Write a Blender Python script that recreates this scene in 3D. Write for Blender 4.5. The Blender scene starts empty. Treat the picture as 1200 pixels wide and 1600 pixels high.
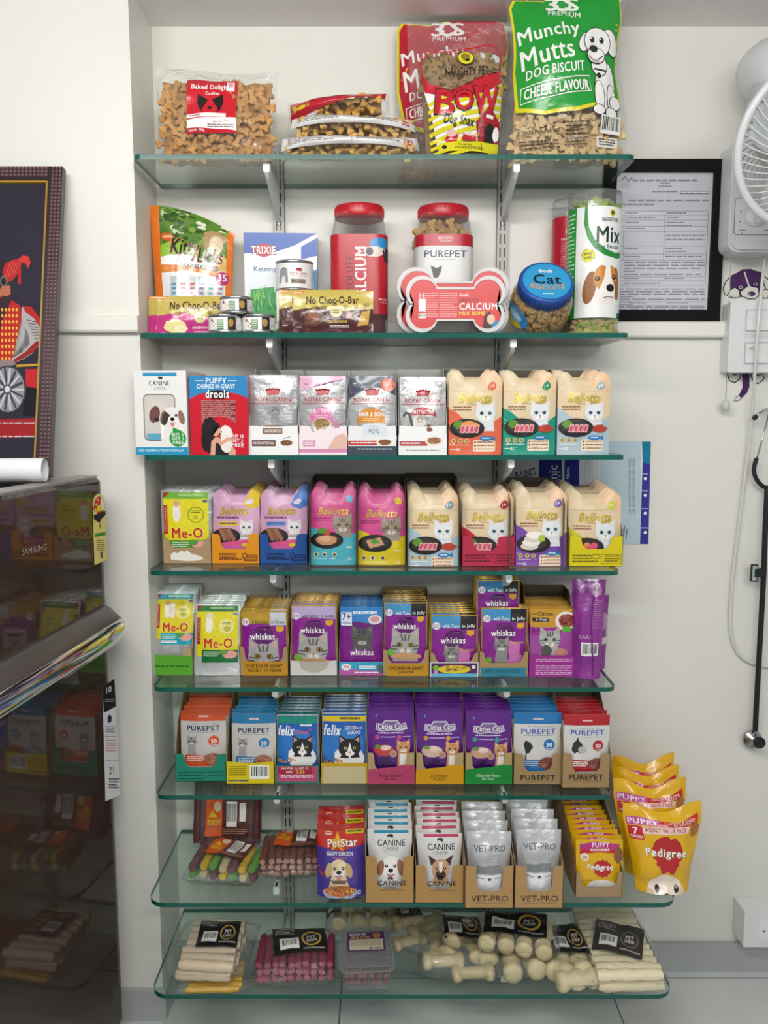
import bpy, bmesh, math, random
from math import sin, cos, tan, atan, atan2, pi, radians, sqrt
from mathutils import Vector, Matrix, Euler

# ------------------------------------------------------------------ camera, light, exposure
S = bpy.context.scene
COL = S.collection
FPX, PITCH, EYE = 1300.0, radians(7.0), 1.283
cam = bpy.data.cameras.new('camera'); cam.sensor_fit = 'HORIZONTAL'; cam.sensor_width = 36.0
cam.lens = 36.0 * FPX / 1200.0; cam.clip_start = 0.02
camo = bpy.data.objects.new('camera', cam); COL.objects.link(camo)
camo.location = (0, 0, EYE); camo.rotation_euler = (pi / 2 - PITCH, 0, 0)
S.camera = camo
S.view_settings.view_transform = 'Standard'; S.view_settings.look = 'None'
S.view_settings.gamma = 1.0; S.view_settings.use_curve_mapping = False
S.view_settings.exposure = 0.22
w = bpy.data.worlds.new('room_air'); S.world = w; w.use_nodes = True
w.node_tree.nodes['Background'].inputs[0].default_value = (0.90, 0.95, 1.0, 1)
w.node_tree.nodes['Background'].inputs[1].default_value = 0.36

def area(name, loc, aim, sx, sy, power, col=(1, 1, 1)):
    l = bpy.data.lights.new(name, 'AREA'); l.shape = 'RECTANGLE'; l.size = sx; l.size_y = sy
    l.energy = power; l.color = col
    o = bpy.data.objects.new(name, l); COL.objects.link(o); o.location = loc
    o.rotation_euler = (Vector(aim) - Vector(loc)).to_track_quat('-Z', 'Y').to_euler()
    return o
area('ceiling_tube_or_fill', (-0.30, 0.25, 2.02), (-0.1, 1.5, 0.95), 1.3, 0.16, 17, (1.0, 0.985, 0.95))
area('ceiling_tube_or_fill', (0.55, -0.7, 2.02), (0.2, 1.6, 0.7), 1.3, 0.2, 18, (1.0, 0.985, 0.95))

area('ceiling_tube_or_fill', (-0.30, 0.25, 1.93), (-0.30, 0.6, 2.5), 1.3, 0.16, 4, (1.0, 0.97, 0.93))  # added upward fill to brighten the ceiling, not another tube

# ------------------------------------------------------------------ photo geometry (plane Y -> world point)
def ray(px, py):
    return Vector(((px - 600) / FPX, cos(PITCH) - (py - 800) / FPX * sin(PITCH), -sin(PITCH) - (py - 800) / FPX * cos(PITCH)))
def P(px, py, Y):
    r = ray(px, py); k = Y / r.y
    return Vector((r.x * k, Y, EYE + r.z * k))
def onz(px, py, z):
    r = ray(px, py); k = (z - EYE) / r.z
    return Vector((r.x * k, r.y * k, z))
def onplane(px, py, p, n):
    r = ray(px, py); k = (Vector(p) - Vector((0, 0, EYE))).dot(n) / r.dot(n)
    return Vector((0, 0, EYE)) + r * k

# ------------------------------------------------------------------ colours and materials
def c(h, metal=0.0):
    v = [int(h[i:i + 2], 16) / 255 for i in (0, 2, 4)]
    return tuple(x / 12.92 if x <= 0.04045 else ((x + 0.055) / 1.055) ** 2.4 for x in v) + (metal,)

def nodes(name):
    m = bpy.data.materials.new(name); m.use_nodes = True
    nt = m.node_tree; b = nt.nodes['Principled BSDF']
    return m, nt, b
def mat_col(name, rough=0.4, spec=0.5, bump=0.0, scale=60, coat=0.0, dist=0.002, vary=0.0, metallic=None):
    """print / dye colour from the mesh's own colour attribute, metallic ink from its alpha"""
    m, nt, b = nodes(name)
    a = nt.nodes.new('ShaderNodeAttribute'); a.attribute_name = 'Col'
    out = a.outputs['Color']
    if vary:
        oi = nt.nodes.new('ShaderNodeObjectInfo'); hs = nt.nodes.new('ShaderNodeHueSaturation')
        mr = nt.nodes.new('ShaderNodeMapRange'); mr.inputs[3].default_value = 1 - vary; mr.inputs[4].default_value = 1 + vary
        nt.links.new(oi.outputs['Random'], mr.inputs[0]); nt.links.new(mr.outputs[0], hs.inputs['Value'])
        nt.links.new(out, hs.inputs['Color']); out = hs.outputs[0]
    nt.links.new(out, b.inputs['Base Color'])
    if metallic is None: nt.links.new(a.outputs['Alpha'], b.inputs['Metallic'])
    else: b.inputs['Metallic'].default_value = metallic
    b.inputs['Roughness'].default_value = rough
    b.inputs['Specular IOR Level'].default_value = spec
    b.inputs['Coat Weight'].default_value = coat; b.inputs['Coat Roughness'].default_value = 0.08
    if bump:
        tc = nt.nodes.new('ShaderNodeTexCoord'); n = nt.nodes.new('ShaderNodeTexNoise')
        n.inputs['Scale'].default_value = scale; n.inputs['Detail'].default_value = 3
        bp = nt.nodes.new('ShaderNodeBump'); bp.inputs['Strength'].default_value = bump; bp.inputs['Distance'].default_value = dist
        nt.links.new(tc.outputs['Object'], n.inputs['Vector']); nt.links.new(n.outputs[0], bp.inputs['Height'])
        nt.links.new(bp.outputs[0], b.inputs['Normal'])
    return m
M = {}
M['film'] = mat_col('printed_glossy_film', 0.24, 0.5, 0.5, 34, 0.35, 0.006)
M['foil'] = mat_col('printed_foil_film', 0.34, 0.5, 0.5, 42, 0.35, 0.006)
M['matte'] = mat_col('printed_satin_film', 0.38, 0.4, 0.3, 30, 0.1, 0.005)
M['card'] = mat_col('printed_card', 0.55, 0.35, 0.06, 200)
M['gloss_card'] = mat_col('gloss_laminated_card', 0.3, 0.4)
M['paper'] = mat_col('paper', 0.75, 0.2)
M['plastic'] = mat_col('dyed_plastic', 0.32, 0.5)
M['rubber'] = mat_col('dyed_rubber', 0.45, 0.4)
M['paint'] = mat_col('painted_metal', 0.4, 0.5)
M['metal'] = mat_col('bare_metal', 0.25, 0.5, metallic=1.0)
M['chrome'] = mat_col('chrome', 0.06, 0.5, metallic=1.0)
M['biscuit'] = mat_col('baked_biscuit', 0.75, 0.2, 0.6, 260, 0, 0.001, vary=0.16)
M['chew'] = mat_col('rawhide_chew', 0.5, 0.4, 0.5, 120, 0.1, 0.002, vary=0.12)

def wall_mat(name, col, rough=0.45, bump=0.08, blotch=0.04):
    m, nt, b = nodes(name)
    tc = nt.nodes.new('ShaderNodeTexCoord'); n = nt.nodes.new('ShaderNodeTexNoise'); n.inputs['Scale'].default_value = 2.2
    n.inputs['Detail'].default_value = 5
    mx = nt.nodes.new('ShaderNodeMixRGB'); mx.inputs[1].default_value = col
    mx.inputs[2].default_value = tuple(x * (1 - blotch * 2) for x in col[:3]) + (1,)
    nt.links.new(tc.outputs['Object'], n.inputs['Vector']); nt.links.new(n.outputs[0], mx.inputs[0]); nt.links.new(mx.outputs[0], b.inputs['Base Color'])
    n2 = nt.nodes.new('ShaderNodeTexNoise'); n2.inputs['Scale'].default_value = 90; bp = nt.nodes.new('ShaderNodeBump')
    bp.inputs['Strength'].default_value = bump; bp.inputs['Distance'].default_value = 0.002
    nt.links.new(tc.outputs['Object'], n2.inputs['Vector']); nt.links.new(n2.outputs[0], bp.inputs['Height']); nt.links.new(bp.outputs[0], b.inputs['Normal'])
    b.inputs['Roughness'].default_value = rough
    return m
M['wall'] = wall_mat('cream_wall_paint', (0.79, 0.78, 0.72, 1), 0.42)
M['trim'] = wall_mat('cream_pvc_trim', (0.82, 0.81, 0.75, 1), 0.35, 0.02)
M['soffit'] = wall_mat('grey_soffit_paint', (0.90, 0.86, 0.85, 1), 0.5)
M['skirt'] = wall_mat('grey_skirting_tile', (0.47, 0.49, 0.48, 1), 0.3, 0.02, 0.12)

def floor_mat():
    m, nt, b = nodes('pale_floor_tile')
    tc = nt.nodes.new('ShaderNodeTexCoord'); br = nt.nodes.new('ShaderNodeTexBrick')
    br.offset = 0.0; br.inputs['Scale'].default_value = 1.0; br.inputs['Mortar Size'].default_value = 0.0016
    br.inputs['Brick Width'].default_value = 0.6; br.inputs['Row Height'].default_value = 0.6
    br.inputs['Color1'].default_value = (0.66, 0.69, 0.69, 1); br.inputs['Color2'].default_value = (0.69, 0.71, 0.70, 1)
    br.inputs['Mortar'].default_value = (0.12, 0.13, 0.13, 1)
    mp = nt.nodes.new('ShaderNodeMapping'); mp.inputs['Location'].default_value = (0.695, 0.05, 0)
    nt.links.new(tc.outputs['Object'], mp.inputs[0]); nt.links.new(mp.outputs[0], br.inputs['Vector'])
    n = nt.nodes.new('ShaderNodeTexNoise'); n.inputs['Scale'].default_value = 7; n.inputs['Detail'].default_value = 6
    mx = nt.nodes.new('ShaderNodeMixRGB'); mx.blend_type = 'MULTIPLY'; mx.inputs[0].default_value = 0.25
    nt.links.new(tc.outputs['Object'], n.inputs['Vector'])
    nt.links.new(br.outputs[0], mx.inputs[1]); nt.links.new(n.outputs[0], mx.inputs[2]); nt.links.new(mx.outputs[0], b.inputs['Base Color'])
    b.inputs['Roughness'].default_value = 0.22
    return m
M['floor'] = floor_mat()

def clear_mat(name, tint, haze=0.05, ior=1.45, rough=0.05, bump=0.0, scale=40, hazecol=(0.9, 0.92, 0.92, 1), dist=0.01):
    """thin clear sheet: light passes straight through, Fresnel gloss, a little milky haze"""
    m = bpy.data.materials.new(name); m.use_nodes = True; nt = m.node_tree; nt.nodes.clear()
    o = nt.nodes.new('ShaderNodeOutputMaterial'); tr = nt.nodes.new('ShaderNodeBsdfTransparent'); gl = nt.nodes.new('ShaderNodeBsdfGlossy')
    df = nt.nodes.new('ShaderNodeBsdfDiffuse'); lw = nt.nodes.new('ShaderNodeLayerWeight'); pw = nt.nodes.new('ShaderNodeMath'); fr = nt.nodes.new('ShaderNodeMath'); m1 = nt.nodes.new('ShaderNodeMixShader'); m2 = nt.nodes.new('ShaderNodeMixShader')
    tr.inputs[0].default_value = tint; gl.inputs['Roughness'].default_value = rough; df.inputs[0].default_value = hazecol
    f0 = ((ior - 1) / (ior + 1)) ** 2; lw.inputs[0].default_value = 0.5; pw.operation = 'POWER'; pw.inputs[1].default_value = 5.0
    fr.operation = 'MULTIPLY_ADD'; fr.inputs[1].default_value = 1 - f0; fr.inputs[2].default_value = f0
    nt.links.new(lw.outputs['Facing'], pw.inputs[0]); nt.links.new(pw.outputs[0], fr.inputs[0]); m1.inputs[0].default_value = haze
    nt.links.new(tr.outputs[0], m1.inputs[1]); nt.links.new(df.outputs[0], m1.inputs[2])
    nt.links.new(fr.outputs[0], m2.inputs[0]); nt.links.new(m1.outputs[0], m2.inputs[1]); nt.links.new(gl.outputs[0], m2.inputs[2])
    if bump:
        tc = nt.nodes.new('ShaderNodeTexCoord'); n = nt.nodes.new('ShaderNodeTexNoise'); n.inputs['Scale'].default_value = scale
        n.inputs['Detail'].default_value = 4; n.inputs['Distortion'].default_value = 1.5
        bp = nt.nodes.new('ShaderNodeBump'); bp.inputs['Strength'].default_value = bump; bp.inputs['Distance'].default_value = dist
        nt.links.new(tc.outputs['Object'], n.inputs['Vector']); nt.links.new(n.outputs[0], bp.inputs['Height'])
        nt.links.new(bp.outputs[0], gl.inputs['Normal']); nt.links.new(bp.outputs[0], lw.inputs['Normal'])
    nt.links.new(m2.outputs[0], o.inputs[0])
    return m
M['glass'] = clear_mat('clear_shelf_glass', (0.90, 0.965, 0.935, 1), 0.02, 1.5, 0.0)
M['bag'] = clear_mat('clear_plastic_bag', (0.97, 0.98, 0.97, 1), 0.035, 1.5, 0.09, 1.0, 30)
M['jar'] = clear_mat('clear_jar_plastic', (0.95, 0.96, 0.96, 1), 0.05, 1.45, 0.05, 0.2, 30)
M['tub'] = clear_mat('frosted_tub_plastic', (0.9, 0.91, 0.91, 1), 0.10, 1.45, 0.15, 0.3, 30)
M['picture_glass'] = clear_mat('picture_glass', (0.98, 0.98, 0.99, 1), 0.03, 1.22, 0.30)
m, nt, b = nodes('green_glass_edge'); b.inputs['Base Color'].default_value = (0.004, 0.10, 0.075, 1); b.inputs['Roughness'].default_value = 0.12
M['glass_edge'] = m
m, nt, b = nodes('dark_brown_door_lacquer'); b.inputs['Base Color'].default_value = (0.045, 0.028, 0.022, 1); b.inputs['Roughness'].default_value = 0.04
b.inputs['IOR'].default_value = 1.36; M['lacquer'] = m

# ------------------------------------------------------------------ mesh accumulator
class Acc:
    def __init__(s): s.v = []; s.f = []; s.c = []; s.m = []; s.s = []
    def add(s, vs, fs, col, mat=0, smooth=False, cols=None):
        o = len(s.v); s.v += [tuple(x) for x in vs]
        s.c += (cols if cols else [col] * len(vs))
        for f in fs:
            s.f.append([o + i for i in f]); s.m.append(mat); s.s.append(smooth)
        return s
    def mesh(s, name, mats):
        me = bpy.data.meshes.new(name); me.from_pydata(s.v, [], s.f); me.update()
        at = me.color_attributes.new('Col', 'FLOAT_COLOR', 'POINT')
        at.data.foreach_set('color', [x for q in s.c for x in q])
        for mm in (mats if isinstance(mats, (list, tuple)) else [mats]): me.materials.append(M[mm])
        me.polygons.foreach_set('material_index', s.m); me.polygons.foreach_set('use_smooth', s.s)
        return me
    def obj(s, name, mats, parent=None, loc=None, rot=None):
        o = bpy.data.objects.new(name, s.mesh(name, mats)); COL.objects.link(o)
        if parent: o.parent = parent
        if loc is not None: o.location = loc
        if rot is not None: o.rotation_euler = rot
        return o
    def xf(s, mtx):
        s.v = [tuple(mtx @ Vector(q)) for q in s.v]; return s
    def box(s, x0, x1, y0, y1, z0, z1, col, mat=0):
        vs = [(x, y, z) for x in (x0, x1) for y in (y0, y1) for z in (z0, z1)]
        return s.add(vs, [(0, 1, 3, 2), (4, 6, 7, 5), (0, 4, 5, 1), (2, 3, 7, 6), (0, 2, 6, 4), (1, 5, 7, 3)], col, mat)
    def rbox(s, x0, x1, y0, y1, z0, z1, r, col, mat=0, axis='y', n=4, smooth=False):
        """box with rounded corners in the plane across the given axis"""
        if axis == 'y': a0, a1, b0, b1, d0, d1 = x0, x1, z0, z1, y0, y1
        elif axis == 'z': a0, a1, b0, b1, d0, d1 = x0, x1, y0, y1, z0, z1
        else: a0, a1, b0, b1, d0, d1 = y0, y1, z0, z1, x0, x1
        pts = rpts(a0, b0, a1, b1, r, n)
        return s.prism(pts, d0, d1, col, mat, axis, smooth)
    def prism(s, pts, d0, d1, col, mat=0, axis='y', smooth=False, capmat=None):
        n = len(pts)
        def V(p, d): return (p[0], d, p[1]) if axis == 'y' else ((p[0], p[1], d) if axis == 'z' else (d, p[0], p[1]))
        vs = [V(p, d0) for p in pts] + [V(p, d1) for p in pts]
        s.add(vs, [(i, (i + 1) % n, n + (i + 1) % n, n + i) for i in range(n)], col, mat, smooth)
        cm = mat if capmat is None else capmat
        s.add([V(p, d0) for p in pts], [list(range(n))[::-1]], col, cm)
        s.add([V(p, d1) for p in pts], [list(range(n))], col, cm)
        return s
    def lathe(s, prof, n, col, mat=0, cx=0, cy=0, cz=0, cols=None, smooth=True, sq=0.0, asp=1.0, cap=True):
        """prof: (radius, z); sq>0 squares the section off"""
        vs = []; cl = []
        for k, (r, z) in enumerate(prof):
            for i in range(n):
                t = 2 * pi * i / n; q = 1.0
                if sq: q = 1.0 / (abs(cos(t)) ** (2 + sq) + abs(sin(t)) ** (2 + sq)) ** (1 / (2 + sq))
                vs.append((cx + r * q * cos(t), cy + r * q * sin(t) * asp, cz + z)); cl.append(cols[k] if cols else col)
        fs = [(k * n + i, k * n + (i + 1) % n, (k + 1) * n + (i + 1) % n, (k + 1) * n + i) for k in range(len(prof) - 1) for i in range(n)]
        if cap:
            if prof[0][0] > 1e-5: fs.append(list(range(n))[::-1])
            if prof[-1][0] > 1e-5: fs.append(list(range((len(prof) - 1) * n, len(prof) * n)))
        return s.add(vs, fs, col, mat, smooth, cl)
    def tube(s, pts, r, col, n=8, mat=0, rs=None, closed=False):
        pts = [Vector(p) for p in pts]; L = len(pts); vs = []
        up = Vector((0.13, 0.21, 0.97))
        for i, p in enumerate(pts):
            a = pts[(i - 1) % L] if (i or closed) else pts[0]; b_ = pts[(i + 1) % L] if (i < L - 1 or closed) else pts[-1]
            d = (b_ - a).normalized()
            x = d.cross(up)
            if x.length < 1e-3: x = d.cross(Vector((1, 0, 0)))
            x.normalize(); y = x.cross(d)
            up = y if y.length > .5 else up
            rr = rs[i] if rs else r
            vs += [p + x * rr * cos(2 * pi * k / n) + y * rr * sin(2 * pi * k / n) for k in range(n)]
        m_ = L if closed else L - 1
        fs = [(i * n + k, i * n + (k + 1) % n, ((i + 1) % L) * n + (k + 1) % n, ((i + 1) % L) * n + k) for i in range(m_) for k in range(n)]
        if not closed: fs += [list(range(n))[::-1], list(range((L - 1) * n, L * n))]
        return s.add(vs, fs, col, mat, True)

def rpts(a0, b0, a1, b1, r, n=4):
    r = min(r, (a1 - a0) / 2, (b1 - b0) / 2); o = []
    for (cx, cy, t0) in ((a1 - r, b0 + r, -90), (a1 - r, b1 - r, 0), (a0 + r, b1 - r, 90), (a0 + r, b0 + r, 180)):
        for k in range(n + 1):
            t = radians(t0 + 90 * k / n); o.append((cx + r * cos(t), cy + r * sin(t)))
    return o
def smooth_path(pts, k=6):
    pts = [Vector(p) for p in pts]; o = []
    for i in range(len(pts) - 1):
        p0 = pts[max(i - 1, 0)]; p1 = pts[i]; p2 = pts[i + 1]; p3 = pts[min(i + 2, len(pts) - 1)]
        for j in range(k):
            t = j / k
            o.append(0.5 * ((2 * p1) + (p2 - p0) * t + (2 * p0 - 5 * p1 + 4 * p2 - p3) * t * t + (3 * p1 - p0 - 3 * p2 + p3) * t ** 3))
    o.append(pts[-1]); return o

# ------------------------------------------------------------------ things
def tag(o, label, cat, group=None, kind=None):
    if label: o['label'] = label
    if cat: o['category'] = cat
    if group: o['group'] = group
    if kind: o['kind'] = kind
    return o
def empty(name, label, cat, loc, rot=(0, 0, 0), group=None):
    o = bpy.data.objects.new(name, None); COL.objects.link(o); o.location = loc; o.rotation_euler = rot; o.empty_display_size = 0.02
    return tag(o, label, cat, group)
def put(me, name, label, cat, loc, rot=(0, 0, 0), group=None):
    o = bpy.data.objects.new(name, me); COL.objects.link(o); o.location = loc; o.rotation_euler = rot
    return tag(o, label, cat, group)
def struct(o): o['kind'] = 'structure'; return o
def copy_thing(root, loc=None, rot=None, label=None):
    r = root.copy(); COL.objects.link(r)
    if loc is not None: r.location = loc
    if rot is not None: r.rotation_euler = rot
    if label: r['label'] = label
    for ch in list(root.children):
        k = ch.copy(); COL.objects.link(k); k.parent = r
        for g in ch.children:
            d = g.copy(); COL.objects.link(d); d.parent = k
    return r

# ------------------------------------------------------------------ printed artwork (units: face width = 100, v runs down)
_txt = {}
def text_mesh(s, bold, shear):
    k = (s, bold, shear)
    if k not in _txt:
        cu = bpy.data.curves.new('t', 'FONT'); cu.body = s; cu.resolution_u = 2; cu.shear = shear; cu.space_character = 1 + min(bold, .06) * 2.2; cu.align_x = 'CENTER'
        ob = bpy.data.objects.new('t', cu); me = bpy.data.meshes.new_from_object(ob)
        vs = [(v.co.x, v.co.y) for v in me.vertices]; fs = [list(p.vertices) for p in me.polygons]
        bpy.data.objects.remove(ob); bpy.data.curves.remove(cu); bpy.data.meshes.remove(me)
        x0 = min(v[0] for v in vs); x1 = max(v[0] for v in vs); y0 = min(v[1] for v in vs); y1 = max(v[1] for v in vs)
        _txt[k] = ([((x - x0) / (x1 - x0 or 1), 1 - (y - y0) / (y1 - y0 or 1)) for x, y in vs], fs)
    return _txt[k]
class Art:
    def __init__(s): s.it = []
    def add(s, vs, fs, col, tx=False):
        us = [v[0] for v in vs]; ws = [v[1] for v in vs]; bb = (min(us), max(us), min(ws), max(ws)); lay = 1
        for (_, _, _, b2, l2, _) in s.it:
            if bb[0] < b2[1] and b2[0] < bb[1] and bb[2] < b2[3] and b2[2] < bb[3]: lay = max(lay, l2 + 1)
        s.it.append((vs, fs, col, bb, lay, tx)); return s
    def poly(s, pts, col): return s.add(list(pts), [list(range(len(pts)))], col)
    def rect(s, x0, y0, x1, y1, col): return s.poly([(x0, y0), (x1, y0), (x1, y1), (x0, y1)], col)
    def rrect(s, x0, y0, x1, y1, r, col): return s.poly(rpts(x0, y0, x1, y1, r), col)
    def ell(s, x, y, rx, ry, col, rot=0, n=20):
        a = radians(rot)
        return s.poly([(x + rx * cos(t) * cos(a) - ry * sin(t) * sin(a), y + rx * cos(t) * sin(a) + ry * sin(t) * cos(a)) for t in [2 * pi * i / n for i in range(n)]], col)
    def blob(s, x, y, rx, ry, col, seed=1, k=0.12, n=26):
        R = random.Random(seed)
        return s.poly([(x + rx * cos(t) * (1 + R.uniform(-k, k)), y + ry * sin(t) * (1 + R.uniform(-k, k))) for t in [2 * pi * i / n for i in range(n)]], col)
    def star(s, x, y, r0, r1, n, col, rot=-90):
        return s.poly([(x + (r0 if i % 2 == 0 else r1) * cos(radians(rot) + pi * i / n), y + (r0 if i % 2 == 0 else r1) * sin(radians(rot) + pi * i / n)) for i in range(2 * n)], col)
    def stroke(s, pts, wd, col):
        L = []; R_ = []
        for i, p in enumerate(pts):
            a = pts[max(i - 1, 0)]; b_ = pts[min(i + 1, len(pts) - 1)]; dx, dy = b_[0] - a[0], b_[1] - a[1]; l = sqrt(dx * dx + dy * dy) or 1
            L.append((p[0] - dy / l * wd / 2, p[1] + dx / l * wd / 2)); R_.append((p[0] + dy / l * wd / 2, p[1] - dx / l * wd / 2))
        n = len(pts)
        return s.add(L + R_, [(i, i + 1, n + i + 1, n + i) for i in range(n - 1)], col)
    def ring(s, x, y, rx, ry, wd, col, n=24):
        vs = [(x + (rx + q) * cos(2 * pi * i / n), y + (ry + q) * sin(2 * pi * i / n)) for q in (-wd / 2, wd / 2) for i in range(n)]
        return s.add(vs, [(i, (i + 1) % n, n + (i + 1) % n, n + i) for i in range(n)], col)
    def frame(s, x0, y0, x1, y1, wd, col):
        s.add([(x0, y0), (x1, y0), (x1, y1), (x0, y1), (x0 + wd, y0 + wd), (x1 - wd, y0 + wd), (x1 - wd, y1 - wd), (x0 + wd, y1 - wd)], [(0, 1, 5, 4), (1, 2, 6, 5), (2, 3, 7, 6), (3, 0, 4, 7)], col); return s
    def text(s, t, x0, y0, x1, y1, col, bold=0.0, shear=0.0, rot=0, arc=0.0, edge=None, ew=0.02):
        if edge: s.text(t, x0 - 1, y0 - 1, x1 + 1, y1 + 1, edge, bold + ew, shear, rot, arc)
        vs, fs = text_mesh(t, bold, shear); cx, cy = (x0 + x1) / 2, (y0 + y1) / 2; a = radians(rot); o = []
        for x, y in vs:
            X = (x - .5) * (x1 - x0); Y = (y - .5) * (y1 - y0) + arc * (2 * (x - .5)) ** 2
            o.append((cx + X * cos(a) - Y * sin(a), cy + X * sin(a) + Y * cos(a)))
        d = min(bold, .05) * (y1 - y0) * .55
        if d <= 0: return s.add(o, fs, col, True)
        for k, (q, e) in enumerate(((-1, 1), (1, -1), (1, 1), (-1, -1))):
            s.add([(p[0] + q * d * cos(a), p[1] + q * d * sin(a) + e * d * .6) for p in o], fs, col, True)
            if k == 0: l0 = s.it[-1][4]
            else: t = s.it[-1]; s.it[-1] = (t[0], t[1], t[2], t[3], l0 + .22 * k, t[5])
        return s
    def lines(s, x0, y0, x1, y1, n, col, fill=0.5, seed=3):
        """rows of print too small to read: dashes of word length"""
        R = random.Random(seed + n); vs = []; fs = []; h = (y1 - y0) / n; wmax = (x1 - x0)
        for i in range(n):
            x = x0; yy = y0 + i * h; end = x1 - (R.uniform(0, .25) * wmax if i % 3 == 2 else 0)
            while x < end:
                l = min(R.uniform(.06, .2) * wmax, end - x); k = len(vs)
                vs += [(x, yy), (x + l, yy), (x + l, yy + h * fill), (x, yy + h * fill)]; fs.append((k, k + 1, k + 2, k + 3)); x += l + wmax * .025
        return s.add(vs, fs, col)
    def barcode(s, x0, y0, x1, y1, vert=False, ink=None):
        s.rect(x0, y0, x1, y1, c('f4f4f0')); R = random.Random(5); vs = []; fs = []; m_ = (x1 - x0) * .08; x = x0 + m_
        while x < x1 - m_:
            l = (x1 - x0) * R.choice((.015, .03, .045)); k = len(vs)
            vs += [(x, y0 + (y1 - y0) * .08), (x + l, y0 + (y1 - y0) * .08), (x + l, y1 - (y1 - y0) * .2), (x, y1 - (y1 - y0) * .2)]; fs.append((k, k + 1, k + 2, k + 3)); x += l + (x1 - x0) * R.choice((.02, .03, .04))
        return s.add(vs, fs, ink or c('151515'))
    def tf(s, f):
        s.it = [([f(*v) for v in vs], fs, col, (min(f(*v)[0] for v in vs), max(f(*v)[0] for v in vs), min(f(*v)[1] for v in vs), max(f(*v)[1] for v in vs)), l, t) for vs, fs, col, bb, l, t in s.it]; return s
    # -- animals
    def cat(s, x, y, r, fur, dark, eye='5a6a3a', stripes=None, ear='d8a8a0', muz='f2efe8', body=None):
        F_, D, = c(fur), c(dark)
        if body: s.poly([(x - r * .7, y + r * .5), (x - r * .9, y + r * body), (x + r * .9, y + r * body), (x + r * .75, y + r * .4)], F_)
        for q in (-1, 1):
            s.poly([(x + q * r * .95, y - r * .2), (x + q * r * .92, y - r * 1.25), (x + q * r * .2, y - r * .72)], F_)
            s.poly([(x + q * r * .84, y - r * .5), (x + q * r * .84, y - r * 1.02), (x + q * r * .42, y - r * .7)], c(ear))
        s.blob(x, y, r, r * .86, F_, 4, .03)
        if stripes:
            T = c(stripes)
            for q in (-.3, 0, .3): s.stroke([(x + q * r, y - r * .75), (x + q * r * .6, y - r * .3)], r * .11, T)
            for q in (-1, 1):
                for k in (0, .22): s.stroke([(x + q * r * .95, y + r * (.05 + k)), (x + q * r * .55, y + r * (.12 + k))], r * .09, T)
        for q in (-1, 1):
            s.ell(x + q * r * .4, y - r * .02, r * .2, r * .17, D); s.ell(x + q * r * .4, y - r * .02, r * .15, r * .13, c(eye)); s.ell(x + q * r * .4, y - r * .02, r * .06, r * .12, c('080808'))
        for q in (-1, 1): s.ell(x + q * r * .17, y + r * .47, r * .24, r * .2, c(muz))
        s.poly([(x - r * .13, y + r * .26), (x + r * .13, y + r * .26), (x, y + r * .4)], c('c07f78')); s.stroke([(x, y + r * .38), (x, y + r * .55)], r * .05, D)
        return s
    def dog(s, x, y, r, fur, ear, dark='120d0b', tongue=True, patch=None, muz='f3ece2', body=None, prick=False):
        F_, E_, D = c(fur), c(ear), c(dark)
        if body: s.poly([(x - r * .6, y + r * .4), (x - r * 1.05, y + r * body), (x + r * 1.05, y + r * body), (x + r * .6, y + r * .4)], F_)
        if prick:
            for q in (-1, 1): s.poly([(x + q * r * .9, y - r * .3), (x + q * r * 1.15, y - r * 1.25), (x + q * r * .3, y - r * .75)], E_)
        s.blob(x, y, r * .86, r * .95, F_, 7, .03)
        if patch: s.blob(x + r * .35, y - r * .2, r * .45, r * .55, c(patch), 3, .08)
        if not prick:
            for q in (-1, 1): s.ell(x + q * r * .92, y + r * .08, r * .3, r * .72, E_, q * -12)
        s.ell(x, y + r * .45, r * .5, r * .42, c(muz))
        for q in (-1, 1): s.ell(x + q * r * .38, y - r * .12, r * .14, r * .14, D); s.ell(x + q * r * .36, y - r * .16, r * .04, r * .04, c('ffffff'))
        s.ell(x, y + r * .25, r * .24, r * .17, D); s.stroke([(x, y + r * .4), (x, y + r * .55)], r * .06, D)
        s.stroke([(x - r * .35, y + r * .58), (x, y + r * .68), (x + r * .35, y + r * .58)], r * .07, D)
        if tongue: s.ell(x, y + r * .8, r * .17, r * .2, c('e07a80'))
        return s
    def plate(s, x, y, rx, ry, kind, rim='23211f'):
        s.ell(x, y, rx, ry, c(rim)); s.ell(x, y - ry * .1, rx * .8, ry * .72, c('35322f')); R = random.Random(kind)
        if kind in ('tuna', 'shrimp'):
            s.blob(x - rx * .5, y - ry * .35, rx * .3, ry * .4, c('5f8f2c'), 2, .25)
            if kind == 'shrimp': s.blob(x + rx * .2, y - ry * .35, rx * .5, ry * .4, c('e0913c'), 5, .2)
            for i in range(4):
                q = x - rx * .3 + i * rx * .27; s.poly([(q - rx * .14, y + ry * .45), (q - rx * .02, y - ry * .35), (q + rx * .2, y - ry * .3), (q + rx * .12, y + ry * .5)], c('f0b7b4')); s.poly([(q - rx * .08, y + ry * .35), (q, y - ry * .22), (q + rx * .14, y - ry * .2), (q + rx * .08, y + ry * .4)], c('d2476a'))
        elif kind == 'fish':
            for i in range(4): s.ell(x - rx * .25 + i * rx * .1, y + ry * (.3 - i * .42), rx * .52, ry * .4, c('f1ece2' if i % 2 else 'd9cfc4'))
            s.blob(x + rx * .45, y - ry * .6, rx * .2, ry * .4, c('a9bd38'), 4)
        elif kind == 'salmon':
            for i in range(5): s.ell(x - rx * .4 + i * rx * .2, y - ry * .1 + (i % 2) * ry * .25, rx * .2, ry * .42, c('ef8a55' if i < 3 else 'dd5a78'), 30)
        elif kind == 'mince':
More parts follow.
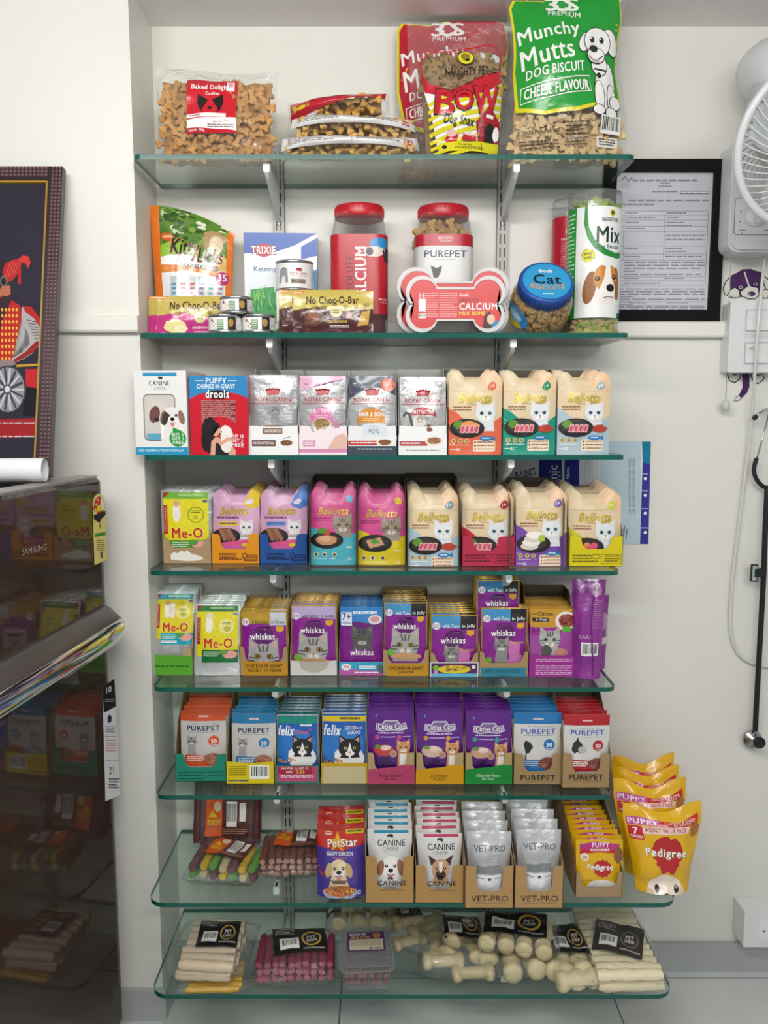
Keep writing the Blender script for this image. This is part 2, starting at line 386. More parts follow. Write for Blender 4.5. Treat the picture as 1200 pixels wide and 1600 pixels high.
            s.blob(x, y, rx * .62, ry * .6, c('c9946c'), 3, .12); s.blob(x - rx * .1, y - ry * .15, rx * .4, ry * .35, c('dcae88'), 8, .2)
            s.blob(x, y - ry * .9, rx * .25, ry * .35, c('cf3b2c'), 2, .1); s.blob(x - rx * .25, y - ry * 1.1, rx * .3, ry * .35, c('4f8a2c'), 9, .4)
        elif kind == 'pate':
            s.poly([(x - rx * .55, y - ry * .3), (x + rx * .3, y - ry * .7), (x + rx * .55, y + ry * .15), (x - rx * .3, y + ry * .6)], c('c99a72')); s.blob(x, y - ry * .2, rx * .22, ry * .28, c('4f9a30'), 5, .3)
        elif kind == 'sticks':
            for i in range(3): s.stroke([(x - rx * .45 + i * rx * .28, y - ry * .95), (x - rx * .05 + i * rx * .32, y + ry * .5)], rx * .26, c('8a5a44' if i % 2 else '9d6c52'))
        return s
    def kibble(s, x, y, rx, ry, cols, n=26, seed=2):
        R = random.Random(seed)
        for i in range(n):
            t = R.uniform(0, 2 * pi); q = sqrt(R.random()); s.it.append(None)
            s.it.pop(); s.ell(x + rx * q * cos(t), y + ry * q * sin(t), rx * .16, ry * .2, c(R.choice(cols)), R.uniform(0, 180), 7)
        return s

def emit(acc, art, mp, ul, vl, eps, hmax=None, mat=0, umax=100, umin=0):
    for vs, fs, col, bb, lay, tx in art.it:
        if hmax is not None and (bb[2] >= hmax or bb[0] >= umax or bb[1] <= umin): continue
        clip = hmax is not None and (bb[3] > hmax or bb[2] < 0 or bb[0] < umin or bb[1] > umax)
        if tx and not clip and not (ul and bb[3] - bb[2] > 6):
            acc.add([mp(u, v, eps * lay) for u, v in vs], fs, col, mat); continue
        bm = bmesh.new(); bv = [bm.verts.new((u, v, 0)) for u, v in vs]
        for f in fs:
            try: bm.faces.new([bv[i] for i in f])
            except ValueError: pass
        bmesh.ops.triangulate(bm, faces=bm.faces[:])
        def cut(co, no, clear=False):
            bmesh.ops.bisect_plane(bm, geom=bm.verts[:] + bm.edges[:] + bm.faces[:], plane_co=co, plane_no=no, clear_outer=clear, dist=1e-5)
        if clip:
            cut((umax, 0, 0), (1, 0, 0), True); cut((umin, 0, 0), (-1, 0, 0), True); cut((0, hmax, 0), (0, 1, 0), True); cut((0, 0, 0), (0, -1, 0), True)
        if True:
            for q in ul:
                if bb[0] + .5 < q < bb[1] - .5: cut((q, 0, 0), (1, 0, 0))
            for q in vl:
                if bb[2] + .5 < q < bb[3] - .5: cut((0, q, 0), (0, 1, 0))
        bm.verts.index_update()
        acc.add([mp(v.co.x, v.co.y, eps * lay) for v in bm.verts], [[v.index for v in f.verts] for f in bm.faces], col, mat, not tx)
        bm.free()
EPS = 0.00009

def flat_art(acc, art, W, origin=(0, 0, 0), ux=(1, 0, 0), vx=(0, 0, -1), nx=(0, -1, 0), hmax=None, mat=0, eps=EPS, umax=100):
    """artwork on a flat face; origin is the face's top left corner, W its width"""
    o, ux, vx, nx = Vector(origin), Vector(ux), Vector(vx), Vector(nx); k = W / 100
    emit(acc, art, lambda u, v, d: o + ux * (u * k) + vx * (v * k) + nx * d, [], [], eps, hmax, mat, umax)
def cyl_art(acc, art, R, ztop, span, W, cx=0, cy=0, hmax=None, mat=0, ul=None, sq=0, asp=1.0, rf=None, umax=100, umin=-45):
    """artwork wrapped on a round face; W = width in metres of 100 units along the arc"""
    k = W / 100
    def mp(u, v, d):
        th = (u - 50) * k / R; t = th - pi / 2; q = 1.0
        if sq: q = 1.0 / (abs(cos(t)) ** (2 + sq) + abs(sin(t)) ** (2 + sq)) ** (1 / (2 + sq))
        rr = (rf(ztop - v * k) if rf else R) * q + d
        return (cx + rr * cos(t), cy + rr * sin(t) * asp, ztop - v * k)
    emit(acc, art, mp, ul or [i * 5 for i in range(21)], [i * 20 for i in range(12)], 0.0002, hmax, mat, umax, umin)
# ================================================================== the room
YB, YP, XP = 1.780, 1.624, -0.468           # back wall, pillar front, pillar side
ZS = 2.048                                  # underside of the soffit
def slab(name, x0, x1, y0, y1, z0, z1, mat, col='ffffff'):
    a = Acc(); a.box(x0, x1, y0, y1, z0, z1, c(col)); return struct(a.obj(name, mat))
slab('floor', -2.2, 2.6, -2.2, 1.95, -0.05, 0.0, 'floor')
slab('wall_back', XP, 2.6, YB, YB + 0.12, 0.0, ZS, 'wall')
slab('wall_left', -2.2, XP, YP, YB + 0.12, 0.0, ZS, 'wall')
slab('ceiling', -2.2, 2.6, -2.2, 1.95, ZS, ZS + 0.1, 'soffit')
# skirting tiles
zk = P(1100, 1470, YB).z
slab('baseboard_back', XP, 2.6, YB - 0.010, YB, 0.0, zk, 'skirt')
slab('baseboard_left', -2.2, XP, YP - 0.010, YP, 0.0, zk, 'skirt')
slab('baseboard_pillar', XP, XP + 0.008, YP - 0.010, YB - 0.010, 0.0, zk, 'skirt')
# casing strips along the walls
za, zb = P(1000, 503, YB).z, P(1000, 528, YB).z
a = Acc(); a.prism([(YB, zb), (YB - 0.016, zb), (YB - 0.019, zb + 0.004), (YB - 0.019, za - 0.003), (YB - 0.016, za), (YB, za)], XP, 2.6, c('ffffff'), 0, 'x'); struct(a.obj('trim_1', 'trim'))
za, zb = P(150, 494, YP).z, P(150, 520, YP).z
a = Acc(); a.prism([(YP, zb), (YP - 0.014, zb), (YP - 0.017, zb + 0.004), (YP - 0.017, za - 0.003), (YP - 0.014, za), (YP, za)], -2.2, XP + 0.001, c('ffffff'), 0, 'x'); struct(a.obj('trim_2', 'trim'))

# ------------------------------------------------------------------ glass shelves on slotted uprights
YF, YF2 = 1.577, 1.495
TG = 0.009
SH = {}
ynames = ['highest', 'second highest', 'third', 'fourth', 'fifth', 'sixth', 'second lowest', 'lowest']
shown = ['holding large biscuit bags', 'holding jars, tubs and cans', 'with cartons of food pouches and cream pouch rows',
         'with pink and cream pouch rows', 'with purple and yellow pouch trays', 'with purple, blue and red pouch trays',
         'with kraft trays and a yellow bag', 'holding packs of rawhide chews']
for i, yp in enumerate((241, 520, 711, 892, 1074, 1243, 1411, 1554)):
    low = i >= 6; yf = YF2 if low else YF
    z = P(600, yp, yf).z; x0, x1 = (-0.457, 0.457) if not low else (-0.457, 0.567)
    SH[i + 1] = z; r = 0.014 if i < 3 else (0.022 if not low else 0.035)
    pts = []
    for (cx, cy, t0) in ((x1 - r, yf + r, -90), (x0 + r, yf + r, 180)):
        arc = [(cx + r * cos(radians(t0 + 90 * k / 6)), cy + r * sin(radians(t0 + 90 * k / 6))) for k in range(7)]
        pts += arc if t0 == -90 else []
        if t0 == 180: left = arc
    pts = left + pts + [(x1, YB - 0.004), (x0, YB - 0.004)]
    a = Acc(); a.prism(pts, z - TG, z, c('ffffff'), 1, 'z', False, 0)
    tag(a.obj('glass_shelf', ['glass', 'glass_edge']), f'green-edged glass shelf, {ynames[i]} of the eight, {shown[i]}', 'shelf', 'glass shelves on the wall uprights')
def upright(px, lab):
    x = P(px, 380, YB - 0.01).x; a = Acc(); hw = 0.0115; y1, y0 = YB, YB - 0.012
    z0, z1 = 0.02, SH[1] + 0.075
    a.box(x - hw, x + hw, y0 + 0.002, y1, z0, z1, c('b4b3ae'))
    a.box(x - hw, x - hw + 0.002, y0, y1, z0, z1, c('b4b3ae')); a.box(x + hw - 0.002, x + hw, y0, y1, z0, z1, c('b4b3ae'))
    z = z0 + 0.01; k = 0
    while z < z1 - 0.03:
        for q in (-0.0045, 0.0045): a.box(x + q - 0.0013, x + q + 0.0013, y0 + 0.0012, y0 + 0.003, z, z + 0.019, c('1c1c1b'))
        z += 0.027; k += 1
    o = a.obj('shelf_upright', 'paint'); tag(o, lab, 'shelf upright', 'slotted uprights on the wall')
    b_ = Acc(); 
    for zz in (z0 + .3, SH[2] + .18, SH[1] - .3): b_.lathe([(0.0036, 0), (0.003, 0.0015), (0.0005, 0.002)], 10, c('d8d8d4'))
    b_ = Acc(); zz = P(px, 350, YB - 0.01).z
    b_.lathe([(0.0038, 0), (0.003, 0.0016), (0.0004, 0.002)], 12, c('e0dfda'))
    b_.xf(Matrix.Translation((x, y0 + 0.002, zz)) @ Matrix.Rotation(pi / 2, 4, 'X')); b_.obj('screw', 'metal', o)
    return x
xu1 = upright(436, 'grey slotted upright behind the blue and white grass box'); xu2 = upright(785, 'grey slotted upright behind the red bone tubs')
for i in range(1, 9):
    low = i >= 7; yf = (YF2 if low else YF)
    for x, side in ((xu1, 'upright behind the grass box'), (xu2, 'upright behind the bone tubs')):
        L = YB - 0.012 - (yf + (0.018 if not low else 0.07)); zt = SH[i] - TG - 0.0008
        prof = [(0, 0), (-L, 0), (-L, -0.017), (-L + 0.012, -0.024), (-0.035, -0.060), (0, -0.066)]
        a = Acc(); a.prism([(YB - 0.010 + p[0], zt + p[1]) for p in prof], x - 0.0032, x + 0.0032, c('e2e3e2'), 0, 'x')
        a.rbox(x - 0.006, x + 0.006, YB - 0.010 - L - 0.002, YB - 0.010 - L + 0.016, zt - 0.016, zt, 0.003, c('f0f1f0'))
        tag(a.obj('shelf_bracket', 'paint'), f'white bracket under the {ynames[i-1]} glass shelf on the {side}', 'bracket', 'white shelf brackets')
# ================================================================== package builders
def pouch_mesh(name, W, H, T, body, art, top=None, side=None, mat='film', bottom=0.0, bulge=0.45, seed=0, wr=0.0007, NU=16, NV=20, back=None, ret=False, pw=3, pv=2.2):
    """sealed film pouch standing on z=0: front at -y. top(u) and side(v) shape the outline (u,v in 0..1, v up)"""
    R = random.Random(seed); ph = [R.uniform(0, 6.28) for _ in range(6)]; hu = H / W * 100
    def base(U, V):
        fu = 1 - abs(2 * U - 1) ** pw
        fv = (1 - abs((V - bulge) / (bulge if V < bulge else 1 - bulge)) ** pv)
        fv = max(fv, bottom * (1 - min(1, V * 3)) if V < .34 else 0)
        t = T / 2 * fu * fv
        e = min(1, 6 * U * (1 - U) * 2) * min(1, 8 * V * (1 - V))
        wv = wr * e * (sin(9 * U + ph[0] + 5 * V) + .7 * sin(17 * V + ph[1] - 4 * U) + .5 * sin(23 * U - 11 * V + ph[2]))
        sx = side(V) if side else 1.0
        zz = V * H
        if top and V > .75: zz = H * (.75 + (V - .75) * (top(U) - .75) / .25)
        return (U - .5) * W * sx, t, wv, zz
    def front(u, v, d):
        x, t, wv, z = base(min(1, max(0, u / 100)), min(1, max(0, 1 - v / hu))); return (x, -t - wv - d, z)
    if W > .13: NU, NV = max(NU, 26), max(NV, 30)
    eps = 2.4 * T / NU ** 2 + .00006
    a = Acc(); col = body
    fr = []; bk = []
    for j in range(NV + 1):
        for i in range(NU + 1):
            x, t, wv, z = base(i / NU, j / NV); fr.append((x, -t - wv, z)); bk.append((x, t - wv + 0.0004, z))
    n = NU + 1; q = [(j * n + i, j * n + i + 1, (j + 1) * n + i + 1, (j + 1) * n + i) for j in range(NV) for i in range(NU)]
    a.add(fr, q, col, 0, True); a.add(bk, [f[::-1] for f in q], back or col, 0, True)
    ul, vl = [100 * i / NU for i in range(1, NU)], [hu * j / NV for j in range(1, NV)]
    if ret:
        pr = Acc(); emit(pr, art, lambda u, v, d: front(u, v, d + .0006), ul, vl, eps, hu); return a.mesh(name, mat), pr, base
    if art: emit(a, art, front, ul, vl, eps, hu)
    return a.mesh(name, mat)

def tray_mesh(name, W, D, hs, hc, hb, col, art, kraft='a98d68', cut=(14, 86), shape='u', side_in=None, hmid=None, gloss='card', inside=None):
    """open display carton: low cut front panel (hs at its ends, hc in the middle), sides rising to a tall back (hb)"""
    a = Acc(); t = 0.0009; k = c(inside or kraft); out = c(col) if isinstance(col, str) else col; x0, x1 = -W / 2, W / 2
    u = lambda q: x0 + W * q / 100
    a_, b_ = cut
    if shape == 'u':
        arc = [(u(b_), hs - .0015), (u(b_ - 2), hs - .005), (u(b_ - 4), hc + .010), (u(b_ - 10), hc + .002), (u(b_ - 14), hc), (u(a_ + 14), hc), (u(a_ + 10), hc + .002), (u(a_ + 4), hc + .010), (u(a_ + 2), hs - .005), (u(a_), hs - .0015)]
    else: arc = [(u(60), hc), (u(40), hc)]
    pts = [(x0, 0), (x1, 0), (x1, hs), (u((b_ + 100) / 2), hs)] + arc + [(u(a_ / 2), hs), (x0, hs)]
    # front panel: outside face with print, inside kraft
    n = len(pts)
    a.add([(p[0], 0, p[1]) for p in pts], [list(range(n))[::-1]], out)
    a.add([(p[0], t, p[1]) for p in pts], [list(range(n))], k)
    a.add([(p[0], y, p[1]) for y in (0, t) for p in pts], [(i, (i + 1) % n, n + (i + 1) % n, n + i) for i in range(n)], k)
    hm = hmid or hs + (hb - hs) * .55
    sp = [(0, 0), (D, 0), (D, hb), (D * .62, hb - .002), (D * .25, hm), (0, hs)]
    for x in (x0, x1 - t):
        a.add([(x, p[0], p[1]) for p in sp], [list(range(6))], out if x == x0 else k); a.add([(x + t, p[0], p[1]) for p in sp], [list(range(6))], k if x == x0 else out)
        a.add([(xx, p[0], p[1]) for xx in (x, x + t) for p in sp], [(i, (i + 1) % 6, 6 + (i + 1) % 6, 6 + i) for i in range(6)], k)
    a.box(x0, x1, D - t, D, 0, hb, k); a.box(x0, x1, 0, D, 0, t, k)
    if art: flat_art(a, art, W, (x0, -0.00005, hs), hmax=hs / W * 100)
    return a.mesh(name, gloss)

ORD = ['front', 'second', 'third', 'fourth', 'fifth', 'sixth', 'seventh', 'eighth', 'ninth', 'tenth', 'eleventh', 'twelfth']
RG = random.Random(11)
def pouch_row(me, loc, n, pitch, desc, where, lean=4, name='food_pouch', cat='food pouch', jit=0.0022, rise=0.0, first=None):
    """one pouch behind another; every pouch is a thing of its own. lean: degrees the tops tip backwards"""
    for i in range(n):
        fl = first if (first is not None and i == 0) else lean
        o = put(me, name, (f'{desc}, frontmost of its row' if i == 0 else f'{desc}, {ORD[i]} from the front'), cat,
                (loc[0] + (RG.uniform(-jit, jit) if i else 0), loc[1] + i * pitch, loc[2] + i * rise + (RG.uniform(0, .003) if rise and i else 0) + 0.0002), (-radians(fl), RG.uniform(-.012, .012) if i else 0, RG.uniform(-.02, .02) if i else 0), f'{desc} {where}')

# ------------------------------------------------------------------ the prints
WHT, BLK = c('f4f3f0'), c('17161a')
GOLD = c('b79a35', .55)
def ears(d=.10):
    """cat-ear top edge"""
    def f(U):
        e = 0
        for cx, wd in ((.15, .16), (.85, .16)): e = max(e, 1 - (abs(U - cx) / wd) ** 1.6)
        return 1 - d + d * max(0, e)
    return f
def cream_cat(lower, badge, food, btxt='1+', cream='e2cda9'):
    a = Art(); L = c(lower); hi = c('f3e6c4')
    a.poly([(62, 0), (100, 0), (100, 40), (88, 38), (78, 26), (66, 20)], c('e8c29a'))
    a.poly([(0, 69), (12, 75), (30, 90), (48, 100), (66, 101), (84, 94), (100, 83), (100, 190), (0, 190)], L)
    a.stroke([(2, 36), (98, 36)], .8, c('cbb58d'))
    a.ell(81, 26, 8.5, 8.5, c(badge)); a.text(btxt, 77, 22, 85, 30, WHT, .02)
    a.text('Bellotta', 19, 41, 80, 58, c('6b5a20'), .05, .35); a.text('Bellotta', 18.5, 40.5, 79.5, 57.5, c('cdb23c', .3), .03, .35); a.stroke([(34, 60), (55, 61), (74, 58)], 1.6, c('b79a35'))
    a.lines(8, 65, 42, 75, 2, c('8f5a3c'))
    a.cat(69, 78, 19, 'dfe4e6', '2a3438', '4d7b8a', None, 'e6d6d2', body=1.75)
    a.plate(34, 106, 33, 18, food)
    if food == 'tuna' and lower != 'c2283c': a.blob(80, 108, 14, 7, c('b8412f'), 6, .25)
    for u, k in ((9, 'a8873a'), (22, 'a8873a'), (34, 'a8873a')): a.ell(u, 130, 4.6, 4.6, c('d9c790')); a.ell(u, 130, 3, 3, c(k))
    a.lines(5, 137, 40, 140, 1, c('efe8d8'))
    a.rrect(46, 128, 88, 150, 3, c('f0dcc0'))
    for k in range(3): a.ell(50, 132.5 + k * 6.5, 1.8, 1.8, c('7a4030')); a.lines(54, 131 + k * 6.5, 86, 134.5 + k * 6.5, 1, c('8d5b49'), .6, k)
    a.ell(70, 125, 12, 4.5, c('1d7fc0')); a.poly([(80, 125), (87, 120), (87, 130)], c('1d7fc0')); a.lines(63, 123.5, 77, 126.5, 1, WHT, .7)
    a.text('85', 14, 144, 21, 149, WHT, .03); a.lines(3, 145, 13, 148, 1, c('efe8d8'))
    return a
def pink_snack(badge, pink='d9a5c8'):
    a = Art()
    a.poly([(64, 24), (72, 8), (84, 0), (100, 0), (100, 36), (86, 42), (72, 38)], c(badge)); a.blob(80, 25, 8, 6, c('e2d6ee'), 3, .2)
    a.stroke([(2, 34), (98, 34)], .8, c('c58fb4'))
    a.text('Bellotta', 16, 38, 75, 55, c('7a6a20'), .05, .35); a.text('Bellotta', 15.5, 37.5, 74.5, 54.5, c('c9ac35', .3), .03, .35)
    a.lines(9, 58, 56, 64, 1, c('7c3f70'), .8)
    a.rrect(12, 69, 55, 79, 3, c('dcbf2a') if badge == 'e2c000' else c('5d93cf')); a.lines(15, 72, 52, 77, 1, c('5b3f6a'), .6)
    a.cat(73, 82, 15, 'e3e2e4', '39393d', '6a6a58', None, 'd8c4c8', body=1.7)
    a.plate(29, 101, 31, 18, 'sticks'); a.poly([(8, 116), (100, 105), (100, 190), (8, 190)], c('d8528c')); a.ell(70, 120, 9, 4, c('e2c000')); a.lines(62, 98, 80, 104, 2, c('8d6a2c'))
    a.poly([(0, 120), (100, 124), (100, 190), (0, 190)], c('c25fa0'))
    return a
def pink_pouch(lower, badge, food):
    a = Art()
    a.poly([(0, 80), (16, 84), (34, 94), (58, 100), (82, 98), (100, 92), (100, 190), (0, 190)], c(lower))
    a.stroke([(2, 34), (98, 34)], .8, c('b83372'))
    a.blob(86, 22, 7, 5.5, c(badge), 2, .1)
    for k in (-6, -2, 2, 6): a.ell(86 + k, 15, 2, 2.6, c(badge))
    a.text('Bellotta', 20, 39, 84, 55, c('7a5a20'), .05, .35); a.text('Bellotta', 19.5, 38.5, 83.5, 54.5, c('d0ab4a', .3), .03, .35)
    a.lines(9, 61, 48, 69, 2, c('8a2458'))
    a.cat(72, 76, 21, '9a9082', '3a352f', 'b08a40', '5d5348', 'b08f84', 'cfc8bc', 1.3)
    a.plate(38, 108, 35, 18, food)
    for u in (15, 33, 54): a.ell(u, 139, 5, 5, c('efe6d0')); a.ell(u, 139, 3.4, 3.4, c('5c4a3c'))
    a.lines(8, 147, 62, 150, 1, WHT); a.lines(80, 122, 92, 128, 1, c('f6e9c0')); a.text('70', 82, 146, 90, 151, WHT, .02)
    return a
def meo(kind):
    a = Art(); P_ = {'chick': ('6fb02c', 'e3d817'), 'tuna': ('1f98a8', 'e0d21e'), 'green': ('1d7a2d', 'dfd414')}[kind]
    a.rect(5, 4, 95, 114, c(P_[1])); a.rect(5, 4, 95, 17, c(P_[0])); a.lines(34, 7, 86, 13, 2, c('d6e9b0'), .5)
    a.rect(5, 30, 13, 88, c('b3202a')); a.lines(7, 34, 11, 84, 12, c('f0d8c8'), .3)
    a.poly([(5, 4), (18, 4), (5, 16)], c('a03226')); a.rect(84, 19, 93, 24, c('33509a'))
    a.blob(32, 44, 8, 20, c('efe9df'), 5, .1); a.blob(32, 26, 6.5, 6.5, c('d9a26a' if kind != 'green' else 'e6d8c0'), 3, .1)
    if kind == 'tuna': a.blob(44, 48, 8, 16, c('e8dccb'), 8, .1); a.blob(45, 33, 6, 6, c('f1ebe1'), 2, .1)
    if kind == 'chick': a.add([(70 + q * cos(pi / 8 + i * pi / 4), 49 + q * sin(pi / 8 + i * pi / 4)) for q in (17, 15) for i in range(8)], [(i, (i + 1) % 8, 8 + (i + 1) % 8, 8 + i) for i in range(8)], c('7c9a20'))
    else: a.ell(70, 49, 17, 17, c('ece389')); a.blob(72, 54, 8, 6, c('b9c85a'), 3, .2)
    a.lines(60, 40, 80, 46, 2, c('5f7a20')); a.blob(70, 54, 5, 4, c('c8b43a'), 4, .2)
    a.text('Me-O', 21, 74, 84, 97, c('f6efc0'), .09); a.text('Me-O', 22, 75, 83, 96, c('c8201c'), .05)
    a.rect(16, 100, 95, 128, c({'chick': '4c9a2c', 'tuna': '17a6bd', 'green': '136c34'}[kind])); a.lines(20, 104, 55, 116, 3, c('dff0d8'), .45)
    a.blob(78, 110, 16, 9, c('e5a39a'), 3, .15); a.blob(64, 105, 8, 5, c('5a9a35'), 6, .3)
    if kind == 'tuna': a.rect(18, 118, 56, 124, WHT); a.lines(20, 119, 52, 123, 1, c('3a7f8c'))
    return a
def whis(band, txt, kind='adult', right=None, tcol='3a2f28', main='861a8c'):
    a = Art(); G = c('c8a04a', .75)
    a.rect(3, 0, 97, 33, c(band))
    a.poly([(3, 31), (30, 27), (97, 31), (97, 190), (3, 190)], c(main))
    if right: a.rect(63, 3, 97, 31, c(right))
    a.ell(12, 24, 8, 8, c('e6dce8')); a.text('1+' if kind == 'adult' else '2-12', 7, 20, 17, 28, c('5a2a70'), .02)
    w1 = txt.split(' in ')[0]
    a.text(w1, 26, 20, 60, 28, c(tcol if not right else 'e8eef0' if right == '10100f' else tcol), .02)
    a.text('in ' + txt.split(' in ')[1], 66, 20, 94, 29, c('f2f2f2' if right == '10100f' else '3a2f28'), .02)
    a.poly([(76, 33), (92, 33), (92, 42), (84, 46), (76, 42)], c('d9a81c'))
    a.poly([(30, 45), (36, 34), (42, 45), (58, 45), (64, 34), (70, 45), (68, 66), (50, 72), (32, 66)], c('5b1263'))
    a.text('whiskas', 21, 48, 73, 61, WHT, .045)
    if kind == 'adult':
        a.cat(49, 98, 33, 'a9a7a4', '2d2b28', 'a8862a', '55524e', 'c9a8a0', 'd9d6d1', 1.2)
        a.blob(50, 125, 36, 8, c('c99a68'), 5, .08); a.ell(15, 116, 8, 8, c('6ab52c'))
    else:
        a.poly([(60, 70), (82, 78), (84, 92), (72, 98), (92, 112), (80, 128), (50, 126), (62, 110), (58, 96)], c('c96fb0'))
        a.text('Junior', 62, 72, 92, 80, c('d7b62a'), .04, .2)
        a.cat(44, 82, 16, '8f8c88', '25231f', '7a90a0', '4a4744', 'b09a94', 'd6d3ce', 2.4); a.ell(16, 116, 8, 8, c('6ab52c'))
    for x in (0, 97): a.rect(x, 0, x + 3, 190, G)
    a.rect(0, 0, 100, 3, G)
    return a
def whis7():
    a = Art(); a.rect(0, 0, 100, 190, c('7a1683')); a.rect(0, 0, 100, 38, c('2f7fc0'))
    a.poly([(0, 38), (40, 34), (100, 44), (100, 54), (0, 50)], c('6a1274')); a.rect(3, 12, 28, 44, c('dfe8f2')); a.text('7+', 6, 14, 25, 32, c('3c2a6a'), .03); a.lines(6, 35, 25, 41, 2, c('3c2a6a'))
    a.lines(30, 10, 86, 18, 1, c('d8e8f4'), .8); a.ell(82, 30, 16, 11, c('e2dfe6')); a.blob(82, 29, 11, 7, c('d69aa0'), 4, .12)
    a.cat(52, 72, 26, '5a585a', '1b1a1c', '8fa060', '2f2e30', '7a6a70', 'a8a6a8', 1.1)
    a.text('whiskas', 24, 100, 78, 114, WHT, .045)
    return a
def felx(kind):
    a = Art(); a.rect(2, 4, 98, 190, c('1f57a8')); a.rect(2, 4, 98, 190, c('1d5bb0'))
    a.blob(45, 75, 50, 40, c('2a78c8'), 3, .06)
    if kind == 'teal': a.rect(2, 5, 98, 22, c('128a78')); a.lines(56, 24, 84, 30, 1, WHT, .7); a.text('kitten', 44, 37, 76, 47, c('e05a70'), .05); a.text('+', 77, 32, 84, 40, c('e05a70'), .04)
    else: a.rect(2, 8, 98, 20, c('e0bf1a')); a.lines(40, 11, 84, 17, 1, c('3a3a2a'), .7); a.text('GOOD', 51, 30, 76, 39, WHT, .03); a.text('as it', 78, 31, 90, 37, WHT, .02); a.text('LOOKS', 58, 41, 86, 49, WHT, .03)
    a.text('felix', 4, 27, 42, 51, WHT, .06, .25)
    # a plain black and white house cat
    a.blob(60, 104, 34, 30, c('f1f0ee'), 5, .05); a.blob(40, 104, 12, 12, c('f5f4f1'), 8, .06)
    a.cat(62, 80, 25, '1c1b1d', '050505', 'c9cf5a', None, 'c79a94', 'f6f4f0', .9); a.poly([(62, 66), (55, 92), (62, 104), (69, 92)], c('f3f1ee'))
    a.poly([(58, 87), (66, 87), (62, 92)], c('d48a84'))
    a.kibble(24, 112, 20, 8, ('b5793c', '8f5a2a', 'c99555'), 22)
    a.rect(0, 0, 100, 4, c('c4c8cc', .8)); a.rect(0, 0, 2.4, 190, c('b4b8bc', .8)); a.rect(97.6, 0, 100, 190, c('b4b8bc', .8))
    return a
def purep(top, kind):
    a = Art(); T_ = c(top); a.rect(0, 0, 100, 23, T_); a.lines(40, 11, 62, 15, 1, c('f0d8cc'), .8)
    a.lines(28, 28, 86, 30, 1, c('8a8f98'), .6); a.text('PUREPET', 15, 33, 87, 44, c('1b2a55') if kind == 'cat' else c('2b4fae'), .05); a.lines(20, 47, 82, 49, 1, c('8a8f98'), .6)
    if kind == 'cat': a.cat(25, 68, 11, 'a5a09a', '332f2b', '6a7a55', '5a5650', 'c8aaa4', 'e4e1dc', 3.0)
    elif kind == 'pup': a.poly([(20, 66), (24, 58), (34, 62), (40, 72), (34, 80), (30, 100), (22, 106), (24, 84)], c('26262a')); a.poly([(26, 86), (44, 80), (52, 84), (40, 100), (26, 108)], c('d6d3d0'))
    else: a.blob(30, 72, 12, 16, c('2a2a2c'), 4, .15); a.blob(40, 76, 9, 8, c('bdb8b2'), 3, .1); a.poly([(24, 60), (30, 48), (34, 62)], c('2a2a2c')); a.blob(30, 94, 8, 12, c('e2dfdb'), 6, .1)
    a.ell(74, 67, 12, 12, T_); a.text('30', 68, 63, 80, 72, WHT, .05); a.lines(68, 75, 80, 77, 1, WHT, .7)
    a.poly([(10, 98), (62, 100), (70, 124), (10, 126)], T_); a.lines(14, 102, 52, 115, 3, WHT, .45)
    a.blob(72, 108, 20, 14, c('a86a50') if kind == 'cat' else c('7d4436'), 4, .06)
    a.kibble(72, 108, 16, 11, ('c08a6a', '8f5540', 'b07a5a') if kind == 'cat' else ('6a3428', '94564a', 'a86c5a'), 18)
    return a
def cuties(icon, meat):
    a = Art(); a.poly([(0, 90), (20, 80), (50, 92), (100, 84), (100, 190), (0, 190)], c('551a78'))
    for k in range(5): a.stroke([(6 + k * 20, 120), (16 + k * 20, 70)], 3, c('5f1d86'))
    a.poly([(16, 48), (18, 34), (30, 36), (36, 28), (64, 28), (70, 36), (82, 33), (86, 47), (70, 52), (50, 50), (30, 53)], c('c9c6cf')); a.poly([(19, 46), (21, 36), (32, 38), (38, 31), (62, 31), (69, 38), (80, 36), (82, 45), (68, 49), (50, 47), (32, 50)], c('7d5c95'))
    a.text('Cuties Cats', 22, 35, 80, 47, c('efe9f2'), .05); a.lines(22, 54, 76, 58, 1, c('d9c8e6'), .7); a.star(18, 18, 4, 1.6, 4, c('4a9a94'))
    for u in (20, 68): a.ell(u, 65, 5, 5, c(icon))
    a.lines(27, 63, 60, 67, 1, c('c9a8dc'), .6); a.lines(75, 63, 92, 67, 1, c('c9a8dc'), .6)
    a.blob(34, 94, 22, 13, c(meat), 3, .08); a.blob(38, 88, 12, 6, c('f0cfc6'), 7, .15); a.blob(22, 86, 7, 4, c('6d9a3c'), 5, .3); a.ell(55, 101, 8, 8, c('c9a08c')); a.ell(55, 101, 5.5, 5.5, c('b5846c'))
    a.text('VITAMINS', 20, 116, 54, 121, c('c9b8d6'), .02); a.blob(36, 132, 24, 22, c('3a1058'), 4, .05)
    a.cat(77, 88, 15, 'd9a066', '4a3420', '8a9a50', 'b87a44', 'e0b8a0', 'f6efe6', 3.2); a.poly([(70, 102), (84, 102), (86, 140), (68, 140)], c('f2eae0'))
    return a
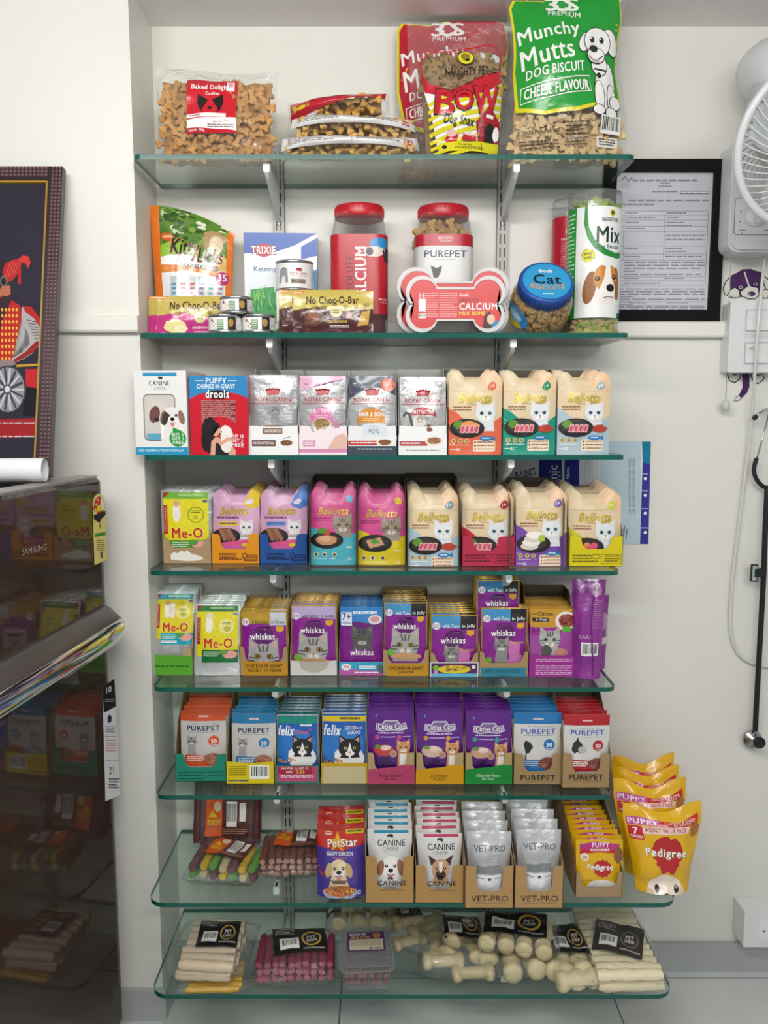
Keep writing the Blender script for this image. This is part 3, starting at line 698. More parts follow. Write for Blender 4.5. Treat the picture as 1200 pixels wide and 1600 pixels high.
def petstar():
    a = Art(); a.poly([(0, 0), (100, 0), (100, 40), (70, 46), (50, 52), (30, 48), (0, 44)], c('c2311f')); a.poly([(0, 0), (100, 0), (100, 14), (0, 10)], c('a8241a'))
    a.rrect(60, 8, 98, 17, 2, c('c9b714')); a.lines(64, 10, 94, 15, 1, c('5a4a10'), .7); a.star(43, 34, 22, 9, 5, c('dfa922')); a.ell(24, 16, 8, 4, c('e8c0a8')); a.lines(18, 14, 30, 18, 1, c('a8241a'), .6)
    a.text('PetStar', 24, 27, 85, 43, c('8a1a12'), .08, 0, -3); a.text('PetStar', 23, 26, 84, 42, WHT, .05, 0, -3)
    a.text('GRAVY CHICKEN', 21, 53, 75, 61, WHT, .04); a.text('Gravy Food', 33, 64, 63, 68, c('d88a5a'), .03)
    a.dog(46, 90, 23, 'e2cba2', 'c9a878', body=2.2, patch='efdcb8'); a.poly([(28, 114), (64, 114), (58, 122), (34, 122)], c('6d5a4a'))
    a.kibble(9, 96, 8, 18, ('c0604c', 'b0503c'), 8, 4); a.ell(48, 142, 36, 15, c('9ab0c8')); a.ell(48, 138, 33, 11, c('b86a35')); a.kibble(48, 138, 30, 10, ('d08a45', 'a85226', 'c4743a', 'd9a25a'), 46)
    a.rect(85, 140, 91, 147, WHT); a.ell(88, 143.5, 2, 2, c('7a3a20'))
    return a
def ccreek(stripe, kind):
    a = Art(); a.rect(14, 2, 92, 8, c(stripe)); a.poly([(44, 12), (48, 10), (56, 10), (58, 14), (56, 18), (54, 14), (48, 14), (46, 18)], c('2a2a2c'))
    a.text('CANINE', 23, 21, 84, 34, BLK, .015); a.text('CREEK', 34, 36, 70, 43, c('77787a'), .0); a.lines(34, 46, 70, 47.5, 1, c('a8a8a8'))
    if kind == 'spaniel': a.dog(52, 80, 26, 'efebe6', '9a6248', patch='efebe6', body=2.6, muz='f4f1ed')
    else: a.dog(52, 76, 25, 'c99a70', '3c2a22', prick=True, tongue=False, muz='3a2c28', body=2.6); a.poly([(47, 58), (57, 58), (55, 82), (49, 82)], c('efe6dc')); a.poly([(30, 110), (74, 110), (80, 150), (24, 150)], c('f0ece6'))
    return a
def vetpro():
    a = Art(); a.text('VET-PRO', 14, 27, 86, 40, c('45484c'), .0); a.lines(20, 47, 74, 66, 6, c('a9acae'), .35)
    a.rect(19, 70, 78, 90, c('9a9da0')); a.lines(21, 72, 76, 88, 8, c('6f7275'), .4)
    a.rect(19, 91, 78, 190, c('eef0f1')); a.lines(20, 97, 36, 101, 1, c('7a7c80'), .6); a.poly([(44, 97), (52, 96), (54, 101), (46, 103)], c('55585c')); a.lines(62, 97, 76, 101, 1, c('7a7c80'), .6)
    for u in (39, 59): a.rect(u, 93, u + .8, 106, c('b9bcbe'))
    return a
def pedi_small():
    a = Art(); a.poly([(8, 10), (40, 4), (92, 10), (92, 22), (50, 17), (8, 22)], c('b8337e')); a.text('PUPPY', 34, 6, 70, 16, c('f6e2ee'), .06)
    a.poly([(8, 22), (50, 17), (92, 22), (92, 30), (50, 25), (8, 30)], c('c2202a')); a.lines(30, 19, 70, 24, 1, WHT, .7)
    a.ell(18, 36, 8, 8, c('efe6d8')); a.text('10', 14, 33, 22, 40, c('b0202a'), .04); a.blob(90, 32, 10, 17, c('8a5530'), 4, .2)
    a.star(55, 60, 20, 17, 12, c('bd2028')); a.text('Pedigree', 24, 51, 77, 67, c('8d7a10'), .1); a.text('Pedigree', 23.5, 50.5, 76.5, 66, WHT, .07)
    a.blob(55, 100, 32, 16, c('efe9dd'), 3, .05); a.lines(14, 84, 34, 88, 1, c('b0202a'))
    return a
def pedi_big():
    a = Art(); a.poly([(3, 19), (44, 18), (44, 30), (3, 31)], c('c0509a')); a.text('PUPPY', 5, 21, 42, 29, c('f8eef4'), .07)
    a.poly([(44, 20), (72, 24), (95, 14), (95, 28), (72, 31), (44, 31)], c('c4242a')); a.text('CHICKEN & LIVER', 50, 22, 90, 26, c('f4dcd4'), .03, 0, -4); a.text('IN GRAVY', 62, 26, 86, 29, c('f4dcd4'), .03, 0, -4)
    a.rrect(3, 32, 22, 48, 2, c('c4202a')); a.text('7', 9, 34, 15, 42, WHT, .05); a.text('POUCHES', 5, 43, 20, 46, WHT, .04)
    a.poly([(22, 32), (84, 30), (82, 38), (21, 40)], c('f0cfc8')); a.text('WEEKLY VALUE PACK', 24, 32, 80, 37, c('b0302a'), .04, 0, -1)
    a.star(54, 64, 23, 19, 14, c('b81f26')); a.poly([(40, 78), (70, 78), (64, 90), (55, 86), (46, 90)], c('b81f26'))
    a.text('Pedigree', 23, 58, 83, 71, c('8d7a10'), .1); a.text('Pedigree', 22, 57, 82, 70, WHT, .07); a.blob(92, 34, 6, 9, c('a8683a'), 3, .2)
    a.blob(52, 114, 34, 24, c('efe0cc'), 4, .05); a.blob(36, 106, 14, 12, c('f3e8d8'), 3, .06); a.blob(24, 122, 8, 14, c('e6c9a8'), 5, .1); a.blob(82, 120, 8, 14, c('e6c9a8'), 6, .1)
    for u in (36, 72): a.ell(u, 108, 4.6, 4.6, c('3a2418')); a.ell(u, 108, 2.8, 2.8, c('0a0808'))
    a.blob(54, 119, 10, 5.5, c('1d1b1c'), 4, .1)
    return a
def rcanin(kind):
    a = Art(); R_ = c('b0202c')
    for i, u in enumerate((36, 43, 50, 57, 64)): a.ell(u, 32 - abs(i - 2) * -1.2 - 4, 2.2, 2.2, R_)
    a.poly([(38, 42), (34, 31), (42, 37), (43, 29), (48, 36), (50, 28), (52, 36), (57, 29), (58, 37), (66, 31), (62, 42)], R_)
    a.text('ROYAL CANIN', 11, 47, 87, 56, R_, .035); a.rect(4, 59, 96, 60.5, R_)
    if kind == 'gastro':
        a.lines(78, 20, 84, 23, 1, c('55585a')); a.poly([(50, 64), (62, 64), (66, 78), (60, 92), (68, 100), (44, 102), (46, 86), (38, 80)], c('8e9092')); a.cat(55, 74, 8, '8a8c8e', '2a2a2a', '9a9a6a', '4a4a4c', '9a8a88', 'b8b8b8', 2.4)
        a.rect(28, 106, 68, 120, c('8a6a5c')); a.text('GASTROINTEST', 32, 109, 66, 115, WHT, .03)
        a.rect(0, 118, 100, 190, c('efefee')); a.rect(6, 130, 54, 143, c('6d4a44')); a.text('GASTROINTESTINAL', 9, 134, 51, 139, WHT, .03)
        a.blob(76, 136, 12, 6, c('7a5236'), 3, .1); a.kibble(76, 136, 10, 4, ('a0784c', '6a4228'), 12); a.stroke([(70, 127), (84, 124)], 1.2, c('33302e'))
    elif kind == 'kitten':
        a.poly([(0, 0), (100, 0), (100, 8), (45, 12), (18, 28), (0, 32)], c('dfa8c6')); a.text('kg', 10, 16, 18, 21, c('7a4a66'), .02); a.lines(70, 12, 92, 20, 3, c('8a7a84'))
        a.poly([(22, 100), (22, 88), (28, 76), (40, 68), (56, 68), (68, 76), (72, 88), (72, 100)], c('d873a8')); a.text('KITTEN', 30, 72, 64, 80, WHT, .04); a.lines(32, 85, 62, 93, 2, WHT, .4)
        a.ell(48, 106, 21, 15, c('eeeae4')); a.ell(48, 103, 18, 11, c('9a7a4c')); a.kibble(48, 103, 15, 9, ('c2a070', '8a6238', 'b08850'), 26); a.stroke([(26, 104), (32, 122)], 5, c('b9b4b0')); a.rrect(72, 98, 84, 108, 2, c('c98aa8'))
        a.poly([(0, 118), (100, 112), (100, 190), (0, 190)], c('f0e2e6')); a.rrect(8, 132, 34, 146, 2, c('dc9cb8')); a.poly([(60, 150), (76, 124), (92, 118), (100, 126), (100, 152)], c('e2b9a8')); a.rect(0, 151, 100, 158, c('d98ab0')); a.lines(12, 134, 30, 144, 3, WHT, .4)
    elif kind == 'hair':
        a.poly([(0, 0), (100, 0), (100, 42), (66, 26), (38, 28), (14, 40), (0, 52)], c('3b4658')); a.ell(84, 20, 16, 14, c('cc5a3c')); a.lines(74, 14, 94, 24, 3, c('f0c0a8'), .4); a.lines(8, 16, 16, 20, 1, c('c9ccd0'))
        for i, u in enumerate((42, 47, 52, 57, 62)): a.ell(u, 32, 1.8, 1.8, R_)
        a.poly([(18, 100), (20, 84), (28, 74), (40, 69), (56, 69), (68, 74), (76, 84), (78, 100)], c('d98a1c')); a.text('CARE', 41, 67, 56, 73, c('33404f'), .02); a.text('HAIR & SKIN', 22, 78, 74, 87, WHT, .05); a.lines(30, 91, 66, 98, 2, c('f8dfae'), .4)
        a.stroke([(18, 92), (28, 120)], 5, c('b08a5a')); a.rect(30, 104, 80, 121, c('d8e0e8')); a.text('90%', 42, 108, 64, 117, c('4a5a6c'), .0)
        a.rect(0, 122, 100, 132, c('e6e8e8')); a.rect(2, 132, 60, 141, c('c0302c')); a.lines(6, 135, 56, 139, 1, WHT, .7); a.ell(76, 136, 18, 8, c('efe9e0')); a.blob(76, 135, 13, 6, c('8a5a38'), 3, .1); a.rect(0, 143, 100, 190, c('3f4a58')); a.lines(20, 148, 90, 152, 1, c('c0c8d0'))
    else:
        a.rect(76, 8, 92, 22, c('9a9c9e')); a.lines(78, 10, 90, 20, 3, c('e0e0e0'))
        a.poly([(22, 84), (28, 72), (42, 66), (60, 67), (76, 74), (80, 88), (74, 84), (50, 82)], R_); a.text('INSTINCTIVE', 28, 72, 74, 80, WHT, .04); a.lines(52, 86, 64, 92, 2, c('7a7c7e'))
        a.stroke([(8, 86), (12, 78), (20, 80), (24, 94), (28, 108)], 6, c('4d4a48')); a.blob(42, 98, 14, 16, c('e6dfd8'), 4, .06); a.cat(44, 90, 8, 'cfc3b6', '4a423a', '9aa05a', '7a6a5a', 'd8b0a4', 'f4f0ea', 1.2); a.blob(64, 108, 6, 5, c('8a5a40'), 5, .2)
        a.rect(0, 118, 100, 190, c('efefee')); a.rect(2, 132, 60, 142, c('b5555a')); a.lines(6, 135, 44, 139, 1, WHT, .7); a.ell(74, 132, 19, 10, c('e9e2d6')); a.blob(74, 131, 14, 7, c('9a6a48'), 3, .1); a.kibble(74, 131, 12, 5, ('b0784e', '7a4a30', 'c08a5a'), 16); a.lines(16, 150, 84, 153, 1, c('8a8c8e'))
    return a
# ================================================================== rows of pouches and display cartons (third to seventh shelf)
def unit(sh, px, py, mesh_fn, n, pitch, desc, where, tray=None, lean=4, first=None, Y=None, mat='film', T=0.013, D=None, shape={}, body='ffffff', art=None, rise=0.0, zoff=0.0, fit=None):
    """px: photo columns of the front pouch, py: rows of its top and base"""
    z = SH[sh]; bx = sum(px) / 2
    yb = tray[2] if tray else py[1]
    Yf = Y if Y else onz(bx, yb, z).y
    Yp = Yf + (0.004 if tray else 0) + T * .5
    L, R_ = P(px[0], py[0], Yp), P(px[1], py[0], Yp); W = R_.x - L.x; xc = (L.x + R_.x) / 2; H = L.z - z - zoff
    Hm = H / cos(radians(first if first is not None else lean))
    me = pouch_mesh(desc, W, Hm, T, c(body) if isinstance(body, str) else body, art, mat=mat, seed=int(px[0]), **shape)
    pouch_row(me, (xc, Yp, z + zoff + (0.001 if tray else 0)), n, pitch, desc, where, lean, first=first, rise=rise)
    if tray:
        tx0, tx1, ybot, ys, yc, hb, col, tart, kw = tray
        zb = P(bx, ybot, Yf).z; dz = z - zb
        X0, X1 = P(tx0, ys, Yf).x, P(tx1, ys, Yf).x; hs = P(bx, ys, Yf).z - z; hc = P(bx, yc, Yf).z - z
        kw = dict(kw); lab = kw.pop('label'); D_ = D or min(n * pitch + T + .012 + Hm * sin(radians(max(lean, 0))) , 1.774 - Yf)
        D_ = min(D_, 1.774 - Yf)
        tm = tray_mesh(lab, X1 - X0, D_, hs, hc, Hm * hb, col, tart, **kw)
        put(tm, 'display_carton', lab, 'carton', ((X0 + X1) / 2, Yf, z))
    return xc, Yf, W, Hm
def backbox(sh, x0, x1, ytop, Yf, D, lab, col='7d7263', low=.5):
    """open carton without a front: bottom, two side walls, tall back"""
    z = SH[sh]; X0, X1 = P(x0, 650, Yf).x, P(x1, 650, Yf).x; hb = P(600, ytop, min(Yf + D, 1.774)).z - z; D = min(D, 1.774 - Yf); a = Acc(); k = c(col); t = .001
    a.box(X0, X1, D - t, D, 0, hb, k); a.box(X0, X1, 0.01, D, 0, t, k)
    for x in (X0, X1 - t): a.prism([(0.012, 0), (D, 0), (D, hb), (D * .45, hb * .985), (0.012, hb * low)], x, x + t, k, 0, 'x')
    o = a.obj('display_carton', 'card', None, (0, Yf, z)); tag(o, lab, 'carton'); return o

# ---- third shelf
R3 = 'on the third shelf'; Y3 = 1.588
def carton(name, sh, x0, x1, y0, Y, D, art, col, lab, side=None, top=None, skew=0, win=None, ybot=None):
    z = SH[sh]; L, R_ = P(x0, y0, Y), P(x1, y0, Y); W = R_.x - L.x; H = L.z - z; a = Acc()
    a.box(-W / 2, W / 2, 0, D, 0, H, c(col))
    if side: a.add([(W / 2 + .0001, 0, 0), (W / 2 + .0001, D, 0), (W / 2 + .0001, D, H), (W / 2 + .0001, 0, H)], [(0, 1, 2, 3)], c(side)); a.add([(-W / 2 - .0001, 0, 0), (-W / 2 - .0001, D, 0), (-W / 2 - .0001, D, H), (-W / 2 - .0001, 0, H)], [(3, 2, 1, 0)], c(side))
    if top: a.add([(-W / 2, 0, H + .0001), (W / 2, 0, H + .0001), (W / 2, D, H + .0001), (-W / 2, D, H + .0001)], [(0, 1, 2, 3)], c(top))
    flat_art(a, art, W, (-W / 2, 0, H), hmax=H / W * 100)
    o = a.obj(name, 'gloss_card', None, ((L.x + R_.x) / 2, Y, z), (0, 0, radians(skew))); tag(o, lab, 'carton'); return o, W, H
a = Art(); a.rect(18, 4, 82, 10, c('2a8fc0')); a.poly([(46, 12), (50, 11), (56, 12), (54, 17), (48, 16)], c('3a3a3c')); a.text('CANINE', 29, 19, 68, 28, c('3a3a3e'), .02); a.text('CREEK', 39, 30, 62, 33.5, c('8c8c8e')); a.lines(38, 35, 64, 36.5, 1, c('a5a5a8'))
a.rrect(17, 44, 78, 132, 9, c('55504c')); a.rrect(18.5, 45.5, 76.5, 130, 8, c('cfcac4')); a.blob(42, 76, 20, 22, c('d9cfc6'), 4, .06); a.ell(38, 82, 10, 16, c('6f4a42'), 15); a.ell(42, 92, 5, 4, c('2a2424')); a.rect(22, 118, 50, 130, c('5fa4bd'))
a.poly([(50, 132), (48, 92), (52, 76), (64, 70), (86, 74), (94, 86), (86, 132)], c('f2efec')); a.dog(72, 86, 19, 'eae6e1', '8a6e5c', body=2.3, patch='eae6e1', muz='f4f1ee'); a.ell(58, 90, 6, 13, c('3c3632'), 12)
a.ell(81, 127, 16, 16, c('1f9a3a')); a.poly([(72, 106), (90, 114), (72, 118)], c('1f9a3a')); a.text('BUY 5', 70, 117, 92, 123, WHT, .06); a.text('GET 1', 70, 124.5, 92, 130.5, WHT, .06); a.text('FREE', 72, 132, 92, 138, WHT, .06)
a.rect(0, 144, 100, 170, c('2b93bf')); a.text('LIFE PRESERVATION FORMULA', 5, 148, 92, 152.5, c('e0eef4'), .02)
cc3, Wc, Hc = carton('pouch_carton', 3, 211, 294, 579, 1.578, 0.15, a, 'e9e8e6', 'white carton with two spotted dogs and a round green offer badge', skew=-2, top='e6e5e3')
cc3.location.x -= 0.004
a = Art(); a.rect(0, 0, 100, 40, c('2b86bd')); a.text('PUPPY', 29, 4, 64, 13, c('e8f0f4'), .05); a.text('CHUNKS IN GRAVY', 13, 14, 79, 22, c('e8f0f4'), .05); a.rect(10, 8, 26, 9, WHT); a.rect(67, 8, 82, 9, WHT)
a.poly([(0, 200), (0, 40), (14, 32), (35, 27), (65, 27), (86, 32), (100, 38), (100, 200)], c('c8142a'))
a.rrect(20, 42, 79, 88, 3, c('7d2a34')); a.lines(20, 42, 79, 88, 14, c('cf8a86'), .4, 8); a.rrect(44, 50, 58, 64, 3, c('b0605e'))
a.poly([(26, 30), (36, 26), (50, 24), (66, 27), (70, 34), (60, 40), (40, 40), (28, 37)], c('2a1014')); a.text('drools', 28, 24, 68, 38, WHT, .09)
a.blob(52, 98, 34, 28, c('c8142a'), 4, .03); a.blob(34, 96, 14, 26, c('241a1c'), 3, .08); a.blob(30, 112, 12, 20, c('1f1618'), 8, .1); a.poly([(34, 134), (36, 112), (44, 104), (66, 112), (78, 128), (78, 136), (34, 138)], c('dba489')); a.poly([(42, 136), (44, 114), (64, 124), (66, 138)], c('201a1c')); a.ell(43, 92, 8.5, 11.5, c('dfab92')); a.poly([(33, 90), (36, 80), (48, 80), (52, 86), (40, 86), (38, 104)], c('241a1c'))
a.blob(62, 98, 11, 13, c('eee8e2'), 5, .06); a.blob(62, 116, 10, 16, c('e9e2da'), 6, .06); a.ell(54, 96, 1.4, 1.4, c('221a1a')); a.ell(52, 100, 2, 1.5, c('221a1a')); a.stroke([(50, 118), (66, 108), (72, 112)], 6, c('dba489'))
a.text('BUY 10', 71, 100, 92, 106, WHT, .07, 0, 6); a.text('GET 2', 71, 108, 91, 114, WHT, .07, 0, 6); a.text('FREE', 72, 116, 92, 122, WHT, .07, 0, 6)
a.rect(0, 145, 100, 170, c('3a86b8')); a.text('REAL CHICKEN & CHICKEN LIVER CHUNKS IN GRAVY', 5, 149, 90, 152, c('d8e6f0'), .02); a.rect(0, 143, 100, 145, c('d8e6f0'))
carton('pouch_carton', 3, 295, 386, 587, 1.5785, 0.15, a, 'c04a55', 'red and blue puppy food carton with a woman hugging a white puppy', top='d0707a', skew=-1)
for kind, x0, x1, y0, body, desc, tc in (('gastro', 387, 465, 586, 'a2a4a5', 'silver pouch with a small grey cat and a brown band', 'efefee'),
        ('kitten', 466, 542, 587, 'a9a9aa', 'silver and pink kitten pouch with a bowl of kibble', 'f0e2e6'),
        ('hair', 543, 620, 587, 'b0b2b3', 'silver and navy pouch with an orange half-round panel', 'e6e8e8'),
        ('instinct', 623, 699, 589, 'b6b7b7', 'silver pouch with a red half-round panel and walking cat', 'efefee')):
    ar = rcanin(kind); L = P(x0, y0, Y3); W = P(x1, y0, Y3).x - L.x; hs = P(600, 665, Y3).z - SH[3]
    ta = Art(); ta.it = ar.it[:]; k = 100 / (x1 - x0); ys = (665 - y0) * k
    ta.tf(lambda u, v, ys=ys: (u, v - ys)); ta.it = [i for i in ta.it if i[3][2] > -8 and i[3][3] > 2]
    unit(3, (x0 + 2, x1 - 2), (y0, 706), None, 2, 0.0165, desc, R3, None, 2, None, Y3 + .004, 'foil', 0.014, body=c(body, .35), art=ar)
    tm = tray_mesh(desc, W, 0.155, hs, hs * .96, P(600, y0 - (8 if kind != 'instinct' else 12), Y3 + .15).z - SH[3], tc, ta, 'd9d7d2', cut=(6, 94), shape='v', gloss='gloss_card', inside='cfcdc8')
    put(tm, 'display_carton', {'gastro': 'low-fronted white carton with brown printed band around silver pouches', 'kitten': 'low-fronted pale pink carton around the kitten pouches', 'hair': 'low-fronted navy based carton around the orange panel pouches', 'instinct': 'low-fronted white carton with a red band beside the orange cream pouches'}[kind], 'carton', (L.x + W / 2, Y3, SH[3]))
CREAM = 'dfc9a4'
def cream_unit(sh, x0, x1, y0, y1, lower, badge, food, cname, tray=None, Y=None, n=8, btxt='1+', lean=4):
    w = {3: R3, 4: 'on the fourth shelf'}[sh]
    return unit(sh, (x0, x1), (y0, y1), None, n, 0.0185, f'cream and {cname} pouch with white cat and {"fish" if food == "fish" else "salmon" if food == "salmon" else "tuna"} plate', w, tray, lean, None, Y, 'matte', 0.015, shape=dict(top=ears(.11), bottom=.55), body=CREAM, art=cream_cat(lower, badge, food, btxt), rise=.0014)
for x0, x1, y0, lo, bd, fd, nm in ((702, 785, 581, 'e0694a', 'd9622f', 'shrimp', 'orange'), (788, 870, 581, '17957f', '168a5c', 'tuna', 'teal'), (873, 955, 581, 'a9c0c9', '8fa7a4', 'tuna', 'grey-blue')):
    cream_unit(3, x0, x1, y0, 705, lo, bd, fd, nm, None, Y3, 8, lean=1)
    backbox(3, x0 - 2, x1 - (4 if x1 < 900 else 5), 579, Y3 + .012, 0.165, f'brown carton standing behind the cream and {nm} pouches of the third shelf')

# ---- fourth shelf
R4 = 'on the fourth shelf'
ta = Art(); ta.poly([(15, 36), (22, 30), (30, 33), (38, 27), (44, 30), (50, 26), (58, 33), (68, 36), (76, 38), (84, 44), (70, 48), (50, 49), (30, 47), (16, 46)], c('e6e3dc'))
unit(4, (251, 329), (767, 882), None, 8, 0.016, 'green and yellow pouch with silver edge and chick in octagon', R4, (254, 330, 881, 840, 856, .98, 'a98d68', ta, dict(label='plain brown carton with a white splash, first on the fourth shelf', cut=(10, 90))), 3, 0, None, 'foil', 0.013, body=c('b9bcbc', .6), art=meo('chick'))
def pinktray(col, ink):
    ta = Art(); ta.lines(15, 41, 52, 55, 2, c(ink), .6); ta.lines(15, 52, 62, 58, 1, c(ink), .6); ta.rrect(66, 44, 96, 58, 3, c(ink)); ta.lines(70, 46, 94, 56, 2, c(col), .5); ta.ell(69, 46, 6, 6, c(ink)); ta.ell(69, 46, 3.5, 3.5, c(col)); return ta
for x0, x1, col, ink, bd, nm in ((330, 405, 'e08f14', '7a4508', 'e2c000', 'yellow'), (405, 480, '1b4f95', '0c2450', '3f78c6', 'blue')):
    unit(4, (x0 + 1, x1 - 1), (766, 882), None, 8, 0.018, f'pink pouch with {nm} cat ear and white kitten', R4, (x0, x1, 881, 834, 858, .98, col, pinktray(col, ink), dict(label=f'{"orange" if nm == "yellow" else "blue"} carton tray holding pink pouches with {nm} ears', cut=(16, 80))), 4, None, None, 'matte', 0.015, shape=dict(top=ears(.11)), body='d3a2c4', art=pink_snack(bd), rise=.0014)
for x0, x1, y0, lo, bd, fd, nm in ((482, 556, 765, '4fb0bf', '5bb4cf', 'mince', 'turquoise'), (557, 633, 768, 'd9c522', 'dcc122', 'pate', 'yellow')):
    unit(4, (x0, x1), (y0, 884), None, 8, 0.0185, f'bright pink and {nm} pouch with tabby cat', R4, None, 4, None, None, 'matte', 0.015, shape=dict(top=ears(.11), bottom=.55), body='cf4f8d', art=pink_pouch(lo, bd, fd), rise=.0014)
    backbox(4, x0 - 2, x1 + 2, 741, 1.60, 0.17, f'dark brown carton behind the bright pink and {nm} pouches', '4e4338', .75)
cream_unit(4, 638, 718, 769, 886, 'a9c2cb', '7d9aa4', 'tuna', 'pale blue'); backbox(4, 637, 721, 739, 1.60, .17, 'dark brown carton behind the cream and pale blue pouches', '50463b', .75)
def creamtray(col, ink, lip):
    ta = Art(); ta.lines(6, 35, 42, 45, 2, c(ink), .55); ta.lines(6, 46, 54, 51, 1, c(ink), .55); ta.ring(50, 38, 8, 4, 1.4, c(ink)); ta.frame(60, 34, 97, 52, .9, c(ink)); ta.lines(66, 36, 94, 50, 3, c(ink), .5); return ta
cream_unit(4, 723, 804, 769, 884, 'c2283c', 'a81f30', 'tuna', 'crimson', (722, 805, 885, 838, 860, .98, 'b52a48', creamtray('b52a48', '5c1022', 0), dict(label='crimson carton tray with low cut front', cut=(18, 70), kraft='8d7a60')))
cream_unit(4, 808, 888, 766, 886, '7a4aa5', '7458a4', 'fish', 'purple'); backbox(4, 802, 889, 746, 1.60, .17, 'grey-brown carton behind the cream and purple pouches', '6b604f', .75)
cream_unit(4, 890, 973, 769, 884, 'd0c62a', 'cfd03a', 'salmon', 'yellow', (890, 974, 885, 838, 858, 1.0, 'd6c510', creamtray('d6c510', '6a6208', 0), dict(label='yellow carton tray with low cut front at the end of the fourth shelf', cut=(20, 80), kraft='7d6e58')))

# ---- fifth shelf
R5 = 'on the fifth shelf'
ta = Art(); ta.rect(0, 20, 100, 80, c('5aa52c')); ta.poly([(0, 24), (0, 14), (100, 18), (100, 24)], c('5aa52c')); ta.lines(4, 38, 92, 42, 1, c('2d6a14'), .8)
unit(5, (237, 301), (931, 1056), None, 7, 0.019, 'yellow and aqua pouch with two white cats', R5, (224, 300, 1055, 1012, 1030, 1.0, 'b69d78', ta, dict(label='brown and green carton at the pillar end of the fifth shelf', cut=(18, 84))), 8, 10, None, 'foil', 0.013, body=c('c3c6c6', .5), art=meo('tuna'))
unit(5, (301, 373), (948, 1057), None, 6, 0.021, 'yellow and dark green pouch with a sitting white cat', R5, None, 9, 10, None, 'foil', 0.014, shape=dict(bottom=.5), body=c('cfd1d0', .4), art=meo('green'))
def ochre(t1, t2):
    ta = Art(); ta.rect(8, 32, 98, 62, c('bd8a1c')); ta.text(t1, 14, 37, 88, 45, c('3a2608'), .05); ta.text(t2, 17 if len(t2) > 8 else 34, 47, 86 if len(t2) > 8 else 66, 54, c('3a2608'), .05); return ta
KR = 'a68a5e'
unit(5, (375, 449), (955, 1056), None, 8, 0.0175, 'purple pouch with ochre top and grey tabby face', R5, (374, 450, 1056, 1010, 1035, 1.06, KR, ochre('CHICKEN IN GRAVY', 'ADULT 1+ YEARS'), dict(label='kraft carton with ochre band lettered for adult cats', cut=(8, 92))), 3, 0, None, 'foil', 0.012, body=c('b98f3a', .6), art=whis('b9921f', 'Chicken in Gravy', 'adult', 'c9ccd0'))
ta = Art(); ta.poly([(18, 2), (84, 2), (76, 18), (60, 26), (40, 26), (24, 18)], c('b5aea2'))
unit(5, (454, 526), (946, 1056), None, 8, 0.0175, 'purple pouch with lilac top and grey tabby face', R5, (453, 527, 1056, 1032, 1034, 1.0, 'cfcdc9', ta, dict(label='plain white low carton under the lilac topped pouches', shape='v', cut=(4, 96))), 3, 0, None, 'foil', 0.012, body=c('a58a5a', .7), art=whis('b9a6cf', 'with Salmon in Gravy', 'adult'))
ta = Art(); ta.rect(0, 0, 100, 60, c('3fa4c4')); ta.rect(0, 18, 100, 34, c('b45aa0')); ta.blob(16, 12, 11, 8, c('e8e4e6'), 3, .08); ta.text('FREE', 10, 8, 22, 14, c('c03a3a'), .06); ta.rect(40, 7, 86, 20, c('2a8fc0')); ta.lines(44, 9, 82, 18, 2, WHT, .6); ta.lines(34, 23, 88, 27, 1, c('f4e4f0'), .7); ta.blob(92, 16, 6, 12, c('55606a'), 5, .15)
unit(5, (531, 598), (949, 1054), None, 7, 0.0175, 'purple and blue pouch with dark grey cat over the name', R5, (530, 600, 1055, 1034, 1036, .98, '6fb4cc', ta, dict(label='blue and pink low carton under the dark grey cat pouches', shape='v', cut=(4, 96), kraft='b09468')), 3, 0, None, 'foil', 0.012, body=c('b08f4a', .6), art=whis7())
unit(5, (600, 668), (942, 1056), None, 8, 0.0175, 'purple pouch with blue tuna top and large tabby face', R5, (598, 671, 1056, 1015, 1036, 1.06, KR, ochre('CHICKEN IN GRAVY', 'JUNIOR'), dict(label='kraft carton with ochre band lettered for junior cats', cut=(8, 92))), 3, 0, None, 'foil', 0.012, body=c('c9a860', .6), art=whis('3f8fc0', 'with Tuna in Jelly', 'adult', '10100f'))
ta = Art(); ta.rect(0, 20, 100, 60, c('c9cfd0')); ta.rect(3, 22, 97, 50, c('5a2464')); ta.rect(3, 44, 97, 50, c('58b0d0')); ta.ell(50, 35, 34, 9, c('d6c22a')); ta.kibble(50, 33, 22, 6, ('8a5a34', 'a8754a'), 20); ta.ell(12, 32, 6, 6, c('6ab52c')); ta.rect(8, 37, 16, 46, c('c98ac4')); ta.ell(90, 30, 4, 4, c('dfe6ea'))
unit(5, (673, 747), (961, 1056), None, 7, 0.02, 'purple junior pouch with blue tuna top in the low row', R5, (672, 748, 1057, 1020, 1036, 1.12, KR, ta, dict(label='kraft carton with a plate of kibble printed on its front', cut=(8, 92))), 3, 0, None, 'foil', 0.012, body=c('c9a860', .6), art=whis('3f8fc0', 'with Tuna in Jelly', 'junior', '10100f'))
ta = Art(); ta.rect(4, 34, 96, 58, c('2f7f94')); ta.text('WITH TUNA IN JELLY', 12, 38, 82, 46, c('185566'), .05); ta.text('JUNIOR', 36, 48, 64, 55, c('185566'), .05)
unit(5, (752, 825), (950, 1056), None, 3, 0.011, 'purple junior pouch with blue tuna top in the tall row', R5, (749, 826, 1057, 1018, 1036, 1.24, KR, ta, dict(label='kraft carton with a teal lettered band', cut=(8, 92))), 3, 0, None, 'foil', 0.012, body=c('c9a860', .7), art=whis('3f8fc0', 'with Tuna in Jelly', 'junior', '10100f'), D=.165)
unit(5, (745, 812), (906, 1056), None, 5, 0.017, 'purple pouch raised high behind the tall junior row', R5, None, 3, 0, 1.66, 'foil', 0.012, body=c('6a1a74'), art=whis('2a6f9c', 'with Tuna in Jelly', 'junior', '10100f'), zoff=0.02)
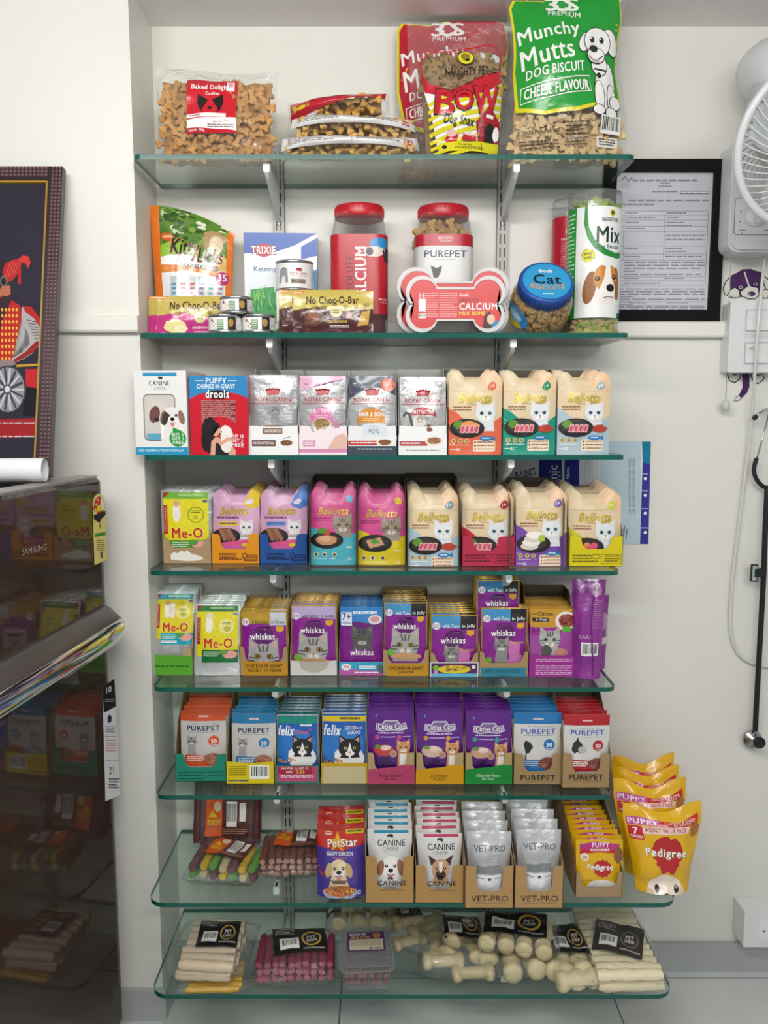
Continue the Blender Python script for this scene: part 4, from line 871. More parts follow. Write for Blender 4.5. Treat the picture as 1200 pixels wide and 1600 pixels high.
k5 = whis('c79a2c', 'Chicken in Gravy', 'junior'); k5.it = []
k5.rect(0, 0, 100, 190, c('a02c96')); k5.rect(0, 0, 100, 42, c('c8952a')); k5.text('with', 4, 9, 14, 14, c('3a2008'), .02); k5.text('Chicken', 16, 6, 50, 16, c('3a2008'), .02); k5.rect(4, 20, 42, 29, c('1b1712')); k5.text('in Gravy', 12, 21, 36, 28, WHT, .02); k5.ell(80, 28, 24, 22, c('efe4dc')); k5.blob(82, 27, 18, 16, c('9a4a34'), 3, .1); k5.kibble(82, 27, 15, 13, ('8a3a28', 'b06048', '6f2a1c'), 24); k5.ell(82, 50, 11, 11, c('5cb034')); k5.text('2-12', 5, 42, 26, 53, c('3a1a4a'), .04)
k5.poly([(0, 62), (100, 50), (100, 190), (0, 190)], c('a24a9e')); k5.cat(44, 70, 24, 'b5b3b0', '25231f', '7a8a80', '4a4744', 'b09a94', 'e2dfda', 1.5); k5.blob(70, 100, 16, 10, c('c88a80'), 5, .1); k5.blob(36, 96, 12, 14, c('55514c'), 6, .1)
ta = Art(); ta.rect(0, 0, 100, 70, c('9a2a8c')); ta.lines(14, 8, 92, 16, 2, c('d9a8d0'), .5); ta.lines(14, 22, 92, 44, 6, c('d9a8d0'), .5)
unit(5, (829, 898), (952, 1056), None, 7, 0.0175, 'ochre and magenta pouch with a lying tabby kitten', R5, (827, 900, 1057, 1024, 1032, 1.18, '9a2a8c', ta, dict(label='magenta fronted carton with tall brown back', cut=(4, 96), shape='v', kraft='7d694c', inside='6b5a42')), 3, 0, None, 'film', 0.012, body='8a2a80', art=k5)

# ---- sixth shelf
R6 = 'on the sixth shelf'
ta = Art(); ta.lines(6, 36, 56, 40, 1, c('0a4a40'), .6); ta.lines(6, 42, 50, 46, 1, c('0a4a40'), .6); ta.lines(6, 48, 56, 52, 1, c('0a4a40'), .6); ta.frame(58, 34, 92, 48, .8, c('0a4a40')); ta.lines(62, 36, 90, 46, 2, c('0a4a40'), .4)
unit(6, (281, 352), (1112, 1222), None, 5, 0.022, 'white and orange pouch with a grey kitten', R6, (273, 355, 1221, 1178, 1199, 1.12, '1f8a72', ta, dict(label='teal green carton under the orange topped pouches', cut=(16, 82))), 5, 2, None, 'film', 0.015, body='c9c7c2', art=purep('d1552a', 'cat'))
ta = Art(); ta.barcode(49, 8, 90, 38); ta.lines(6, 10, 42, 34, 6, c('8a7a10'), .4); ta.lines(4, 40, 46, 44, 1, c('3a3a80'), .8)
unit(6, (361, 430), (1117, 1224), None, 6, 0.02, 'white and blue pouch with a tabby kitten', R6, (353, 428, 1225, 1190, 1192, 1.16, 'dcc51a', ta, dict(label='yellow carton with a barcode on its front', shape='v', cut=(4, 96), kraft='9d8460')), 5, 3, None, 'film', 0.015, body='c9c7c2', art=purep('2578a8', 'cat'))
ta = Art(); ta.rect(0, 0, 100, 60, c('2a7a68')); ta.rect(4, 2, 96, 38, c('b84a70')); ta.rect(6, 3, 84, 20, c('a8283c')); ta.text('PAY FOR 10, GET 12', 14, 5, 74, 10, WHT, .05); ta.text('`600', 22, 12, 38, 18, WHT, .05); ta.text('`550', 44, 11, 66, 19, c('e8d040'), .06); ta.lines(12, 23, 86, 30, 2, c('e8d8dc'), .6); ta.it = [i for i in ta.it]
unit(6, (432, 497), (1118, 1222), None, 7, 0.0175, 'blue pouch with teal top and a black and white cat', R6, (430, 499, 1224, 1196, 1201, 1.05, '2a7a68', ta, dict(label='green and pink carton with a price offer strip', shape='v', cut=(4, 96), kraft='8d7a40')), 4, 2, None, 'foil', 0.012, body=c('a8acb4', .7), art=felx('teal'), shape=dict(back=c('10131c', .6)))
ta = Art(); ta.rect(0, 0, 100, 60, c('c8a420')); ta.rrect(4, 8, 96, 60, 3, c('cdbf94'))
unit(6, (503, 573), (1115, 1222), None, 7, 0.0175, 'blue pouch with yellow top and a black and white cat', R6, (502, 574, 1224, 1192, 1201, 1.05, 'c8a420', ta, dict(label='yellow carton with a blank cream patch on its front', shape='v', cut=(4, 96), kraft='8d7a40')), 4, 2, None, 'foil', 0.012, body=c('a8acb4', .7), art=felx('yellow'), shape=dict(back=c('10131c', .6)))
def cutray(col, ink, l1, l2, dy=0):
    ta = Art(); ta.poly([(0, 24 + dy), (30, 20 + dy), (55, 18 + dy), (80, 12 + dy), (100, 14 + dy), (100, 90), (0, 90)], c(col)); ta.text(l1, 30 - 6 * (len(l1) > 10), 33 + dy, 66 + 8 * (len(l1) > 10), 40 + dy, c(ink), .03); ta.text(l2, 36, 42 + dy, 62, 47 + dy, c(ink), .03); return ta
for x0, x1, y0, col, ink, ic, mt, l1, l2, nm in ((574, 648, 1107, 'b5456a', '5c1a30', 'c8508c', 'c8443c', 'Tuna Classic', 'Hair, Bones', 'pink badges and red tuna'), (650, 725, 1108, 'd29a16', '6a4a08', 'd9a03a', 'd9b8a0', 'Chicken', 'Adult', 'yellow badges and pale chicken'), (727, 801, 1111, '1d8a3a', 'cfe8c8', '3aa08a', 'd0a088', 'Chicken Liver Flavour', 'Hair, Bones', 'green badges and liver slices')):
    unit(6, (x0 + 1, x1 - 1), (y0, 1224), None, 6, 0.0195, f'dark purple pouch with ginger cat, {nm}', R6, (x0, x1, 1225, 1176, 1204, 1.06, 'b39a6c', cutray(col, ink, l1, l2, 14), dict(label=f'kraft carton with {"pink" if nm[0] == "p" else "yellow" if nm[0] == "y" else "green"} band under purple ginger cat pouches', cut=(12, 86))), 4, 2, None, 'film', 0.015, body='5f1f86', art=cuties(ic, mt))
def krafttext(t1, t2=None, y=37, h=12, x0=15, x1=86, bold=.05, dog=False):
    ta = Art(); ta.text(t1, x0, y, x1, y + h, c('1d1915'), bold)
    if t2: ta.text(t2, x0 + 16, y + h + 2, x1 - 18, y + h + 8, c('4a4238'), 0)
    ta.lines(x0 + 6, y + h + (10 if t2 else 3), x1 - 4, y + h + (11.5 if t2 else 4.5), 1, c('5a5044'), .8)
    if dog: ta.poly([(45, y - 7), (49, y - 8), (56, y - 7), (57, y - 3), (54, y - 2), (53, y - 4), (49, y - 4), (47, y - 2)], c('2a2622'))
    return ta
ta = krafttext('PUREPET', None, 47, 11)
unit(6, (804, 878), (1116, 1224), None, 6, 0.02, 'white and bright blue pouch with a black puppy', R6, (803, 879, 1226, 1177, 1205, 1.04, 'a5895f', ta, dict(label='kraft carton lettered in black under the bright blue topped pouches', cut=(18, 82))), 5, 2, None, 'film', 0.015, body='d4d3cf', art=purep('2074b4', 'pup'))
ta = krafttext('PUREPET', None, 46, 12)
unit(6, (882, 954), (1119, 1228), None, 6, 0.02, 'white and red pouch with a black and white dog', R6, (879, 954, 1231, 1177, 1207, 1.2, 'a5895f', ta, dict(label='kraft carton lettered in black under the red topped pouches', cut=(18, 82), inside='6d5c45')), 5, 2, None, 'film', 0.015, body='d4d3cf', art=purep('b01d28', 'dog'))

# ---- second lowest shelf
R7 = 'on the second lowest shelf'
wavy = lambda V: 1.0 - .07 * max(0, sin(pi * min(1, V * 1.2))) * (1 if V < .8 else 0)
unit(7, (495, 570), (1291, 1405), None, 3, 0.036, 'red and violet pouch with a yellow star and puppy', R7, None, 5, 3, None, 'film', 0.03, shape=dict(bottom=.9, bulge=.35), body='4b3a94', art=petstar())
for x0, x1, y0, st, kd, nm, ytop in ((571, 647, 1298, '1f86a4', 'spaniel', 'cyan striped white pouch with a brown eared spaniel', 1338), (649, 725, 1304, 'b8395c', 'bull', 'pink striped white pouch with a prick eared dog', 1352)):
    unit(7, (x0 + 3, x1 - 3), (y0, 1408), None, 6, 0.026, nm, R7, (x0, x1, 1411, ytop, 1389, 1.0, 'b08a52', krafttext('CANINE', 'CREEK', 100 * (1374 - ytop) / 76 + 6, 10, 25, 84, .03, True), dict(label=f'kraft carton lettered with a small black dog above, under the {nm.split()[0]} striped pouches', cut=(20, 80))), 5, 2, None, 'film', 0.03, shape=dict(side=wavy, bottom=.9), body='d5d5d2', art=ccreek(st, kd))
for x0, x1, y0, nm, ex in ((727, 803, 1303, 'plain silver pouch of the first dark lettered row', 'first'), (805, 881, 1300, 'plain silver pouch of the dark lettered row beside the yellow tray', 'second')):
    unit(7, (x0 + 3, x1 - 3), (y0, 1416), None, 4, 0.04, nm, R7, (x0, x1, 1419, 1353, 1393, .92, 'b18d5c', krafttext('VET-PRO', None, 65, 13, 13, 90, .0), dict(label=f'kraft carton lettered in thin capitals, {"next to the pink striped row" if ex == "first" else "next to the yellow sachets"}', cut=(20, 80))), 4, 3, None, 'foil', 0.034, shape=dict(side=wavy, bottom=.9, wr=.0016), body=c('c6c8c9', .35), art=vetpro())
ta = Art(); ta.rect(4, 60, 94, 78, c('a83a7c')); ta.text('CHICKEN', 20, 66, 74, 72, c('d9a0c0'), .04)
unit(7, (902, 976), (1317, 1402), None, 10, 0.0205, 'small yellow sachet with a magenta banner', R7, (900, 973, 1402, 1362, 1386, 1.25, 'a88c68', ta, dict(label='narrow kraft carton of small yellow sachets beside the big yellow bags', cut=(8, 92), inside='4d4236')), 4, 6, None, 'film', 0.012, body='dfae14', art=pedi_small())
# four large yellow bags, each leaning on the one behind
def bagtop(k):
    return lambda U: 1 - .09 * sin(pi * U) ** 1.5 - .05 * (1 - U) * k + .02 * sin(9 * U)
for k, (x0, x1, y0, Yb, tip, lab) in enumerate(((970, 1092, 1259, 1.512, 8, 'big yellow dog food bag in front with puppy face and red rosette'), (958, 1071, 1222, 1.575, 6, 'big yellow dog food bag right behind the front one'),
        (955, 1059, 1200, 1.635, 3, 'big yellow dog food bag third from the front'), (952, 1050, 1180, 1.695, 1, 'rearmost big yellow dog food bag, only its top showing'))):
    L = P(x0, y0, Yb + .03); W = P(x1, y0, Yb + .03).x - L.x; H = (L.z - SH[7]) * 1.01
    me = pouch_mesh('big_bag', W, H, 0.052, c('e2b00e'), pedi_big(), top=bagtop(1 if k == 0 else .3), side=lambda V: .66 + .34 * min(1, V * 1.25) ** 1.2, mat='film', bottom=.95, bulge=.3, seed=k, wr=.002, NU=18, NV=24, back=c('c98f10'))
    put(me, 'dog_food_bag', lab, 'dog food bag', (L.x + W / 2 + (0.010 if k == 0 else 0.006), Yb + .028, SH[7] + .0005), (-radians(tip), 0, radians(-4 + 2 * k)), 'big yellow dog food bags')
# two purple bags at the end of the fifth shelf
for k, (x0, x1, y0, Yb, lab) in enumerate(((897, 944, 906, 1.64, 'purple bag leaning at the end of the fifth shelf, barcode side showing'), (926, 950, 930, 1.70, 'purple bag behind the barcoded one at the end of the fifth shelf'))):
    L = P(x0, y0, Yb); W = P(x1, y0, Yb).x - L.x; a = Art()
    if k == 0: a.barcode(30, 190, 88, 232); a.text('EARS', 24, 168, 64, 178, c('c9a8c4'), .03); a.lines(64, 60, 92, 150, 14, c('b07aa8'), .4); a.stroke([(70, 0), (60, 130), (76, 290)], 6, c('6a1f70')); a.blob(75, 30, 16, 20, c('b890b4'), 4, .2)
    else: a.blob(60, 150, 40, 60, c('b884b4'), 3, .2); a.rect(20, 250, 100, 290, c('d9c4d6'))
    me = pouch_mesh('purple_bag', W * 1.1, L.z - SH[5], 0.04, c('8a2f8e'), a, side=lambda V: .8 + .2 * V, mat='film', bottom=.8, seed=k + 40, wr=.0016)
    put(me, 'cat_food_bag', lab, 'cat food bag', (L.x + W / 2, Yb, SH[5] + .0005), (-radians(2), 0, radians(-14)), 'purple bags at the shelf end')
# ================================================================== biscuits, chews and their packs
def bone2d(L, B, n=6, q=168, rr=.29):
    """bone outline, length L along x, overall breadth B"""
    r = B * rr; o = []
    for (cx, cy, a0, a1) in ((L / 2 - r, B / 2 - r, q, -50), (L / 2 - r, -B / 2 + r, 50, -q), (-L / 2 + r, -B / 2 + r, q - 180, -230), (-L / 2 + r, B / 2 - r, 230, 180 - q)):
        for k in range(n): t = radians(a0 + (a1 - a0) * k / (n - 1)); o.append((cx + r * cos(t), cy + r * sin(t)))
    return o
def bone_biscuit_mesh(L, B, T, col):
    a = Acc(); p = bone2d(L, B, 5); n = len(p); k = c(col)
    q = [(x * .9, y * .86) for x, y in p]
    vs = [(x, -T * .5, z) for x, z in q] + [(x, -T * .2, z) for x, z in p] + [(x, T * .2, z) for x, z in p] + [(x, T * .5, z) for x, z in q]
    fs = [(j * n + i, j * n + (i + 1) % n, (j + 1) * n + (i + 1) % n, (j + 1) * n + i) for j in range(3) for i in range(n)]
    a.add(vs, fs + [list(range(n)), list(range(3 * n, 4 * n))[::-1]], k)
    for x in (-L * .2, 0, L * .2): a.add([(x + L * .02 * cos(t), -T * .505, L * .02 * sin(t)) for t in (0, 1.57, 3.14, 4.71)], [(0, 1, 2, 3)], tuple(v * .55 for v in k[:3]) + (0,))
    return a.mesh('bone_biscuit', 'biscuit')
def stick_mesh(L, r, col, n=9, twist=False, end=None):
    """chew stick along x with slightly crimped ends"""
    R = random.Random(int(L * 1e5)); a = Acc(); k = c(col); vs = []; N = 9
    for j in range(N + 1):
        q = j / N; rr = r * (1 + .06 * sin(j * 2.1)) * (.8 if j in (0, N) else 1)
        for i in range(n):
            t = 2 * pi * i / n; rad = rr * (1 + (.13 * sin(2 * t + q * 16) if twist else R.uniform(-.04, .04)))
            vs.append(((q - .5) * L, rad * cos(t), rad * sin(t)))
    fs = [(j * n + i, j * n + (i + 1) % n, (j + 1) * n + (i + 1) % n, (j + 1) * n + i) for j in range(N) for i in range(n)]
    a.add(vs, fs, k, 0, True); e = c(end) if end else k
    a.add(vs[:n], [list(range(n))[::-1]], e); a.add(vs[-n:], [list(range(n))], e)
    return a.mesh('chew_stick', 'chew')
def knot_bone_mesh(L, r, col):
    """pressed rawhide bone: a shaft with two lobed ends"""
    a = Acc(); n = 14; vs = []; N = 20
    for j in range(N + 1):
        q = j / N * 2 - 1; e = abs(q); lob = max(0, 1 - ((e - .78) / .24) ** 2); lob = max(lob, 0) ** .6
        rx = r * (.62 + .55 * lob) * (1 if e < .97 else .55); rz = r * (.6 + .2 * lob) * (1 if e < .97 else .6)
        for i in range(n):
            t = 2 * pi * i / n; sp = 1 - .22 * lob * max(0, cos(2 * t + pi)) * .9
            vs.append((q * L / 2, rx * cos(t) * sp, rz * sin(t)))
    fs = [(j * n + i, j * n + (i + 1) % n, (j + 1) * n + (i + 1) % n, (j + 1) * n + i) for j in range(N) for i in range(n)]
    a.add(vs, fs + [list(range(n))[::-1], list(range(N * n, N * n + n))], c(col), 0, True)
    return a.mesh('rawhide_bone', 'chew')
def roll_mesh(L, r, col):
    """short knotted rawhide roll with bulging ends"""
    a = Acc(); a.lathe([(r * .4, -L / 2), (r * .95, -L * .46), (r * 1.05, -L * .34), (r * .72, -L * .2), (r * .95, -L * .08), (r, 0), (r * .95, L * .08), (r * .72, L * .2), (r * 1.05, L * .34), (r * .95, L * .46), (r * .4, L / 2)], 14, c(col))
    a.xf(Matrix.Rotation(pi / 2, 4, 'Y')); return a.mesh('rawhide_roll', 'chew')
RB = random.Random(5)
def scatter(me, name, label, group, mtx, xs, zs, ys, cat='biscuit', flat=.5, clipf=None, rad=None):
    """lay pieces on a loose grid inside a bag or jar; each one is its own thing"""
    n = 0
    for y in ys:
        for iz, z in enumerate(zs):
            for x in xs:
                X = x + RB.uniform(-.25, .25) * (xs[1] - xs[0]) + (iz % 2) * .5 * (xs[1] - xs[0]); Z = z + RB.uniform(-.25, .25) * (zs[1] - zs[0] if len(zs) > 1 else 0)
                yy = clipf(X, Z, y) if clipf else y
                if yy is None: continue
                r = Euler((RB.uniform(-flat, flat), RB.uniform(-pi, pi), RB.uniform(-flat, flat))).to_matrix().to_4x4()
                m_ = mtx @ Matrix.Translation((X, yy + RB.uniform(-.002, .002), Z)) @ r
                o = bpy.data.objects.new(name, me); COL.objects.link(o); o.matrix_world = m_; tag(o, label, cat, group); n += 1
    return n
def frange(a, b_, s):
    o = [];
    while a <= b_ + 1e-6: o.append(a); a += s
    return o
def clear_bag(name, label, cat, loc, rot, W, H, T, art=None, group=None, printname='printed_label', shape={}, filmmat='bag', seed=0, wr=.003):
    """clear bag (film) with its print as a part; returns the thing, its world matrix and the pillow profile"""
    me, pr, base = pouch_mesh(name, W, H, T, c('ffffff'), art or Art(), mat=filmmat, ret=True, seed=seed, wr=wr, **shape)
    o = put(me, name, label, cat, loc, rot, group)
    if pr.f: pr.obj(printname, 'film', o)
    m_ = Matrix.Translation(loc) @ Euler(rot).to_matrix().to_4x4()
    return o, m_, base
def filler(name, label, W, H, T, mtx, base, col, z0, z1, dx=.9, depth=.5, group=None, size=.014, mat='biscuit'):
    """the heap of pieces deeper in the bag that nobody could count"""
    a = Acc(); R = random.Random(3); k = c(col); n = int((W * dx) / size); m_ = int((z1 - z0) / size); vs = []
    for j in range(m_ + 1):
        for i in range(n + 1):
            U = .5 + (i / n - .5) * dx; V = (z0 + (z1 - z0) * j / m_) / H; x, t, wv, z = base(U, min(.98, max(.02, V)))
            vs.append((x, -t * depth + R.uniform(0, size * .5), z + R.uniform(-.2, .2) * size))
    fs = [(j * (n + 1) + i, j * (n + 1) + i + 1, (j + 1) * (n + 1) + i + 1, (j + 1) * (n + 1) + i) for j in range(m_) for i in range(n)]
    bv = [(v[0], base(.5 + v[0] / W, min(.98, max(.02, v[2] / H)))[1] * depth, v[2]) for v in vs]; o = len(vs)
    a.add(vs + bv, fs + [tuple(o + q for q in f[::-1]) for f in fs], k)
    ob = a.obj(name, mat); ob.matrix_world = mtx; tag(ob, label, 'biscuits', group, 'stuff'); return ob

# ------------------------------------------------------------------ highest shelf
Z1 = SH[1] + .0006
a = Art()
a.rect(28.5, 13.5, 69, 57, c('c9182a')); a.rect(61, 16, 67, 24, WHT); a.lines(62, 17, 66, 22, 3, c('c9182a'))
a.text('Baked Delights', 33, 19.5, 65, 25, WHT, .03); a.text('Cookies', 44, 25.5, 55, 28, WHT, .02)
for q in (-1, 1): a.poly([(48 + q * 2, 32), (48 + q * 10, 27.5), (48 + q * 10.5, 35), (48 + q * 8, 41), (48 + q * 4, 36)], c('1a1517')); a.stroke([(48 + q * 8, 38), (48 + q * 6, 42)], 1, c('1a1517'))
a.ell(48, 39, 2, 1.2, c('1a1517')); a.rect(28.5, 43, 61, 46, c('f0e8e8')); a.lines(30, 44, 40, 45.4, 1, c('8a2030')); a.poly([(28.5, 47), (69, 46), (69, 55), (28.5, 53)], WHT); a.text('Chicken Flavour', 50, 47.5, 67, 50, c('8a2030'), .02); a.lines(46, 51, 67, 54, 2, c('9a7a7a')); a.text('Net Wt. 500g', 30, 54, 43, 56.4, WHT, .02)
Yb = 1.645; L, R_ = P(231, 92, Yb - .03), P(432, 92, Yb - .03); W = R_.x - L.x; H = L.z - SH[1]
o, m_, bs = clear_bag('biscuit_bag', 'big clear bag of bone biscuits with a red dog label', 'biscuit bag', ((L.x + R_.x) / 2, Yb, Z1), (-radians(3), 0, 0), W, H, .085, a, shape=dict(bottom=.95, bulge=.4, top=lambda U: .955 + .03 * sin(5 * U + 1) + .05 * max(0, U - .55) + .04 * max(0, .12 - U) * 8, side=lambda V: 1 - .05 * sin(V * 3.2)), seed=3)
bb = bone_biscuit_mesh(.030, .016, .007, 'c4935a')
def pill(bs, W, H, dy, k_=.006): return lambda x, z, y: (None if abs(x) > W * .47 or z > H * .86 else -bs(min(.97, max(.03, .5 + x / W)), min(.97, max(.03, z / H)))[1] * y + dy + k_)
cf = pill(bs, W, H, .006)
scatter(bb, 'bone_biscuit', 'tan bone biscuit inside the big clear bag with the red label', 'bone biscuits in the big clear bag', m_, frange(-W * .42, W * .40, .0205), frange(.010, H * .80, .0135), (1.0,), clipf=cf)
filler('biscuit_heap', 'tan biscuits packed deep inside the clear bag', W, H, .085, m_, bs, 'b08048', .004, H * .84, .88, .55)

def munch(base, edge, dogcol, t1='Munchy', t2='Mutts', fl='CHEESE FLAVOUR'):
    a = Art(); a.poly([(2, 8), (6, 2), (30, 4), (70, -6), (95, 2), (99, 20), (97, 40), (93, 60), (94, 84), (80, 90), (55, 96), (30, 97), (8, 92), (2, 60)], c('d9cf1e')); a.poly([(4, 9), (8, 3), (30, 5), (70, -6), (94, 2), (98, 20), (95, 40), (92, 60), (93, 82), (80, 87), (55, 93), (30, 94), (10, 89), (4, 60)], c(base))
    a.ring(46, 8, 7, 5.5, 2.6, WHT); a.text('3S', 32, 2, 60, 14, WHT, .06); a.text('PREMIUM', 33, 15, 61, 19, WHT, .02, 0, 2)
    a.text(t1, 6, 25.5, 60, 40, WHT, .03, 0, -7); a.text(t2, 8, 41.5, 53, 58, WHT, .03, 0, -9); a.text('DOG BISCUIT', 13, 60, 62, 67.5, WHT, .03, 0, -5)
    a.stroke([(10, 75), (66, 69), (67, 80.5), (11, 87), (10, 75)], .8, WHT); a.text(fl, 13, 74.2, 65, 82, WHT, .05, 0, -5)
    G = c('f1efec'); K = c('2a2a2a'); dk = lambda x, y, rx, ry, rot=0: (a.ell(x, y, rx + .7, ry + .7, K, rot), a.ell(x, y, rx, ry, G, rot))
    dk(80, 76, 9, 19, 8); dk(74, 84, 4, 12); dk(85, 86, 4, 12); dk(88, 88, 5, 5); dk(73, 95, 5, 3.4); dk(84, 96, 5, 3.4); dk(76, 60, 7, 8)
    dk(64, 42, 5, 9, 25); dk(88, 41, 6, 11, -18); dk(75, 42, 12, 12); dk(73, 53, 8, 6)
    for q in (70, 79): a.ell(q, 40, 3.2, 3.8, WHT); a.ell(q, 40.5, 2.2, 2.8, K); a.ell(q - .8, 39.5, .8, .8, WHT)
    a.ell(71, 48, 4, 2.8, K); a.stroke([(66, 54), (72, 58), (80, 53)], .9, K); a.ell(73, 57.5, 3, 1.8, c('b9b0ac')); a.stroke([(71, 63), (82, 64)], 1.4, K); a.ell(75, 68, 2, 2.2, K)
    return a
ga = munch('1f9a35', 'd9cf1e', 'f1efec')
for k in range(4): ga.text('Munchy Pets Pvt. Ltd.', 10, 107, 43, 111, c('2a2522'), .02) if k == 0 else ga.lines(10, 112 + k * 3, 42, 114 + k * 3, 1, c('4a4038'), .6, k)
ga.lines(47, 103, 66, 122, 7, c('4a4038'), .4); ga.barcode(75, 98, 93, 111); ga.rect(73, 113, 92, 122, c('eae6de')); ga.lines(75, 114, 90, 121, 3, c('3a3430'))
Yb = 1.655; L, R_ = P(796, 0, Yb - .03), P(994, 0, Yb - .03); W = R_.x - L.x; H = P(895, -8, Yb).z - SH[1]
og, mg, bg = clear_bag('biscuit_bag', 'large green dog biscuit bag with a white cartoon dog', 'biscuit bag', ((L.x + R_.x) / 2, Yb, Z1), (-radians(2), radians(-1), 0), W, H, .095, ga, shape=dict(bottom=1.0, bulge=.4, side=lambda V: .94 + .06 * sin(V * 7)), seed=8, printname='printed_panel')
b2 = bone_biscuit_mesh(.029, .016, .007, 'd6b888')
scatter(b2, 'bone_biscuit', 'pale bone biscuit at the bottom of the green bag', 'bone biscuits in the green bag', mg, frange(-W * .42, W * .40, .0205), frange(.010, H * .29, .0135), (1.0,), clipf=pill(bg, W, H, .006))
filler('biscuit_heap', 'pale biscuits packed inside the green bag', W, H, .095, mg, bg, 'c0a070', .004, H * .84, .86, .55)
Yb = 1.735; L, R_ = P(617, 45, Yb - .03), P(800, 45, Yb - .03); W = R_.x - L.x; H = P(700, 34, Yb).z - SH[1]
o, m2, b_2 = clear_bag('biscuit_bag', 'red dog biscuit bag standing behind the yellow striped bag', 'biscuit bag', ((L.x + R_.x) / 2, Yb, Z1), (0, 0, 0), W, H, .07, munch('b5182c', 'd9cf1e', 'f1efec', fl='CHICKEN FLAVOUR'), shape=dict(bottom=1.0, bulge=.4), seed=9, printname='printed_panel')
b3 = bone_biscuit_mesh(.030, .016, .008, 'b0714a')
scatter(b3, 'bone_biscuit', 'reddish bone biscuit at the bottom of the red bag', 'bone biscuits in the red bag', m2, frange(-W * .42, -W * .16, .019), frange(.008, H * .22, .012), (.9,), clipf=pill(b_2, W, H, .006))
filler('biscuit_heap', 'reddish biscuits packed inside the red bag', W, H, .07, m2, b_2, 'a5663f', .004, H * .8, .84, .55)
# yellow striped bag with a window
a = Art(); yb_ = c('dcd21c')
a.poly([(13, 72), (38, 80), (60, 79), (84, 70), (97, 60), (100, 131), (26, 131), (18, 90)], WHT)
for k in range(9): a.poly([(16, 85 + k * 7), (98, 63 + k * 7), (99, 66.5 + k * 7), (17, 88.5 + k * 7)], yb_)
a.poly([(11, 56), (18, 66), (40, 75), (60, 73), (84, 60), (94, 50), (96, 62), (84, 72), (60, 81), (38, 82), (14, 74)], c('c01a2c'))
a.stroke([(12, 62), (11, 44), (20, 37), (55, 33), (85, 28), (93, 32), (94, 52)], 1.4, c('c01a2c'))
a.ell(57, 42, 8.5, 6.5, c('17161a')); a.ell(57, 42, 7.8, 5.8, c('e0d21c')); a.blob(57, 41, 4.5, 3.6, c('8a7a1a'), 3, .2); a.ell(59, 44, 2, 1.4, BLK)
a.text('NAUGHTY PET', 36, 51, 81, 59, BLK, .03, 0, -4)
for q in ((25, 75, 45, 98, 'B', 8), (46, 74, 65, 94, 'O', 0), (67, 70, 93, 95, 'W', -4)): a.text(q[4], q[0] - 1, q[1] - 1, q[2] + 1, q[3] + 1, BLK, .05, 0, q[5]); a.text(q[4], q[0], q[1], q[2], q[3], c('c01a2c'), .05, 0, q[5])
a.text('Dog Snax', 33, 98, 68, 109, BLK, .02, .2, 3)
a.poly([(74, 120), (74, 102), (70, 103), (84, 88), (99, 100), (99, 120)], c('a81a28'))
for k in range(4): a.rect(75, 103 + k * 4.5, 98, 103.8 + k * 4.5, c('5a0c14'))
a.poly([(81, 120), (81, 108), (85, 104), (90, 104), (93, 108), (93, 120)], BLK); a.rrect(81, 96, 90, 99, 1.4, WHT); a.blob(95, 112, 4, 7, WHT, 4, .1)
a.poly([(56, 114), (70, 114), (72, 120), (54, 120)], c('c01a2c')); a.ell(63, 114, 7, 1.6, c('e8d8c8')); a.poly([(34, 118), (42, 112), (50, 116), (48, 121), (36, 122)], c('c01a2c')); a.ell(42, 114, 6, 3, c('e8b8b0'))
a.poly([(27, 122), (100, 120), (100, 132), (26, 132)], yb_); a.text('Net weight 400 g', 50, 123.5, 66, 126, BLK, .01); a.lines(45, 127, 80, 130, 2, c('3a3a14'), .5); a.ell(33, 127, 3, 2.4, BLK); a.rect(78, 122, 78.5, 131, c('3a3a14'))
Yb = 1.64; L, R_ = P(637, 60, Yb - .03), P(799, 60, Yb - .03); W = R_.x - L.x; H = P(710, 28, Yb).z - SH[1]
o, m3, b_3 = clear_bag('biscuit_bag', 'yellow and white striped biscuit bag with a window and red letters', 'biscuit bag', ((L.x + R_.x) / 2, Yb, Z1), (-radians(4), 0, 0), W, H, .075, a, shape=dict(bottom=1.0, bulge=.38, side=lambda V: 1 - .22 * (1 - V) ** 1.5 + .0 * V), seed=12, printname='printed_panel')
b4 = bone_biscuit_mesh(.028, .014, .008, 'a07f52')
scatter(b4, 'bone_biscuit', 'brown bone biscuit behind the window of the striped bag', 'bone biscuits in the striped bag', m3, frange(-W * .32, W * .38, .0185), frange(H * .50, H * .74, .0115), (.9,), clipf=pill(b_3, W, H, .007))
filler('biscuit_heap', 'brown biscuits packed inside the striped bag', W, H, .075, m3, b_3, '8f6f45', .004, H * .74, .76, .5)
